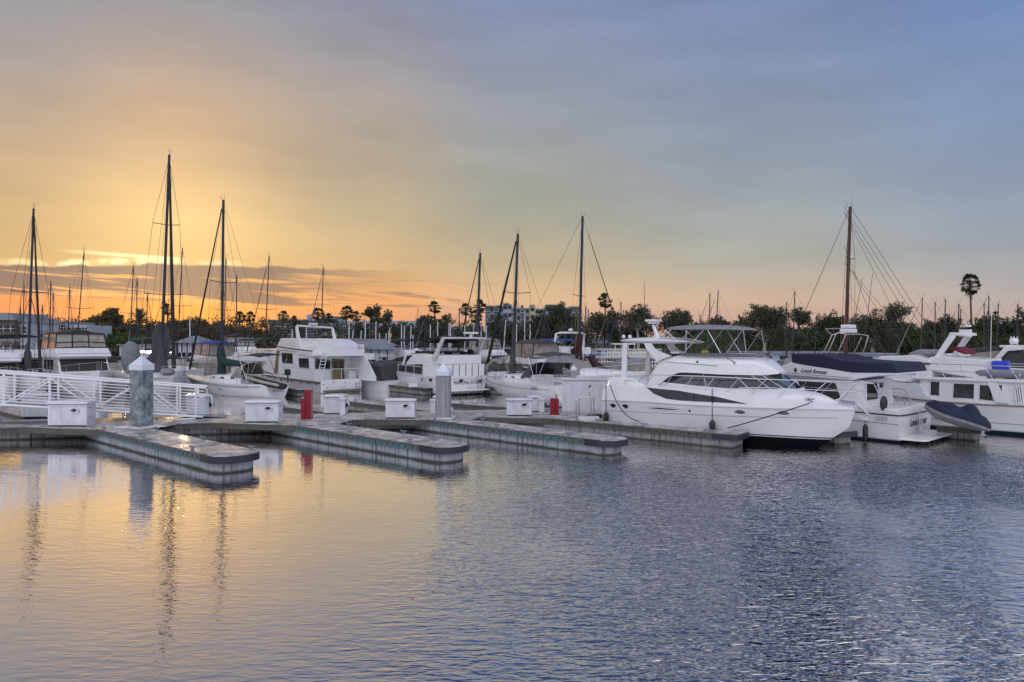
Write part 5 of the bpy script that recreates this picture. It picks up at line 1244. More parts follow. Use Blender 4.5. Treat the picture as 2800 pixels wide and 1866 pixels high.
# arch
for y,pa,pb in ((ks+.05,(811,893),(821,957)),(-ks-.02,(909,898),(926,972))):
    a_=S([pa],y)[0]; b_=S([pb],y)[0]; M=MB(); M.prism([(a_[0]-.12,a_[1]),(a_[0]+.12,a_[1]),(b_[0]+.34,b_[1]),(b_[0]-.22,b_[1])],y-.06,y+.06); M.build('arch_leg',GEL,Ct,bevel=.02)
a_=S([(813,891)],ks)[0]; b_=S([(908,897)],-ks)[0]
M=MB(); M.tube([(a_[0],ks+.05,a_[1]),(b_[0],-ks-.02,b_[1])],.075,8); M.build('arch_top',GEL,Ct,smooth=50)
M=MB(); M.box(((a_[0]+b_[0])/2,.2,(a_[1]+b_[1])/2+.22),(.5,.6,.18)); M.build('radar_box',GELD,Ct,bevel=.05)
M=MB(); q=S([(904,934)],-.9)[0]; M.ball((q[0],-.9,q[1]),.28,.28,.22); M.build('satellite_dome',GEL,Ct,smooth=60)
M=MB(); q=S([(723,932),(770,927)],1.0); M.slab([(q[1][0],-1.2),(q[0][0],-1.2),(q[0][0],1.2),(q[1][0],1.2)],q[1][1]-.03,q[1][1]+.03); M.v=[(v[0],v[1],v[2]-.12*abs(v[0]-q[1][0])/abs(q[0][0]-q[1][0])) for v in M.v]; M.build('bow_awning',GREENC,Ct)
l=C([(877,975),(877,1038)],xa-1.3); ladder(Ct,(xa-1.75,l[0][0],l[0][1]),(xa-1.2,l[1][0],l[1][1]),.46,7,WHITEP,r=.028)
zr2=C([(880,1011),(995,1018)],0)[0][1]
M=MB(); M.tube([(xa-.3,hb*.93,zr2),(.05,hb*.93,zr2),(.02,0,zr2),(.05,-hb*.93,zr2),(xa-.5,-hb*.93,zr2)],.022,6); M.build('cockpit_rail',WHITEP,Ct,smooth=50)
M=MB()
for y in (-.93,-.45,0,.45,.93): M.tube([(.04,hb*y,zr2),(.04,hb*y,zt_[0][1])],.018,5)
M.build('stanchion',WHITEP,Ct,each=True)
M=MB(); q=C([(958,1030)],.5)[0]; M.slab([(.25,q[0]-.4),(.7,q[0]-.4),(.7,q[0]+.35),(.25,q[0]+.35)],zd,zd+.75); M.build('deck_locker',GELD,Ct,bevel=.03)
l=C([(978,1045),(979,1076)],-.1); ladder(Ct,(-.08,l[0][0],l[0][1]),(-.12,l[1][0],l[1][1]),.42,4,STEEL)
M=MB(); M.slab([(-.55,-hb*.85),(0,-hb*.9),(0,hb*.9),(-.55,hb*.85)],.16,.22); M.build('swim_platform',TEAKG,Ct,bevel=.01)
# bow part glimpsed behind the sloop
bx=S([(716,965),(752,960),(750,985),(716,985)],ks*.8); cabin(Ct,'forward_deckhouse',[(bx[3][0],zr(bx[3][0])+.15),(bx[0][0],bx[0][1]),(bx[1][0],bx[1][1]),(bx[1][0],zr(bx[1][0])+.1)],ks*.8,GELW,.05)
# ---------------------------------------------------------------- "principal interest"
c0=PZ(1196,1084); th=124; n=Vector((-math.sin(R(th)),math.cos(R(th)))); hb=2.15; cc=Vector((c0.x,c0.y))-n*hb
fD=Frame(cc.x,cc.y,th); Dt=fD.empty('motor_cruiser','white cruiser with name across its wide stern and a tall grey arch','motor cruiser')
S=lambda pts,o=hb:fD.sides(pts,o)
C=lambda pts,x:fD.crosses(pts,x)
se=S([(1195,1032),(1150,1026),(1100,1020),(1050,1012),(1036,1009)]); LD=S([(1034,1008)],0.1)[0][0]; print('PRINCIPAL L',LD,se)
zt0=se[0][1]
zz=tab([(0,zt0)]+[(max(.1,a),b) for a,b in se[:3]]+[(LD,zt0+.75)])
HD=stripe_hull('principal_hull',[(-.6,.10,(.03,.035,.035))])
hD=mk_hull(Dt,LD,2*hb,[(q,zz(q*LD)) for q in (0,.15,.3,.5,.7,.85,1)],HD,tw=.97,pexp=(.09,.75),fwd=.4)
line_on(Dt,hD,'rub_rail',GELD,lambda x:zz(x)-.12,.02,LD-.2,.025,.01,20)
q=S([(1100,1048),(1195,1057)]); line_on(Dt,hD,'spray_rail',GELD,lambda x:q[1][1]+.015*x,.1,LD*.75,.02,.004)
for px,py,wd_ in ((1058,1029,.18),(1084,1033,.22),(1152,1038,.12),(1176,1040,.26),(1193,1040,.2)):
    c=S([(px,py)],hb*.98)[0]; wind(Dt,[[(c[0]-wd_,c[1]-.12),(c[0]+wd_,c[1]-.12),(c[0]+wd_,c[1]+.12),(c[0]-wd_,c[1]+.12)]],hD.Y,GLASS,name='hull_window',frame=GELD,fr=.012)
kd=1.85
# forward trunk, dark windscreen, saloon, aft cabin
tk=S([(1060,1010),(1085,1002),(1112,1000)],1.3)
fw=S([(1112,995),(1166,998),(1158,1024),(1104,1019)],kd-.25)
cabin(Dt,'windscreen',[(fw[3][0]+1.2,zz(fw[3][0])+.05),(fw[0][0],fw[0][1]),(fw[1][0],fw[1][1]),(fw[2][0],zz(fw[2][0])-.02)],kd-.25,BROWNG,.04)
sd_=S([(1166,996),(1192,997),(1192,1028),(1158,1024)],kd-.05)
cabin(Dt,'saloon',[(1.9,zz(1)+.0),(1.9,sd_[1][1]+.0),(sd_[0][0],sd_[0][1]),(sd_[3][0],zz(sd_[3][0])-.02)],kd-.05,GEL,.04)
bwz=C([(1200,998),(1330,1001)],0)[0][1]
M=MB(); M.slab([(.05,-hb*.93),(2.6,-hb*.95),(2.6,hb*.95),(.05,hb*.93)],zt0-.0,bwz); M.build('aft_deck_cover',GEL,Dt,bevel=.04)
M=MB()
for i in range(8):
    y=hb*(-.9+1.8*i/7); M.box((.035,y,(zt0+bwz)/2),(.03,.035,bwz-zt0-.03))
M.build('cover_post',BLACKC,Dt,each=True)
fy=S([(1108,998),(1113,987),(1130,968),(1160,967),(1190,972),(1190,996)],kd-.1)
cabin(Dt,'flybridge',[fy[0],fy[1],fy[2],fy[3],(fy[3][0]-2.8,fy[3][1]-.1),(fy[3][0]-2.8,fy[5][1]),fy[5]],kd-.15,GEL,.05)
q=S([(1130,968),(1165,975),(1178,964),(1134,960)],kd-.1); cabin(Dt,'bridge_screen',[(a,b) for a,b in q],kd-.2,BLACKC,.02)
M=MB(); q=S([(1172,930),(1205,926)],kd-.3); xm=q[0][0]; M.prism([(xm+.2,q[0][1]-.25),(xm+.1,q[0][1]+.15),(xm-.9,q[0][1]+.3),(xm-2.3,q[0][1]+.22),(xm-2.4,q[0][1]-.0),(xm-1,q[0][1]+.05)],-kd*.8,kd*.8); M.build('bimini_top',BLACKC,Dt,bevel=.04)
legx=S([(1182,974),(1207,926)],kd)
for sg in (-1,1):
    M=MB(); M.prism([(legx[0][0]+.25,legx[0][1]-.3),(legx[1][0]+.05,legx[1][1]),(legx[1][0]-.30,legx[1][1]),(legx[0][0]-.45,legx[0][1]-.3)],sg*kd,sg*(kd-.16)); M.build('arch_leg',GELD,Dt,bevel=.04)
M=MB(); M.slab([(legx[1][0]-.30,-kd),(legx[1][0]+.06,-kd),(legx[1][0]+.06,kd),(legx[1][0]-.30,kd)],legx[1][1]-.03,legx[1][1]+.10); M.build('arch_top',GELD,Dt,bevel=.03)
M=MB(); M.box((legx[1][0]-.1,-.6,legx[1][1]+.42),(.4,1.1,.14)); M.cyl((legx[1][0]-.1,-.6,legx[1][1]+.1),.12,.26,10); M.build('radar_scanner',GEL,Dt,bevel=.02)
zfd=fy[5][1]
M=MB()
for y0,y1 in ((kd-.3,.25),(-.05,-kd*.6)): M.slab([(1.6,y1),(2.0,y1),(2.0,y0),(1.6,y0)],bwz+.02,bwz+.95)
M.build('aft_screen',BLACKC,Dt,bevel=.03,each=True)
M=MB(); M.slab([(1.2,.2),(1.55,.2),(1.55,.9),(1.2,.9)],bwz+.0,bwz+.42); M.build('orange_locker',ORANGE,Dt,bevel=.02)
for y in (kd-.6,-.1):
    l=[(1.3,y,bwz+.9),(.75,y-.05,bwz-.0)]; ladder(Dt,l[0],l[1],.5,4,WHITEP,r=.02)
M=MB(); M.ball((1.1,-kd*.72,bwz+.85),.28,.28,.28); M.tube([(1.0,-kd*.72,bwz+.6),(.9,-kd*.72,bwz)],.04,6); M.build('covered_lifebuoy',BLACKC,Dt,smooth=50)
q=C([(1262,1041)],-.0)[0]; q0=C([(1247,1044),(1323,1047)],0); wdt=abs(q0[1][0]-q0[0][0]); my=(q0[0][0]+q0[1][0])/2
ttext(Dt,'PRINCIPAL INTEREST',.36,my+.1,q0[0][1]-.22,0,sx=.80,bold=.004,shear=.12)
ttext(Dt,'M D R',.16,my,C([(1280,1061)],0)[0][1]-.05,0,sx=1.0,mt=INKG)
for a,b in (((1256,1036),(1266,1046)),((1309,1039),(1318,1046))):
    p=C([a,b],0); M=MB(); M.slab([(-.02,min(p[0][0],p[1][0])),(.01,min(p[0][0],p[1][0])),(.01,max(p[0][0],p[1][0])),(-.02,max(p[0][0],p[1][0]))],p[1][1],p[0][1]+.02); M.build('transom_window',GLASS,Dt)
M=MB(); M.tube([(-.01,-hb*.9,zt0-.18),(-.03,0,zt0-.18),(-.01,hb*.9,zt0-.18)],.03,6); M.build('transom_trim',GELD,Dt,smooth=50)
platform(Dt,hb,.42,-.8,7)
l=C([(1311,1026),(1312,1072)],-.1); ladder(Dt,(-.08,l[0][0],l[0][1]),(-.12,l[1][0],l[1][1]),.38,5,STEEL)
rp=[(x,hD.hw(x)*.96,zz(x)+.62) for x in arange(fw[2][0]-.6,LD-.25,10)]+[(LD+.25,.1,zz(LD)+.70)]
rail(Dt,rp,.60,.018,mt=WHITEP); rail(Dt,[(a,-b,c) for a,b,c in rp],.60,.018,mt=WHITEP)
M=MB(); M.slab([(LD-.5,-.22),(LD+.7,-.14),(LD+.7,.14),(LD-.5,.22)],zz(LD)-.05,zz(LD)+.06); M.build('bow_pulpit',TEAKG,Dt,bevel=.02)
# dock box standing under this boat's bow
o=dock_box('white dock box with a grey door on the finger dock under the cruiser bow',1117,1142,1061,1042,.6,hood=False,group=None)
# ---------------------------------------------------------------- sailing boats
def bez(a,b,c,n=8):
    a,b,c=Vector(a),Vector(b),Vector(c); return [a*(1-t)**2+b*2*t*(1-t)+c*t*t for t in [i/n for i in range(n+1)]]
def sailboat(label,px,topy,Y,deg,L,B,fb=1.05,pxt=None,hullm=None,mastm=None,cover=None,stack=None,jib=BLACKC,jibr=.06,spread=(.52,),mr=.085,det=1,dodger=None,bimini=None,name='sailing_boat',group=None,cat='sailing boat',mf=.60,bulk=1.0,boomz=None,ladderk=False,trm=0,windex=True,hgh=1.0,coverlen=.8,stayk=1.0,stripe=None,twosp=False):
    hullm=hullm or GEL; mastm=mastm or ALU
    u=(math.cos(R(deg)),math.sin(R(deg))); mp=XY(px,Y); Lm=L*mf
    f=Frame(mp.x-u[0]*Lm,mp.y-u[1]*Lm,deg); t=f.empty(name,label,cat,group)
    H=ZA(topy,Y); zd=fb
    h=mk_hull(t,L,B,[(0,fb*.95),(.25,fb*.92),(.5,fb*.98),(.75,fb*1.12),(1,fb*1.32)],hullm,tw=.62 if det else .7,full=.42,rake=.16,pexp=(.34,.60),keel=-.35,m=8 if det else 4,fwd=.3,sm=40)
    # cabin trunk
    cw=tab([(L*.28,B*.30),(L*.5,B*.31),(L*.68,B*.20),(L*.78,B*.05)]); ct=tab([(L*.27,fb+.50*hgh),(L*.5,fb+.48*hgh),(L*.68,fb+.36*hgh),(L*.78,fb*1.1)])
    M=MB(); ca=Shell(arange(L*.27,L*.77,9 if det else 5),lambda x:fb*.9,ct,cw,lambda x,q:1-.12*q); ca.mesh(M,4 if det else 2,camber=.06); M.build('cabin_trunk',GEL,t,smooth=35)
    # mast
    z0=fb+.3; bx=boomz or (zd+1.15)
    dx=0
    if pxt is not None:  # measured lean
        k=(pxt-px)/F*Y; lx=k*u[0]; ly=-k*u[1]*0+k*(-math.sin(R(deg)))
    else: lx=ly=0
    mt_=Vector((Lm+lx,ly,H)); mb=Vector((Lm,0,z0)); zc_=(bx+.5-z0)/(H-z0)
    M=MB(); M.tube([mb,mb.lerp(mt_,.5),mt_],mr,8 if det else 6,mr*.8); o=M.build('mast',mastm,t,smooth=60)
    if windex:
        M=MB(); M.tube([mt_+Vector((-.1,0,0)),mt_+Vector((-.12,0,.5))],.012,4); M.tube([mt_+Vector((.15,0,.0)),mt_+Vector((.22,.1,.32)),mt_+Vector((.35,.1,.36))],.012,4); M.build('masthead_gear',DARKM,t,each=False)
    ch=[Vector((Lm-.15,s*B*.44,fb)) for s in(-1,1)]
    bow=Vector((L-.1,0,h.sheer(L)+.02)); stern=Vector((.05,0,fb))
    wr=.013*stayk*max(1,Y/55)
    M=MB()
    sps=[]
    for q in spread:
        p=mb.lerp(mt_,q); hw_=B*(.34 if q<.6 else .24)
        for s in (-1,1): M.tube([p,p+Vector((-.12,s*hw_,.10))],.028,5)
        sps.append((p,hw_))
    if sps: M.build('spreader',mastm if det else DARKM,t)
    M=MB()
    for s,c_ in zip((-1,1),ch):
        if sps:
            p,hw_=sps[-1]; M.tube([c_,sps[0][0]+Vector((-.12,s*sps[0][1],.1)),p+Vector((-.12,s*hw_,.10)),mt_+Vector((0,0,-.2))],wr,4)
            M.tube([c_+Vector((.3,0,0)),sps[0][0]+Vector((0,0,-.1))],wr,4)
            if det: M.tube([c_+Vector((-.5,0,0)),sps[0][0]+Vector((0,0,-.15))],wr,4)
        else: M.tube([c_,mb.lerp(mt_,.85)],wr,4)
    M.tube([mt_,bow],wr,4); M.tube([mt_,stern+Vector((0,0,.0))],wr,4)
    if det:
        for s,q in ((.08,.55),(-.14,.75),(.2,.9)): M.tube([mb.lerp(mt_,q)+Vector((0,s,0)),Vector((Lm-.5,s*2.5,fb+.4))],wr*.8,4)
    M.build('rigging',WIRE,t)
    if jib:
        a=mt_.lerp(bow,.05 if jibr>.05 else .12); b=mt_.lerp(bow,.97); pts=[a.lerp(b,i/8) for i in range(9)]
        M=MB(); n0=len(M.v); M.tube(pts,jibr*.55,7,jibr*1.15); M.build('furled_jib',jib,t,smooth=60)
    # boom and sail cover
    if cover or det:
        bl=Lm-L*.10; zb=bx
        M=MB(); M.tube([(Lm-.05,0,zb),(Lm-bl*coverlen-.4,0,zb-.02)],.06,7); M.build('boom',mastm,t,smooth=60)
    if cover:
        M=MB(); n=14; rows=[]
        for i in range(n+1):
            q=i/n; x=Lm+.12-(bl*coverlen)*q; r=bulk*(.17+.12*(1-q)) if q<.93 else bulk*.12
            hh=bulk*(.30*(1-q)**.8+.22)+ (bulk*1.0*max(0,1-q/.10) if stack else 0)
            row=[]
            for k in range(10):
                a=2*math.pi*k/10; wv=.02*math.sin(5*q*9+k*2)
                row.append((x,(r+wv)*math.cos(a),zb+hh*.42+ (hh*.5+wv)*math.sin(a)))
            rows.append(row)
        n0=len(M.v); M.grid(rows,close=True); M.f.append(tuple(range(10))); M.f.append(tuple(n*10+k for k in range(10))[::-1]); M.build('sail_cover',cover,t,smooth=65)
    if stack:
        M=MB(); M.tube([(Lm,0,z0+.2),(Lm,0,zb+.4),(Lm-.0,0,zb+stack)],mr+.20*bulk,9,mr+.03); M.build('mast_cover',cover or GREYC,t,smooth=60)
    if det:
        # pulpit, pushpit, lifelines
        zs=h.sheer
        M=MB(); M.tube([(L-1.1,-h.hw(L-1.1)*.9,zs(L)+.0),(L-1.0,-h.hw(L-1.0)*.9,zs(L)+.62),(L+.05,0,zs(L)+.66),(L-1.0,h.hw(L-1.0)*.9,zs(L)+.62),(L-1.1,h.hw(L-1.1)*.9,zs(L))],.018,6); M.build('pulpit',STEEL,t,smooth=60)
        M=MB(); M.tube([(1.1,-B*.40,fb),(1.0,-B*.41,fb+.62),(.05,-B*.30,fb+.64),(.0,0,fb+.62),(.05,B*.30,fb+.64),(1.0,B*.41,fb+.62),(1.1,B*.40,fb)],.018,6); M.build('pushpit',STEEL,t,smooth=60)
        for s in (-1,1):
            pts=[(x,s*h.hw(x)*.96,zs(x)+.60) for x in arange(1.1,L-1.1,7)]
            M=MB(); M.tube(pts,.010,4); M.tube([(p[0],p[1],p[2]-.3) for p in pts],.008,4)
            M.build('lifeline',STEEL,t,each=True)
            M=MB()
            for p in pts[1:-1]: M.tube([p,(p[0],p[1],p[2]-.62)],.014,5)
            M.build('stanchion',STEEL,t,each=True)
        for i in range(3):
            x=L*(.36+.11*i); zz=fb+.27; wind(t,[[(x-.22,zz-.05),(x+.22,zz-.05),(x+.20,zz+.07),(x-.2,zz+.07)]],ca.Y,GLASS,name='cabin_port')
        if stripe:
            for dz in stripe: line_on(t,h,'hull_stripe',INK,lambda x:zs(x)-dz,.5,L-.5,.014,.004,20)
    if dodger:
        x0=L*.26; M=MB(); rows=[]
        for i in range(6):
            q=i/5; x=x0+1.25*q; hh=1.05*math.sin(math.pi/2*min(1,(1-q)*1.25+.05)); rows.append([(x,B*.30*math.cos(math.pi*k/10),fb+.35+hh*max(0,math.sin(math.pi*k/10))**.6) for k in range(11)])
        M.grid(rows); M.build('dodger',dodger,t,smooth=50,solid=.02)
    if bimini:
        x0=L*.03; ln=L*.23; M=MB(); rows=[]
        for i in range(7):
            q=i/6; x=x0+ln*q; rows.append([(x,B*.40*(1-2*k/8),fb+1.85+.12*math.sin(math.pi*q)+.16*math.sin(math.pi*k/8)) for k in range(9)])
        M.grid(rows); M.build('bimini',bimini,t,smooth=50,solid=.03)
        M=MB()
        for s in (-1,1):
            for a,b in ((.08,.5),(.5,.5),(.95,.5)): M.tube([(x0+ln*a,s*B*.38,fb+1.85),(x0+ln*b,s*B*.42,fb)],.014,5)
        M.build('bimini_frame',STEEL,t,each=True)
    return t,f,h
# --- the named ones
sailboat('sailing boat at far left with a dark furled jib and grey sail cover',75,571,51,-45,11.5,3.4,1.1,pxt=92,cover=GREYC,stack=1.6,jib=BLACKC,jibr=.09,spread=(.50,),bulk=.9,mr=.095)
K_,fK,hK=sailboat('pale grey sailing boat carrying the tallest mast, under a dark grey sail cover',440,424,52,-54,13.6,3.9,1.25,pxt=463,hullm=GELD,cover=GREYC,stack=2.1,jib=BLACKC,jibr=.13,spread=(.36,.68),bulk=2.3,mr=.115,bimini=None,stripe=(.16,),coverlen=.62)
M=MB(); M.ball((9.6,.2,1.75),1.2,.5,.30,16,8); M.v=[(v[0],v[1],v[2]) for v in M.v]; o=M.build('covered_dinghy',SILVC,smooth=60); o.location=world(fK,0,0,0); o.rotation_euler=(0,0,fK.t); tag(o,'pale covered dinghy lashed on the foredeck below the tallest mast','dinghy')
W_,fW,hW=sailboat('white sloop with a dark green sail cover and green bimini, dinghy hanging off its stern',606,547,52.3,148,10.8,3.3,1.05,pxt=611,cover=GREENC,stack=1.5,jib=BLACKC,jibr=.075,spread=(.53,),bulk=1.25,mr=.115,dodger=CLEARV,bimini=GREENC,stripe=(.16,.25),coverlen=.55)
# name on quarter
ttext(W_,'SAN MIGUEL',.20,.0,.42,-.0,sx=.9,mt=INKG,xf=lambda z:-.02)
stext(W_,'SERENA',.20,4.6,.45,hW.Y,1,sx=.9,mt=INKG)
# hanging dinghy on davits
a=P(668,1033,49.5); b=P(774,1058,48.0); d=(a-b); Ld=d.length; dn=thing('hanging_dinghy','dark grey inflatable dinghy hanging tilted from the stern of the white sloop','dinghy',tuple((a+b)/2)); dn.rotation_euler=d.to_track_quat('X','Z').to_euler()
M=MB(); rows=[]
for i in range(15):
    q=i/14; x=-Ld/2+Ld*q; w=.62*max(.12,1-abs(2*q-.85)**3.0*.75)**.6; rise=.20*max(0,q-.6)
    rows.append([(x,w*math.cos(math.pi*k/9),rise+.02+.24*(-1 if k else -1)*math.sin(math.pi*k/9)) for k in range(10)]+[(x,-w*.7,rise+.16),(x,w*.7,rise+.16)])
M.grid(rows,close=True); M.f.append(tuple(range(12))); M.f.append(tuple(14*12+k for k in range(12))[::-1]); M.build('hull',BROWNG,dn,smooth=50)
M=MB(); M.tube([(-Ld/2,.5,.12),(-Ld*.1,.6,.12),(Ld*.3,.5,.16),(Ld*.48,0,.26),(Ld*.3,-.5,.16),(-Ld*.1,-.6,.12),(-Ld/2,-.5,.12)],.10,8); M.build('rim_tube',TANC,dn,smooth=60)
# outboards and grill clutter on the pushpit
ob=thing('outboard_motor','dark outboard motor clamped to the stern rail of the white sloop','outboard',world(fW,.15,-1.0,1.0),fW.t)
M=MB(); M.slab([(-.16,-.14),(.22,-.14),(.22,.14),(-.16,.14)],.55,1.0); M.build('cowl',BLACK,ob,bevel=.06); M=MB(); M.tube([(0,0,.56),(0,0,-.1)],.06,8,.04); M.build('leg',DARKM,ob,smooth=50)
S1,fS1,hS1=sailboat('light grey sloop with a thick dark furled jib, navy dodger and bimini',1402,640,51.5,122,11.2,3.6,1.15,pxt=1416,hullm=GEL,jib=BLACKC,jibr=.11,spread=(.58,),mr=.12,dodger=GREYC,bimini=GREYC,stack=.0 or None,stripe=(.30,),mf=.62)
M=MB(); M.tube([(fS1 and 11.2*.62,0,1.4),(11.2*.62,0,2.3),(11.2*.62,0,3.6)],.28,9,.20); M.build('mast_cover',GREYC,S1,smooth=60)
stext(S1,'Adagio',.24,1.7,.80,hS1.Y,1,mt=INKG,shear=.4)
sailboat('sailing boat with a tan sail cover just right of the lettered cruiser stern',1302,692,57,122,10.5,3.3,1.1,pxt=1313,cover=TANC,stack=1.3,jib=BLACKC,jibr=.06,spread=(.5,),bulk=1.2,mr=.12,coverlen=.8,dodger=TANC)
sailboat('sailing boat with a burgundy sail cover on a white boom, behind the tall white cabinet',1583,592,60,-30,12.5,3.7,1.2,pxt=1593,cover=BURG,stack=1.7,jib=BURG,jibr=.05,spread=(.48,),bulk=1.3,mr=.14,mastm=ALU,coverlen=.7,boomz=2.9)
# a burgundy staysail bundled on the foredeck
M=MB(); q=[P(1613,975,56),P(1625,995,56),P(1640,1010,56),P(1662,1028,55.5)]; M.tube([q[0],q[1],q[2],q[3]],.22,9,.55); tag(M.build('furled_sail',BURG,smooth=60),'burgundy sail bundled over the rail right of the tall white cabinet','sail')
Wd,fWd,hWd=sailboat('wooden-masted sailing boat standing tall behind the navy-covered cruiser',2309,566,44,135,11.5,3.4,1.1,pxt=2325,mastm=WOODM,cover=NAVYC,stack=None,jib=WIRE,jibr=.022,spread=(.30,.70),mr=.13,mf=.60,boomz=1.9)
H=ZA(566,44); M=MB()
for z,x,y in ((H,.3,.5),(H-.3,1.2,-.9),(H-.4,1.6,1.1),(H*.72,.8,.9),(H*.72,2.2,-1.1),(H*.60,3.0,1.2),(H*.45,9.8,.1),(H*.8,4.2,-1.3)): M.tube([(6.9,0,z),(x,y,1.2)],.012,4)
M.build('running_rigging',WIRE,Wd,each=True)
# --- more distant masts: (x foot, x top, y top, depth, heading, mast)
far=[(52,56,836,92,-41,'w'),(61,66,781,88,-41,'d'),(112,116,833,98,-41,'w'),(135,139,769,90,-41,'w'),(142,146,801,100,-41,'w'),(184,191,785,84,-41,'w'),(205,230,688,66,139,'a'),
(352,365,727,80,-41,'a'),(372,375,761,86,139,'a'),(396,404,803,84,-41,'w'),(483,499,679,70,139,'a'),(520,519,868,120,-41,'w'),(611,618,706,76,-41,'a'),(646,647,753,64,139,'k'),(722,736,699,72,139,'a'),(876,884,731,74,139,'a'),
(800,799,900,118,139,'w'),(838,838,896,120,139,'w'),(953,955,874,104,139,'w'),(960,966,902,112,139,'w'),(984,988,904,116,-41,'w'),(998,999,866,100,139,'w'),(1027,1028,880,104,139,'w'),(1037,1038,912,115,-41,'w'),(1056,1056,912,118,139,'w'),(1065,1066,899,108,139,'w'),(1098,1098,888,102,-41,'w'),(1104,1106,891,110,139,'w'),(1121,1124,890,100,139,'w'),(1129,1129,916,118,139,'w'),(1143,1143,842,128,139,'n'),(1160,1161,866,96,139,'a'),(1176,1177,888,106,-41,'w'),(1196,1197,880,104,139,'w'),(1227,1228,884,108,139,'w'),(1232,1232,886,118,-41,'w'),(1255,1256,842,98,139,'w'),(1270,1271,889,106,139,'w'),(1294,1295,884,110,139,'w'),
(1315,1316,896,112,139,'w'),(1328,1330,893,104,-41,'w'),(1375,1383,875,96,139,'w'),(1411,1413,886,108,139,'w'),(1434,1435,852,88,-41,'w'),(1448,1450,886,96,139,'w'),(1488,1490,844,86,139,'w'),(1524,1525,918,104,139,'w'),(1544,1549,843,84,-41,'w'),(1597,1602,838,78,139,'w'),(1614,1608,845,90,139,'w'),(1662,1663,853,84,139,'a'),(1697,1698,826,82,139,'a'),(1704,1705,848,96,-41,'w'),(1824,1824,850,90,139,'a'),(1876,1876,905,96,139,'w'),(1912,1914,861,88,139,'a'),(1938,1941,802,80,139,'a'),(1954,1964,795,78,139,'a'),(1969,1970,863,92,-41,'a'),(2020,2022,861,88,139,'a'),
(2149,2151,826,72,139,'a'),(2168,2173,797,70,139,'a'),(2228,2233,862,80,139,'a'),(2517,2522,814,66,139,'o'),(2556,2557,826,70,139,'a'),(2583,2585,818,70,-41,'a'),(2616,2622,831,74,139,'a'),(2625,2627,845,78,-41,'a'),(2690,2691,829,74,139,'k'),(2702,2704,810,70,-41,'a'),(2723,2730,830,74,139,'a'),(2778,2783,831,76,139,'a')]
zones=[(440,'left of the tallest mast'),(600,'right of the tallest mast'),(900,'above the white double-deck trawler'),(1030,'above the white boathouses'),(1300,'above the lettered cruiser'),(1640,'over the grey sloop'),(2110,'above the large yacht'),(2480,'above the navy-covered cruiser'),(2801,'above the pilothouse trawler')]
ordn=['first','second','third','fourth','fifth','sixth','seventh','eighth','ninth','tenth','eleventh','twelfth','thirteenth','fourteenth','fifteenth','sixteenth','seventeenth','eighteenth','nineteenth','twentieth']
far=[(a,b,c,d,e,('a' if (k=='w' and c<850) else k)) for a,b,c,d,e,k in far]  # white masts reaching into the sky take the painted backlit tone
far.sort(key=lambda q:q[0]); cnt={}
wd_={'w':('white',ALUW),'a':('backlit dark',ALU),'d':('dark',DARKM),'k':('black',DARKM),'o':('varnished',WOODM),'n':('needle-thin',DARKM)}
rnd=random.Random(3)
covs=[None,BLUEC,NAVYC,TANC,GREENC,SILVC,GREYC,BURG]
for (px,pt,ty,Y,dg_,k) in far:
    zn=[z for z in zones if px<z[0]][0][1]; cnt[zn]=cnt.get(zn,0)+1
    nm,mm_=wd_[k]; hgt=ZA(ty,Y); L=max(6.5,min(12,hgt*.82+rnd.uniform(-.6,.6)))
    sailboat('far boat with %s mast, %s from left %s'%(nm,ordn[cnt[zn]-1],zn),px,ty,Y,dg_+rnd.uniform(-4,4),L,L*.31,.9,pxt=pt,mastm=mm_,cover=rnd.choice(covs),jib=(rnd.choice([BLACKC,SILVC,BLUEC,GREYC]) if rnd.random()<.55 and k!='n' else None),jibr=.045,spread=(.52,) if k!='n' else (),mr=.030*Y/36 if k!='n' else .05,det=0,group='far sailing boats with bare masts',windex=(Y<90),bulk=.8,stayk=.6)
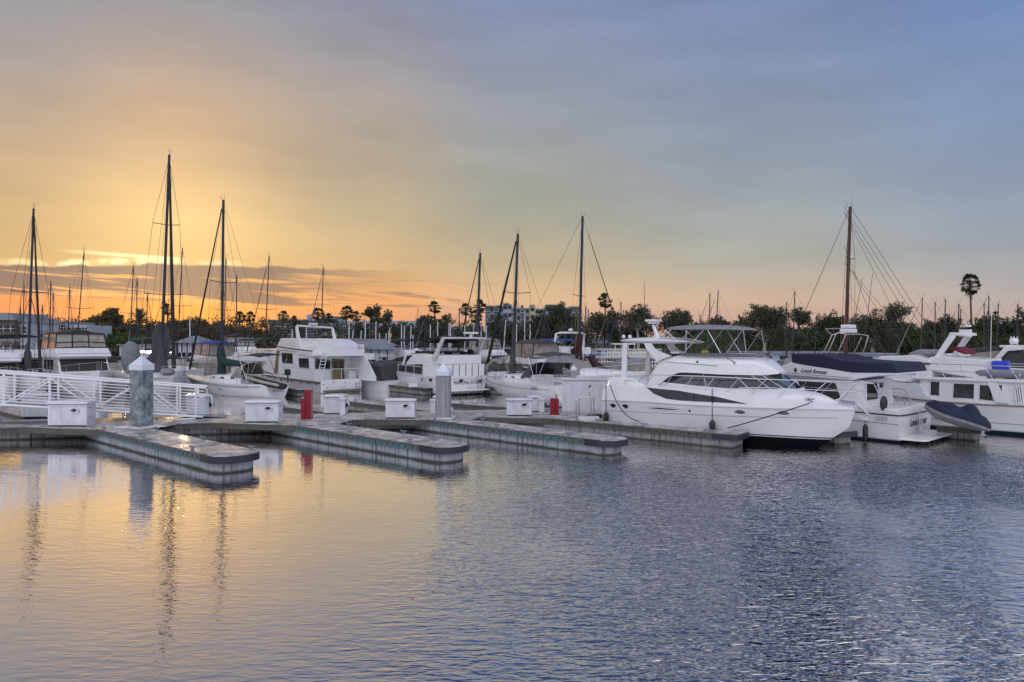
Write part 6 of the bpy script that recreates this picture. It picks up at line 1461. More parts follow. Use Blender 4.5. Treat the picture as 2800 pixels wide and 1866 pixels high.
# ---------------------------------------------------------------- other motor boats of the second and third rows
def motorboat(label,px,Y,deg,L,B,fb=1.0,style='express',canvas=NAVYC,hullm=None,top=None,name='motor_boat',cat='motor boat',roof=2.9,flyz=None,arch=False,wc=None,shift=.5,group=None,trim=None,cabm=None):
    """px,Y: where the middle of the boat stands"""
    u=(math.cos(R(deg)),math.sin(R(deg))); mp=XY(px,Y); f=Frame(mp.x-u[0]*L*shift,mp.y-u[1]*L*shift,deg); t=f.empty(name,label,cat,group)
    h=mk_hull(t,L,B,[(0,fb),(.3,fb*1.02),(.6,fb*1.15),(1,fb*1.5)],hullm or GEL,tw=.93,pexp=(.10,.62))
    line_on(t,h,'rub_rail',trim or GELD,lambda x:h.sheer(x)-.12,.05,L-.2,.022,.01,14)
    zs=h.sheer; ch=cabm or GEL
    if style=='express':
        w_=tab([(L*.45,B*.38),(L*.7,B*.30),(L*.9,B*.10)]); s=Shell(arange(L*.45,L*.9,10),lambda x:zs(x)-.05,tab([(L*.45,fb+.75),(L*.62,fb+.7),(L*.9,fb*1.45)]),w_,lambda x,q:(1-q**2.5)**.5*.8+.2); M=MB(); s.mesh(M,5); M.build('foredeck',GEL,t,smooth=45)
        M=MB(); x=L*.50; M.add([(x,-B*.40,fb+.3),(x,B*.40,fb+.3),(x-.5,B*.34,fb+1.25),(x-.5,-B*.34,fb+1.25),(x-1.4,-B*.42,fb+.3),(x-1.5,-B*.38,fb+1.2),(x-1.4,B*.42,fb+.3),(x-1.5,B*.38,fb+1.2)],[(0,1,2,3),(0,3,5,4),(1,6,7,2)]); M.build('windscreen',CLEARV,t,solid=.02)
        cx0,cx1=L*.08,L*.44; M=MB(); s=Shell(arange(cx0,cx1,8),lambda x:fb+1.15,lambda x:fb+1.15+.55*math.sin(math.pi*min(1,max(.12,(x-cx0)/(cx1-cx0)*.8+.2))),lambda x:B*.42,lambda x,q:(1-q**2)**.5*.85+.15); s.mesh(M,5,camber=.1); M.build('canopy',canvas,t,smooth=50)
        M=MB(); M.slab([(cx0,-B*.40),(cx1-.1,-B*.40),(cx1-.1,B*.40),(cx0,B*.40)],fb,fb+1.16); M.build('side_curtain',wc or CLEARV,t,bevel=.05)
    if style in('fly','enclosed'):
        hz=roof; hx0,hx1=L*.22,L*.68
        cabin(t,'deckhouse',[(hx0,fb-.05),(hx0+.1,hz),(hx1-.7,hz),(hx1,fb+.45),(hx1,zs(hx1)-.1)],B*.40,ch,.05)
        k=B*.40; wz0=fb+.55; wz1=hz-.15
        wind(t,[[(hx0+.5+i*1.05,wz0),(hx0+1.35+i*1.05,wz0),(hx0+1.35+i*1.05,wz1),(hx0+.5+i*1.05,wz1)] for i in range(max(1,int((hx1-hx0-1.6)/1.05)))],k,GLASSG)
        M=MB(); M.add([(hx1+.02,-k*.92,fb+.50),(hx1+.02,k*.92,fb+.50),(hx1-.62,k*.92,hz-.10),(hx1-.62,-k*.92,hz-.10)],[(0,1,2,3)]); M.build('front_window',BROWNG,t,solid=.03)
        fz=hz+.75; cabin(t,'flybridge',[(hx0-1.2,hz+.003),(hx1-.3,hz+.003),(hx1-.05,hz+.12),(hx1-.9,fz),(hx0-1.2,fz-.15)],B*.43,GEL,.06)
        M=MB(); M.tube([(hx1-.3,-B*.43,hz+.32),(hx1-.3,B*.43,hz+.32)],.015,5); M.build('accent_line',INKG,t)
        if style=='enclosed':
            ez=fz+1.15; ex1=hx1-1.0; ex0=hx0-.4; kw=B*.41
            M=MB(); M.slab([(ex0,-kw),(ex1,-kw),(ex1,kw),(ex0,kw)],fz-.05,ez); M.v=[(v[0]-(.28 if v[0]>ex1-.1 and v[2]>fz else 0),v[1]*(.93 if v[2]>fz else 1),v[2]) for v in M.v]; M.build('clear_enclosure',CLEARV,t,bevel=.04)
            M=MB(); s=Shell(arange(ex0-.3,ex1-.12,10),lambda x:ez-.04,lambda x:ez+.08+.10*math.sin(math.pi*min(1,max(0,(x-ex0+.3)/(ex1-ex0+.15)))),lambda x:kw*.97,lambda x,q:(1-q**2)**.5*.5+.5); s.mesh(M,4,camber=.24); M.build('canopy',canvas,t,smooth=50)
            M=MB()
            for y in (-1,-.36,.30,1): M.tube([(ex1+.02,kw*y,fz-.05),(ex1-.26,kw*.93*y,ez)],.04,5)
            for zz,o_ in ((fz+.02,.02),(fz+.42,-.08)): M.tube([(ex1+o_,-kw,zz),(ex1+o_+.03,0,zz+.10),(ex1+o_,kw,zz)],.03,5)
            for x in (ex0,(ex0+ex1)/2):
                for s_ in (-1,1): M.tube([(x,s_*kw*1.01,fz),(x,s_*kw*.95,ez)],.04,5)
            M.build('canvas_seam',BLACKC,t)
        elif canvas:
            M=MB(); s=Shell(arange(hx0-.6,hx1-1.1,8),lambda x:fz+1.0,lambda x:fz+1.15,lambda x:B*.40,lambda x,q:1-.2*q); s.mesh(M,3,camber=.12); M.build('bimini_top',canvas,t,smooth=50)
            M=MB()
            for x,x2 in ((hx0-.5,hx0+.6),(hx1-1.2,hx0+1.0)):
                for s_ in (-1,1): M.tube([(x,s_*B*.39,fz+1.0),(x2,s_*B*.41,fz-.1)],.02,5)
            M.build('bimini_frame',STEEL,t,each=True)
    if arch:
        za=(roof+1.9) if style!='express' else fb+1.9; x=L*.2
        M=MB(); M.tube([(x+.5,-B*.44,fb+.2),(x-.1,-B*.42,za-.1),(x-.15,-B*.3,za),(x-.15,B*.3,za),(x-.1,B*.42,za-.1),(x+.5,B*.44,fb+.2)],.10,6); M.build('arch',GEL,t,smooth=50)
        M=MB(); M.ball((x-.15,0,za+.25),.22,.22,.16); M.build('radar_dome',GEL,t,smooth=60)
    rp=[(x,h.hw(x)*.95,zs(x)+.62) for x in arange(L*.45,L-.15,6)]+[(L+.15,.08,zs(L)+.66)]
    for s_ in (-1,1): rail(t,[(a,s_*b,c) for a,b,c in rp],.6,.016)
    for x in (L*.60,L*.72):
        z=zs(x)-.42; wind(t,[[(x-.16,z-.09),(x+.16,z-.09),(x+.16,z+.09),(x-.16,z+.09)]],h.Y,GLASS,name='hull_window')
    return t,f,h
motorboat('white motor yacht with a clear-panelled flybridge enclosure, bow towards the gangway',213,54.5,-44,11.6,4.3,1.25,'enclosed',BROWNG,roof=2.75)
motorboat('white motor boat with dark bimini at the picture left edge',40,57,-41,11,4.0,1.2,'fly',BLACKC,roof=2.6,arch=False)
motorboat('old motor boat with a varnished brown cabin at the very left edge',-28,50,-41,10,3.6,1.1,'fly',BLACKC,roof=2.5,cabm=TEAK)
motorboat('small white motor boat with black windscreen between the yacht enclosure and upright dinghy',318,66,-41,8,3.0,.9,'express',BLACKC)
motorboat('white motor boat with a green canopy right of the tallest mast',478,60,-41,10.5,3.4,1.2,'express',GREENC,arch=False)
motorboat('motor boat with a blue-trimmed clear canopy left of the green-covered sloop mast',570,72,139,9.5,3.3,1.1,'enclosed',BLUEC,roof=1.9)
motorboat('motor boat with a burgundy-trimmed flybridge enclosure behind the green sail cover',655,78,-60,11,3.8,1.2,'enclosed',BURG,roof=2.7)
motorboat('white motor boat seen through the bow of the double-deck trawler',735,66,139,9,3.4,1.1,'fly',None,roof=2.6)
motorboat('white sport cruiser with a black canopy and pale arch below the boathouses',1068,63,150,9.5,3.3,1.1,'express',BLACKC,arch=True)
motorboat('white flybridge boat with a radar tripod behind the sloop with navy dodger',1500,64,122,11,3.8,1.3,'fly',None,roof=2.9,arch=True)
motorboat('white sports yacht with slatted dark windows left of the tall cabinet',1606,54,-35,10,3.4,1.2,'express',SILVC,wc=GLASSG)
motorboat('white motor boat with a beige canvas cover behind the light grey sloop',1395,60,122,9,3.2,1.0,'express',TANC,wc=TEAKG)
xq=XY(2760,38); fQ=Frame(xq.x,xq.y,132); Q=fQ.empty('sport_cruiser','sport cruiser under a sloping grey canopy with a white arch, beyond the pilothouse trawler','motor boat'); S=lambda pts,o=1.6:fQ.sides(pts,o)
hq=mk_hull(Q,10,3.6,[(0,1.5),(.5,1.6),(1,2.3)],GEL); 
for o_ in bpy.data.objects:
    if o_.parent==Q and o_.name.startswith('hull'): o_.location=(-4,0,0)
cabin(Q,'deck_moulding',S([(2600,1003),(2700,1003),(2860,1012),(2860,1060),(2600,1060)],1.6),1.6,GEL,.05)
cabin(Q,'forward_canopy',S([(2632,962),(2650,952),(2735,946),(2740,957),(2652,966)],1.4),1.4,GREYC,.08)
cabin(Q,'clear_curtain',S([(2655,966),(2736,958),(2706,1003),(2640,1003)],1.35),1.35,CLEARV,.05)
cabin(Q,'aft_curtain',S([(2752,960),(2800,954),(2850,1010),(2714,1006)],1.45),1.45,GREYC,.06)
for sg in (-1,1):
    M=MB(); M.prism(S([(2698,1006),(2714,1006),(2757,960),(2800,957),(2800,947),(2748,948)],1.5),sg*1.5,sg*1.62); M.build('arch',GEL,Q,bevel=.03)
M=MB(); q=S([(2752,948),(2800,946)],0); M.slab([(q[1][0],-1.5),(q[0][0],-1.5),(q[0][0],1.5),(q[1][0],1.5)],q[0][1]-.04,q[0][1]+.08); M.build('arch_top',GEL,Q,bevel=.03)
M=MB(); 
for y in (-.5,.3,.9): M.tube([(q[0][0]-.4,y,q[0][1]+.05),(q[0][0]-.4,y,q[0][1]+.55)],.03,5)
M.tube([(q[0][0]-.4,-.7,q[0][1]+.35),(q[0][0]-.4,1.0,q[0][1]+.35)],.03,5); M.ball((q[0][0]-.4,.3,q[0][1]+.3),.22,.22,.18); M.build('antenna_rack',WHITEP,Q,smooth=50)
M=MB(); M.tube([S([(2708,1003)],1.6)[0][0:1]+(1.6,)+S([(2708,1003)],1.6)[0][1:],S([(2713,775)],1.6)[0][0:1]+(1.6,)+S([(2713,775)],1.6)[0][1:]],.022,5,.01); M.build('whip_antenna',WHITEP,Q)
motorboat('low white motor boat right of the double-deck trawler',1010,58,139,7.5,2.8,.8,'express',GREYC,wc=GREYC)
for i,(px,Y,dg,st,cv) in enumerate([(900,84,139,'fly',BLUEC),(1120,80,-41,'fly',NAVYC),(1215,82,139,'express',SILVC),(1345,84,-41,'enclosed',SILVC),(1450,78,139,'express',BLUEC),(1850,74,-41,'express',SILVC),(2000,76,139,'express',BLUEC),(2120,66,139,'express',GREYC),(2260,62,-41,'express',SILVC),(2420,60,139,'express',SILVC),(2560,58,139,'express',NAVYC),(2680,60,-41,'fly',None),(255,84,139,'express',BLUEC),(415,80,139,'express',SILVC),(150,78,-41,'fly',BLUEC),(20,84,139,'fly',SILVC),(1735,72,-41,'express',TANC)]):
    where=['behind the double-deck trawler aft end','behind the grey arch of the lettered cruiser','right of the grey arch','behind the tan sail cover','left of the radar tripod boat','under the yacht bimini','under the yacht flybridge front','just left of the navy bridge cover','behind the stainless radar arch','behind the pilothouse roof','behind the pilothouse arch legs','below the tall right-hand palm','right of the clear-panelled enclosure','below the tallest mast','left of the clear-panelled enclosure','at the left edge','right of the riverboat'][i]
    motorboat('small distant motor boat %s'%where,px,Y,dg,8.5,3.1,.95,st,cv,roof=2.3)
for (px,Y,dg,st,cv,rf,lab) in ((140,60,-41,'express',GREYC,2.2,'white motor boat with a grey canopy in front of the clear-panelled enclosure stern'),(300,58,-41,'express',NAVYC,2.2,'white motor boat with a navy canopy beside the upright dinghy'),(395,64,139,'fly',GREENC,2.4,'white flybridge boat with green bimini behind the dark grey sail cover'),(545,64,139,'express',TANC,2.2,'white motor boat with a tan canopy between the tallest mast and green sail cover'),
  (690,62,139,'fly',GREENC,2.3,'white flybridge boat with a dark green bimini left of the double-deck trawler'),(930,66,139,'fly',SILVC,2.3,'white flybridge boat with a silver bimini right of the double-deck trawler'),(1230,66,124,'fly',NAVYC,2.3,'white flybridge boat with a navy bimini behind the lettered cruiser arch'),(1345,64,122,'express',SILVC,2.2,'white motor boat with a silver canopy under the tan sail cover'),(1440,58,122,'enclosed',GREYC,2.0,'white motor boat with a grey enclosure between the dark jib and the radar tripod boat'),(1545,70,-41,'fly',BLUEC,2.3,'white flybridge boat with a blue bimini before the burgundy sail cover'),(1660,60,139,'express',SILVC,2.2,'white motor boat with a silver canopy seen under the yacht hardtop')):
    motorboat(lab,px,Y,dg,8.8,3.1,.95,st,cv,roof=rf)
# upright dinghy stored on deck near the tallest mast
Y=56; q=P(358,975,Y); o=ellip('upturned_dinghy','grey dinghy standing on its end left of the tallest mast','dinghy',Frame(q.x,q.y,-41),0,0,q.z-.1,.35,.75,1.35,SILVC)
# ---------------------------------------------------------------- trees
def leafmat(name,c,c2):
    m=bpy.data.materials.new(name); m.use_nodes=True; nt=m.node_tree; N=nt.nodes; K=nt.links; b=N['Principled BSDF']; b.inputs['Roughness'].default_value=.75
    g=N.new('ShaderNodeNewGeometry'); n=N.new('ShaderNodeTexNoise'); n.inputs['Scale'].default_value=.45; n.inputs['Detail'].default_value=5; K.new(g.outputs['Position'],n.inputs['Vector'])
    r=N.new('ShaderNodeValToRGB'); r.color_ramp.elements[0].position=.35; r.color_ramp.elements[0].color=tuple(c2)+(1,); r.color_ramp.elements[1].position=.65; r.color_ramp.elements[1].color=tuple(c)+(1,)
    K.new(n.outputs[0],r.inputs[0]); K.new(r.outputs[0],b.inputs['Base Color'])
    tr=N.new('ShaderNodeBsdfTranslucent'); K.new(r.outputs[0],tr.inputs[0]); mx=N.new('ShaderNodeMixShader'); mx.inputs[0].default_value=.25; K.new(b.outputs[0],mx.inputs[1]); K.new(tr.outputs[0],mx.inputs[2]); K.new(mx.outputs[0],N['Material Output'].inputs[0]); return m
LF={'dark':leafmat('leaves_dark',(.085,.095,.048),(.035,.042,.024)),'brown':leafmat('leaves_olive',(.13,.10,.05),(.06,.05,.03)),'green':leafmat('leaves_green',(.075,.10,.03),(.035,.05,.02)),'bright':leafmat('leaves_bright',(.11,.16,.03),(.05,.085,.02))}
BARK=mat('bark',(.16,.13,.10),.9,var=.4,vscale=3); BARKW=mat('bark_pale',(.40,.37,.34),.8,var=.35,vscale=2)
PALMT=mat('palm_trunk',(.13,.11,.09),.9,var=.3,vscale=3)
def leaves(M,c,r,n,sz,rn,flat=1.0):
    for _ in range(n):
        while True:
            p=Vector((rn.uniform(-1,1),rn.uniform(-1,1),rn.uniform(-1,1)))
            if p.length<1: break
        p=p*(.55+.45*p.length); q=Vector((c[0]+p.x*r,c[1]+p.y*r,c[2]+p.z*r*flat))
        a=Vector((rn.gauss(0,1),rn.gauss(0,1),rn.gauss(0,1))).normalized(); b=a.orthogonal().normalized(); 
        b=(Matrix.Rotation(rn.uniform(0,6.28),3,a)@b); d=a.cross(b); s=sz*rn.uniform(.6,1.3)
        o=len(M.v); M.v+= [tuple(q-b*s),tuple(q+d*s*.5),tuple(q+b*s),tuple(q-d*s*.5)]; M.f.append((o,o+1,o+2,o+3))
def tree(label,px,ytop,wpx,Y,kind='dark',seed=1,base=.9,trunk='b',open_=.0,ybot=None,group='trees on the far bank',dens=1.0,lobes=None,name='broadleaf_tree'):
    rn=random.Random(seed); H=ZA(ytop-2,Y)-base; W=wpx*1.22*Y/F; p=XY(px,Y,base); t=thing(name,label,'tree',p,0,group)
    zb=(ZA(ybot,Y)-base) if ybot else H*.18
    M=MB(); tb=M; nl=lobes or int(max(7,int(7+W*.9))*(1.7 if kind=='brown' else 1.15)); L=[]; H0=max(zb+1.0,H-.1*H)
    mt_=BARKW if trunk=='w' else BARK
    ht=zb+(H-zb)*.25
    tk=[Vector((0,0,-.2)),Vector((rn.uniform(-.3,.3),rn.uniform(-.2,.2),ht*.5)),Vector((rn.uniform(-.5,.5),0,ht))]
    M.tube(tk,.03*H+.06,7,.018*H+.05)
    for i in range(nl):
        a=rn.uniform(0,6.28); rr=W/2*(rn.uniform(.15,1))**.7; q=rn.random()**.8
        k=math.sin(math.pi*min(1,(.18+.72*q)))**.55
        r=max(.9,(W*.20+.2)*rn.uniform(.65,1.15))
        c=Vector((math.cos(a)*max(.0,(W/2-r*.8))*rn.uniform(.3,1)*k*1.1,math.sin(a)*(W*.35)*k,zb+r*.7+(H-zb-1.6*r)*q)); L.append((c,r))
    L.append((Vector((W*rn.uniform(-.12,.12),0,H-W*.14)),W*.15+.3)); L.append((Vector((W*rn.uniform(-.3,.3),0,H-W*.22)),W*.16))
    for c,r in L:
        if M: M.tube([tk[2]*.9,tk[2].lerp(c,.55)+Vector((0,0,-.3)),c],.012*H+.03,5,.02)
    M.build('trunk',mt_,t,smooth=60)
    C=MB(); sz=.0014*Y*1.05
    for c,r in L:
        n=int(52*dens*(r/sz/3.2)**1.9*(1-open_)); n=max(40,min(900,n)); n=int(n*(1.9 if kind=='brown' else 1.15)); leaves(C,c,r,n,sz,rn,.8)
        for _ in range(3): # ragged sprays at the outline
            v=Vector((rn.gauss(0,1),rn.gauss(0,.6),abs(rn.gauss(0,.8)))).normalized(); leaves(C,c+v*r,r*.33,int(n*.10)+6,sz*.9,rn)
    C.build('crown',LF[kind],t,weld=False); return t
# fan palms: one crown, copied
def palm_crown(rn,R_=1.9):
    C=MB()
    for i in range(74):
        a=rn.uniform(0,6.28); e=rn.uniform(-1.15,1.45); L=R_*rn.uniform(.55,.8); d=Vector((math.cos(a)*math.cos(e),math.sin(a)*math.cos(e),math.sin(e)))
        q=d*L; q.z-=.12*L*L*(.5 if e>0 else 1)*.4; C.tube([(0,0,0),q*.5+Vector((0,0,.06)),q],.03,3,.015,cap=False)
        side=d.cross(Vector((0,0,1))).normalized(); up=side.cross(d).normalized()
        for k in range(11):
            b=-1.25+2.5*k/10; v=(d*math.cos(b)+(side*math.cos(rn.uniform(-.3,.3))+up*.15)*math.sin(b)).normalized()*R_*rn.uniform(.38,.5); v.z-=.12
            w=side*.08+up*.08; o=len(C.v); C.v+=[tuple(q-w*.6),tuple(q+v*.55+w),tuple(q+v),tuple(q+v*.55-w)]; C.f.append((o,o+1,o+2,o+3))
    return C
def palm_skirt(rn):
    C=MB()
    for i in range(70):
        a=rn.uniform(0,6.28); z=-rn.uniform(.2,1.9); r=.42*(1+z*.25)+.15; o=len(C.v); x,y=math.cos(a),math.sin(a); s=rn.uniform(.3,.55)
        C.v+=[(x*r*.4-y*.05,y*r*.4+x*.05,z),(x*r*.4+y*.05,y*r*.4-x*.05,z),(x*r*1.1,y*r*1.1,z-s)]; C.f.append((o,o+1,o+2))
    return C
rn=random.Random(11); pal=None; palms=[]
DEADF=mat('dead_fronds',(.10,.08,.05),.9,var=.3)
def palm(label,px,ytop,Y,wpx=36,lean=0.0,skirt=1.0,seed=0):
    """ytop: top of the crown in the photo"""
    global pal; i_=skirt>1.2
    s=(wpx*1.08*Y/F)/3.7; Hc=ZA(ytop,Y)-.9-2.1*s; p=XY(px,Y,.9); t=thing('fan_palm',label,'palm tree',p,0,'fan palms on the far bank')
    M=MB(); lx=lean*Y/F; M.tube([(-lx,0,-.2),(-lx*.6,0,Hc*.45),(-lx*.15,0,Hc*.8),(0,0,Hc+.2)],.19+.004*Hc,7,.14); M.build('trunk',PALMT,t,smooth=60)
    if pal is None: pal=(palm_crown(rn).build('crown',LF['dark'],t,weld=False),palm_skirt(rn).build('dead_skirt',DEADF,t,weld=False)); c,k=pal
    else:
        c,k=pal[0].copy(),pal[1].copy()
        for o in (c,k): col.objects.link(o); o.parent=t
    for o in (c,k): o.location=(0,0,Hc); o.scale=(s,s,s*(1.3 if i_ else 1.05)); o.rotation_euler=(0,0,seed*1.3)
    k.scale=(s*(1.9 if i_ else 1.15),s*(1.9 if i_ else 1.15),s*skirt)
P_=[(458,829,170,28,0,'small fan palm against the orange sky just right of the tallest mast'),(597,884,185,20,0,'tiny fan palm left of the green-covered sloop mast'),(655,851,175,28,0,'left of the two fan palms right of the green-covered sloop mast'),(682,851,175,26,0,'right of the two fan palms right of the green-covered sloop mast'),
(775,849,172,26,3,'fan palm in front of the left end of the grey apartment block'),(807,863,172,24,0,'short fan palm before the middle of the grey apartment block'),(870,841,172,32,0,'bushy fan palm before the right part of the grey apartment block'),(897,856,172,24,0,'fan palm at the right end of the grey apartment block'),
(947,835,175,34,-2,'taller of the two fan palms right of the grey apartment block'),(974,850,175,26,0,'shorter of the two fan palms right of the grey apartment block'),(1189,822,172,30,-2,'single tall fan palm above the umbrella-shaped trees'),(1273,829,170,30,-3,'leaning fan palm left of the hotel block'),(1309,818,170,34,0,'tall fan palm at the left corner of the hotel block'),(1301,846,178,32,0,'low fan palm under the taller one at the hotel corner'),
(1655,800,165,36,2,'tall fan palm left of the yacht antenna'),(2653,753,150,41,-6,'tallest fan palm, dark against the sky at right')]
for i,(px,yt,Y,w_,ln,lab) in enumerate(P_): palm(lab,px,yt,Y,w_,ln,1.0 if i!=15 else 1.6,i)
# date palm
t=thing('date_palm','feathery date palm low against the orange sky left of the tallest mast','palm tree',XY(381,165,.9)); M=MB(); Hc=ZA(880,165)-.9; M.tube([(0,0,0),(0,0,Hc)],.35,8,.3); M.build('trunk',PALMT,t,smooth=60)
C=MB(); rn2=random.Random(5)
for i in range(46):
    a=rn2.uniform(0,6.28); e=rn2.uniform(.1,1.4); L=3.6; d=Vector((math.cos(a)*math.cos(e),math.sin(a)*math.cos(e),math.sin(e)))
    pts=[Vector((0,0,Hc))+d*L*q+Vector((0,0,-1.6*q*q*math.cos(e))) for q in (0,.25,.5,.75,1)]
    C.tube(pts,.03,3,.01,cap=False); sd=Vector((-math.sin(a),math.cos(a),0))
    for k in range(14):
        q=.2+.8*k/13; j=min(3,int(q*4)); pp=pts[j].lerp(pts[j+1],q*4-j); ll=.7*(1-.5*abs(q-.5))
        for s_ in (-1,1):
            v=sd*s_*ll+Vector((0,0,-.25))+d*.25; o=len(C.v); C.v+=[tuple(pp+d*.05),tuple(pp-d*.05),tuple(pp+v)]; C.f.append((o,o+1,o+2))
C.build('crown',LF['dark'],t,weld=False)
T_=[ # px, ytop, width px, Y, kind, trunk, open, label
(252,868,44,178,'brown','b',.2,'low rounded tree left of the big dome-shaped tree at left'),(300,842,84,172,'brown','b',0,'dome-shaped dark tree rising highest left of the tallest mast'),(345,885,90,176,'brown','b',0,'broad dark tree behind the date palm'),(400,893,90,178,'brown','b',0,'dark tree under the small fan palm'),
(338,911,82,150,'bright','b',0,'bright green rounded bush behind the upright dinghy'),(215,893,60,182,'brown','b',.1,'low dark tree left of the dome-shaped tree'),(452,905,80,178,'brown','b',0,'dark tree right behind the tallest mast foot'),
(520,875,110,172,'brown','b',0,'large mound-shaped tree right of the tallest mast'),(575,890,100,176,'brown','b',0,'wide tree on the right flank of the mound-shaped tree'),(640,903,110,178,'brown','b',0,'low dark tree under the paired fan palms'),(700,904,70,180,'brown','b',.1,'low tree at the left end of the grey apartment block'),
(1010,846,30,168,'brown','b',.35,'slim eucalyptus left of the open-crowned one over the boathouses'),(1034,838,40,166,'dark','b',.25,'tallest open-crowned eucalyptus over the boathouses'),(1058,853,48,168,'dark','b',.2,'eucalyptus on the right of the open-crowned one'),(990,890,60,172,'dark','b',.1,'dark tree between the apartment block and the eucalyptus'),(1100,893,90,176,'dark','b',0,'dark tree under the distant hill'),
(1165,864,56,168,'dark','b',.35,'left umbrella-shaped tree beneath the single fan palm'),(1215,864,66,168,'dark','b',.3,'right umbrella-shaped tree beneath the single fan palm'),(1150,905,80,174,'dark','b',0,'dark tree filling below the left umbrella-shaped tree'),(1240,905,90,176,'dark','b',0,'dark tree below the leaning fan palm'),(1300,902,80,176,'dark','b',0,'dark tree below the hotel corner'),
(1360,862,64,160,'dark','b',.1,'tree hiding the left corner of the hotel block'),(1400,890,80,164,'dark','w',.15,'pale-trunked tree before the hotel middle'),(1452,880,60,166,'dark','b',.3,'thin tree before the yellowish hotel tower'),(1490,858,80,160,'dark','b',0,'dense tree covering the hotel right of its yellowish tower'),(1540,836,90,158,'dark','b',.0,'tallest dense tree covering the right half of the hotel block'),(1580,880,70,160,'green','b',0,'green tree under the hotel right end'),
(1635,860,80,160,'dark','b',.35,'loose tree left of the tall fan palm'),(1680,850,70,160,'dark','b',.3,'loose tree right of the tall fan palm'),(1745,838,96,155,'dark','w',.45,'spreading umbrella tree with gaps behind the radar mast'),(1720,895,100,160,'dark','b',.1,'dark tree under the spreading umbrella tree'),(1850,852,96,158,'dark','b',.35,'flat-topped loose tree above the yacht bimini'),(1900,888,110,162,'dark','b',.1,'dark tree behind the yacht bimini'),(1965,870,56,165,'brown','b',.3,'small loose tree behind twin silver masts'),
(2090,834,130,120,'dark','w',.12,'large pale-trunked tree between the two flybridge boats'),(2030,865,60,126,'dark','b',.25,'smaller tree leaning on the large pale-trunked tree'),(2185,846,60,140,'dark','b',.5,'sparse tree with open twigs between twin masts'),(2230,882,70,135,'green','b',.0,'green tree left of the wooden mast'),(2275,858,90,132,'dark','b',.25,'loose tree just left of the wooden mast'),
(2390,858,130,118,'dark','w',.10,'broad dark tree with leaning pale trunks right of the wooden mast'),(2452,832,80,118,'dark','b',.3,'upper leaning part of dark tree reaching right over the dinghy roof'),(2470,900,130,130,'green','b',0,'green hedge-like tree behind the pilothouse'),(2555,880,90,130,'dark','b',0,'dense round tree left of the pilothouse arch'),(2600,866,70,128,'dark','b',.15,'tree top above the pilothouse arch'),(2650,885,70,128,'bright','b',0,'bright green tree under the tallest palm'),(2700,862,80,126,'green','b',.1,'green tree right of the tallest palm'),(2745,888,80,126,'bright','b',0,'bright green tree over the grey canopy'),(2795,850,70,122,'dark','b',.05,'dark tree cut by the right picture edge'),(2330,900,90,140,'green','b',0,'green tree behind the stainless radar arch'),(2150,905,90,138,'green','b',.1,'green bush behind the navy bridge cover'),
(2530,915,120,126,'green','b',0,'green shrub mass behind the covered dinghy'),(2630,920,120,120,'green','b',0,'green shrub mass behind the pilothouse arch'),(2740,925,130,116,'green','b',0,'green shrub mass behind the grey canopy boat')]
for i,(px,yt,w_,Y,k,tr_,op,lab) in enumerate(T_): tree(lab,px,yt,w_,Y,k,100+i,trunk=tr_,open_=op,ybot=None if op<.34 else min(915,yt+w_*.8),base=.9)
# understorey that nobody could count
rn=random.Random(2)
for nm,xa,xb,n,ya,yb,h0,h1,kd_,lab in (('undergrowth',-150,-58,900,160,176,.8,8.8,'brown','dark olive undergrowth massed along the far bank at left'),('undergrowth',-60,40,420,160,178,1.0,8.6,'dark','dark undergrowth massed along the far bank in the middle'),('undergrowth',34,125,620,128,150,1.0,5.6,'green','green undergrowth massed along the far bank at right')):
    C=MB(); H_=[rn.uniform(.72,1.0) for _ in range(40)]
    for i in range(n):
        x=rn.uniform(xa,xb); q=(x-xa)/(xb-xa)*38; j=int(q); hh=h1*(H_[j]*(1-q+j)+H_[j+1]*(q-j)); leaves(C,(x,rn.uniform(ya,yb),h0+hh*rn.random()**.75),1.5,46,.30,rn)
    tag(C.build(nm,LF[kd_],weld=False),lab,'undergrowth',kind='stuff')
# ---------------------------------------------------------------- buildings
WG=mat('wall_grey',(.42,.44,.49),.85,var=.2,vscale=.3); WB=mat('wall_blue',(.38,.43,.53),.85,var=.2,vscale=.3); WY=mat('wall_yellow',(.55,.52,.30),.85,var=.15,vscale=.3); WC=mat('wall_cream',(.52,.49,.43),.8,var=.15,vscale=.5); WBR=mat('wall_brown',(.12,.09,.075),.85,var=.3,vscale=.5); WW_=mat('wall_white',(.62,.63,.66),.7,var=.12,vscale=.6); ROOFM=mat('roof_grey',(.22,.24,.27),.8,var=.2,vscale=.5)
def block(par,x0,x1,z1,mt,d=10,y0=0,z0=0,nx=6,nz=4,win=GLASSG,ww=1.4,wh=1.3,balc=False,name='wall',frame=False):
    M=MB(); M.slab([(x0,y0),(x1,y0),(x1,y0+d),(x0,y0+d)],z0,z1); M.build(name,mt,par)
    for j in range(nz):
        for i in range(nx):
            x=x0+(x1-x0)*(i+.5)/nx; z=z0+(z1-z0)*(j+.55)/nz
            M=MB(); M.box((x,y0-.02,z),(ww,.08,wh)); o=M.build('window',win,par)
            if frame: M=MB(); M.box((x,y0-.09,z),(.07,.05,wh)); M.box((x,y0-.088,z),(ww,.05,.07)); M.build('frame',WW_,o)
            if balc and i%2==0:
                M=MB(); M.box((x,y0-.75,z-wh*.62),(ww*1.5,1.4,.16)); 
                for k in range(5): M.box((x-ww*.7+ww*1.4*k/4,y0-1.42,z-wh*.62+.5),(.05,.05,.95))
                M.box((x,y0-1.42,z-wh*.62+1.0),(ww*1.5,.07,.07)); M.build('balcony',WW_,par)
def bld(label,px,Y,name='apartment_block',rz=0): return thing(name,label,'building',XY(px,Y,.9),rz)
s=1.0
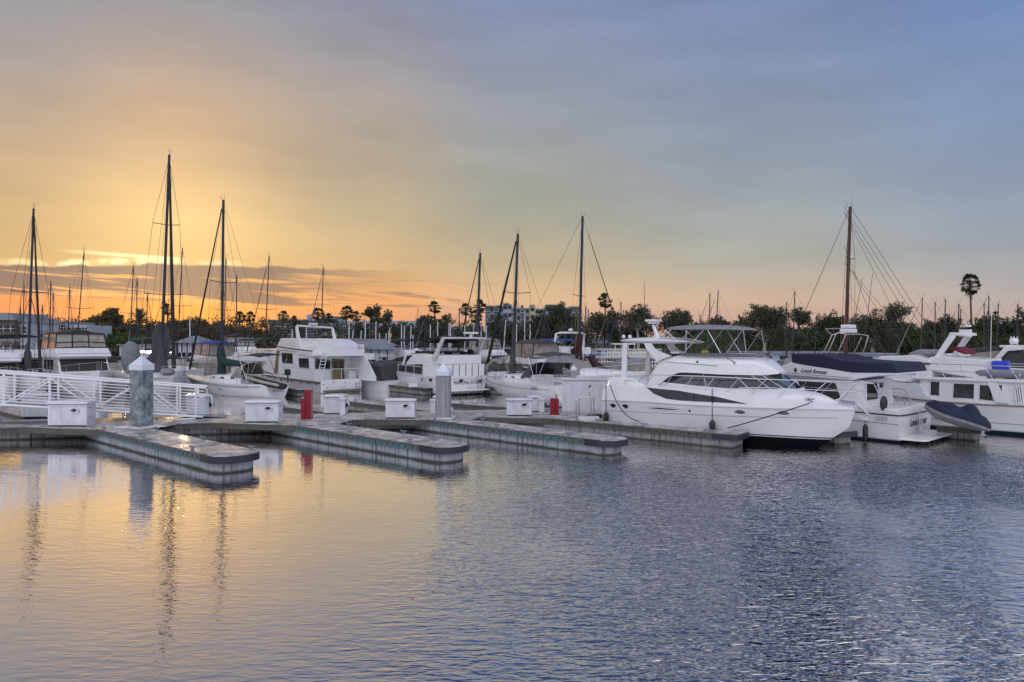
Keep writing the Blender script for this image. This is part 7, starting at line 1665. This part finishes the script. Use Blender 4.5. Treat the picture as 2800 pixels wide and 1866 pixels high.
Y=255; k=Y/F; B_=bld('large grey blue hotel block with a yellowish tower behind the central trees',1458,Y,'hotel_block')
xx=lambda p:(p-1458)*k; zz_=lambda py:ZA(py,Y)-.9
block(B_,xx(1327),xx(1375),zz_(838),WB,14,0,nx=4,nz=6,balc=True); block(B_,xx(1375.5),xx(1400),zz_(832),WB,14,-1.0,nx=2,nz=6); block(B_,xx(1400.5),xx(1447),zz_(842),WG,14,0,nx=4,nz=6,balc=True)
block(B_,xx(1447.5),xx(1464),zz_(838),WY,13,-1.5,nx=1,nz=6); block(B_,xx(1464.5),xx(1490),zz_(844),WG,14,0,nx=3,nz=6); block(B_,xx(1490.5),xx(1545),zz_(836),WB,14,.5,nx=5,nz=6); block(B_,xx(1545.5),xx(1590),zz_(841),WG,14,0,nx=4,nz=6,balc=True)
M=MB()
for a,b,t_ in ((1325,1352,836),(1356,1374,835),(1375,1392,829),(1424,1432,835),(1449,1462,834),(1492,1530,833),(1528,1543,830),(1558,1589,838)): M.slab([(xx(a),-1.8),(xx(b),-1.8),(xx(b),12),(xx(a),12)],zz_(t_+2.6),zz_(t_))
M.build('roof',WY,B_,each=True)
Y=215; k=Y/F; B_=bld('grey apartment block with balconies behind the double-deck trawler',830,Y); xx=lambda p:(p-830)*k; zz_=lambda py:ZA(py,Y)-.9
block(B_,xx(737),xx(780),zz_(876),WG,12,0,nx=4,nz=4,balc=True); block(B_,xx(780.5),xx(840),zz_(878),WG,12,.6,nx=6,nz=4,balc=True); block(B_,xx(840.5),xx(880),zz_(874),WB,12,0,nx=4,nz=4,balc=True); block(B_,xx(880.5),xx(924),zz_(868),WG,12,-.5,nx=4,nz=4)
M=MB(); M.slab([(xx(833),2),(xx(840),2),(xx(840),5),(xx(833),5)],zz_(877),zz_(860)); M.build('chimney',WG,B_); M=MB(); M.slab([(xx(735),-.4),(xx(842),-.4),(xx(842),12),(xx(735),12)],zz_(877),zz_(874.5)); M.slab([(xx(879),-.9),(xx(926),-.9),(xx(926),12),(xx(879),12)],zz_(868),zz_(866)); M.build('roof',ROOFM,B_,each=True)
block(bld('low grey housing row between the apartment block and the distant hill',985,235,'housing_row'),-11,25,ZA(878,235)-.9,WG,10,nx=12,nz=3)
block(bld('distant pale housing row left of the leaning fan palm',1215,250,'housing_row'),-16,14,ZA(893,250)-.9,WB,10,nx=12,nz=3)
Y=125; k=Y/F; B_=bld('dark gabled waterfront apartments at the far left with a pale sloping roof',30,Y,'gabled_apartments'); xx=lambda p:(p-30)*k; zz_=lambda py:ZA(py,Y)-.9
block(B_,xx(-60),xx(40),zz_(875),WBR,9,0,nx=5,nz=2,win=GLASSG,frame=True,ww=1.2,wh=1.1); block(B_,xx(40.5),xx(72),zz_(880),WG,8,1,nx=2,nz=2,frame=True,ww=1.0,wh=1.1)
M=MB(); M.prism([(xx(-62),zz_(875)),(xx(-58),zz_(856)),(xx(30),zz_(856)),(xx(43),zz_(872)),(xx(43),zz_(876))],-.5,9.5); M.build('roof',ROOFM,B_); M=MB(); M.prism([(xx(40.5),zz_(880)),(xx(52),zz_(868)),(xx(64),zz_(868)),(xx(76),zz_(882))],.5,9.5); M.build('roof',ROOFM,B_)
Y=140; k=Y/F; B_=bld('flat-roofed waterfront apartments with rows of white windows, left of the clear enclosure',135,Y,'flat_apartments'); xx=lambda p:(p-135)*k; zz_=lambda py:ZA(py,Y)-.9
block(B_,xx(73),xx(105),zz_(886),WG,9,0,nx=2,nz=2,frame=True,ww=1.1,wh=1.1); block(B_,xx(105.5),xx(178),zz_(882),WG,10,0,nx=9,nz=3,frame=True,ww=.7,wh=1.0); block(B_,xx(178.5),xx(232),zz_(889),WG,9,.5,nx=6,nz=3,frame=True,ww=.7,wh=.8)
M=MB(); M.slab([(xx(103),-.5),(xx(180),-.5),(xx(180),10),(xx(103),10)],zz_(882),zz_(879)); M.build('roof',ROOFM,B_)
# boathouses
def boathouse(label,px,Y,w,z0,z1,d=6,two=None,name='floating_boathouse',mt=None,nx=3):
    b=thing(name,label,'boathouse',XY(px,Y,0)); mt=mt or WW_
    M=MB(); M.slab([(-w/2-.5,-.8),(w/2+.5,-.8),(w/2+.5,d+.5),(-w/2-.5,d+.5)],-.3,.5); M.build('float',CONCB,b)
    block(b,-w/2,w/2,z1,mt,d,0,.5,nx,1,ww=.8,wh=1.0,frame=True)
    M=MB(); M.add([(-w/2-.4,-.5,z1),(w/2+.4,-.5,z1),(w/2+.4,d+.4,z1),(-w/2-.4,d+.4,z1),(-w/2+.8,d/2,z1+.75),(w/2-.8,d/2,z1+.75)],[(0,1,5,4),(1,2,5),(2,3,4,5),(3,0,4),(3,2,1,0)]); M.build('roof',ROOFM,b)
    M=MB()
    for i in range(5): M.box((-w/2+w*i/4,-.03,(.5+z1)/2),(.10,.05,z1-.5))
    M.build('trim_board',DARKM,b,each=True)
    return b
boathouse('taller white boathouse with a hipped grey roof behind the double-deck trawler',1005,74,4.2,0,ZA(946,74),5)
boathouse('lower white boathouse with black window frames left of the grey-arched cruiser',1014,66,3.2,0,ZA(956,66),4)
boathouse('pale boathouse with a flat front behind the green canopy boat',512,72,2.2,0,ZA(938,72),4,nx=2)
boathouse('beige floating shed behind the double-deck trawler roof',930,80,3.4,0,ZA(944,80),4,mt=WC)
# quay buildings glimpsed under the trees
for px,Y,w,py,mt_,nx,lab in ((1240,150,30,955,WG,12,'long low grey quay building behind the tan sail cover'),(1440,150,24,953,WC,10,'low cream quay building behind the radar tripod boat'),(600,150,26,958,WG,9,'low grey quay building behind the green-covered sloop'),(1640,148,12,956,WG,5,'low grey shed left of the riverboat'),(2185,150,9,902,WBR,3,'dark brown house between the pale-trunked trees'),(2165,100,14,966,WB,6,'low pale blue shed behind the navy bridge cover'),(2330,100,12,970,WB,5,'low blue grey shed right of the wooden mast'),(420,140,14,945,WG,6,'low grey quay building behind the tallest mast foot')):
    b=bld(lab,px,Y,'quay_building'); z=ZA(py,Y)-.9; block(b,-w/2,w/2,z,mt_,6,nx=nx,nz=1 if z<4 else 2,ww=w/nx*.5,wh=min(1.0,z*.4)); M=MB(); M.slab([(-w/2-.4,-.5),(w/2+.4,-.5),(w/2+.4,6.4),(-w/2-.4,6.4)],z,z+.2); M.build('roof',ROOFM,b)
# riverboat
Y=68; k=Y/F; rb=thing('riverboat','cream double-deck riverboat with white railings behind the yacht hardtop','riverboat',XY(1712,Y,0)); xx=lambda p:(p-1712)*k
CR=mat('riverboat_cream',(.50,.46,.38),.6,var=.15,vscale=1)
z0=ZA(1035,Y)
M=MB(); M.slab([(xx(1632),0),(xx(1645),-1.2),(xx(1800),-1.6),(xx(1800),4),(xx(1645),3.4)],-.3,ZA(1022,Y)); M.build('hull',CR,rb,bevel=.05)
for a,b,t0,t1,nm in ((1650,1795,1022,1005,'lower_deck'),(1655,1793,1002,981,'saloon')):
    M=MB(); M.slab([(xx(a),-.6),(xx(b),-.9),(xx(b),3.4),(xx(a),3.0)],ZA(t0,Y)+.001,ZA(t1,Y)); M.build(nm,CR,rb,bevel=.02)
for i in range(7):
    px=1662+i*19; M=MB(); M.box((xx(px),-.90,ZA(992,Y)),(.42,.5,.62)); M.build('window',GLASSG,rb)
for py in (1004,979.5):
    M=MB(); M.slab([(xx(1628),.2),(xx(1640),-1.4),(xx(1798),-1.8),(xx(1798),3.8),(xx(1640),3.4)],ZA(py,Y),ZA(py-2.2,Y)); M.build('deck',CR,rb,bevel=.03)
for py in (1001,977):
    M=MB(); pts=[(xx(1630),.1),(xx(1641),-1.35),(xx(1797),-1.75)]
    for q in (0,.35,.7): M.tube([(a,b,ZA(py,Y)+.10+q) for a,b in pts],.035,5)
    for i in range(22):
        q=i/21; a=Vector(pts[1]).lerp(Vector(pts[2]),q); M.tube([(a.x,a.y,ZA(py,Y)),(a.x,a.y,ZA(py,Y)+.8)],.03,4)
    M.build('railing',WHITEP,rb)
M=MB(); M.slab([(xx(1672),.2),(xx(1790),.2),(xx(1790),2.8),(xx(1672),2.8)],ZA(977,Y),ZA(960,Y)); M.build('upper_cabin',CR,rb); M=MB(); M.slab([(xx(1680),.3),(xx(1740),.3),(xx(1740),2.6),(xx(1680),2.6)],ZA(943,Y),ZA(939,Y)); 
for a in (1684,1700,1720,1737): M.tube([(xx(a),.4,ZA(960,Y)),(xx(a),.4,ZA(943,Y))],.04,5)
M.build('canopy',GELW,rb)
# flags
fl=thing('flag','yellow and pink flag on a staff by the boathouses','flag',XY(1063,70,0)); M=MB(); M.tube([(0,0,1.2),(0,0,ZA(905,70))],.03,5); M.build('staff',WHITEP,fl)
M=MB(); z=ZA(912,70); M.grid([[(.03,.0,z),(.15,.05,z),(.30,-.03,z-.02)],[(.03,.0,z-.35),(.16,.04,z-.36),(.28,-.02,z-.36)]]); M.build('yellow_cloth',YELL,fl,solid=.01); M=MB(); M.grid([[(.03,.0,z-.38),(.14,.05,z-.38),(.22,-.03,z-.40)],[(.03,.0,z-1.0),(.12,.04,z-1.02),(.18,-.02,z-1.0)]]); M.build('pink_cloth',PINK,fl,solid=.01)
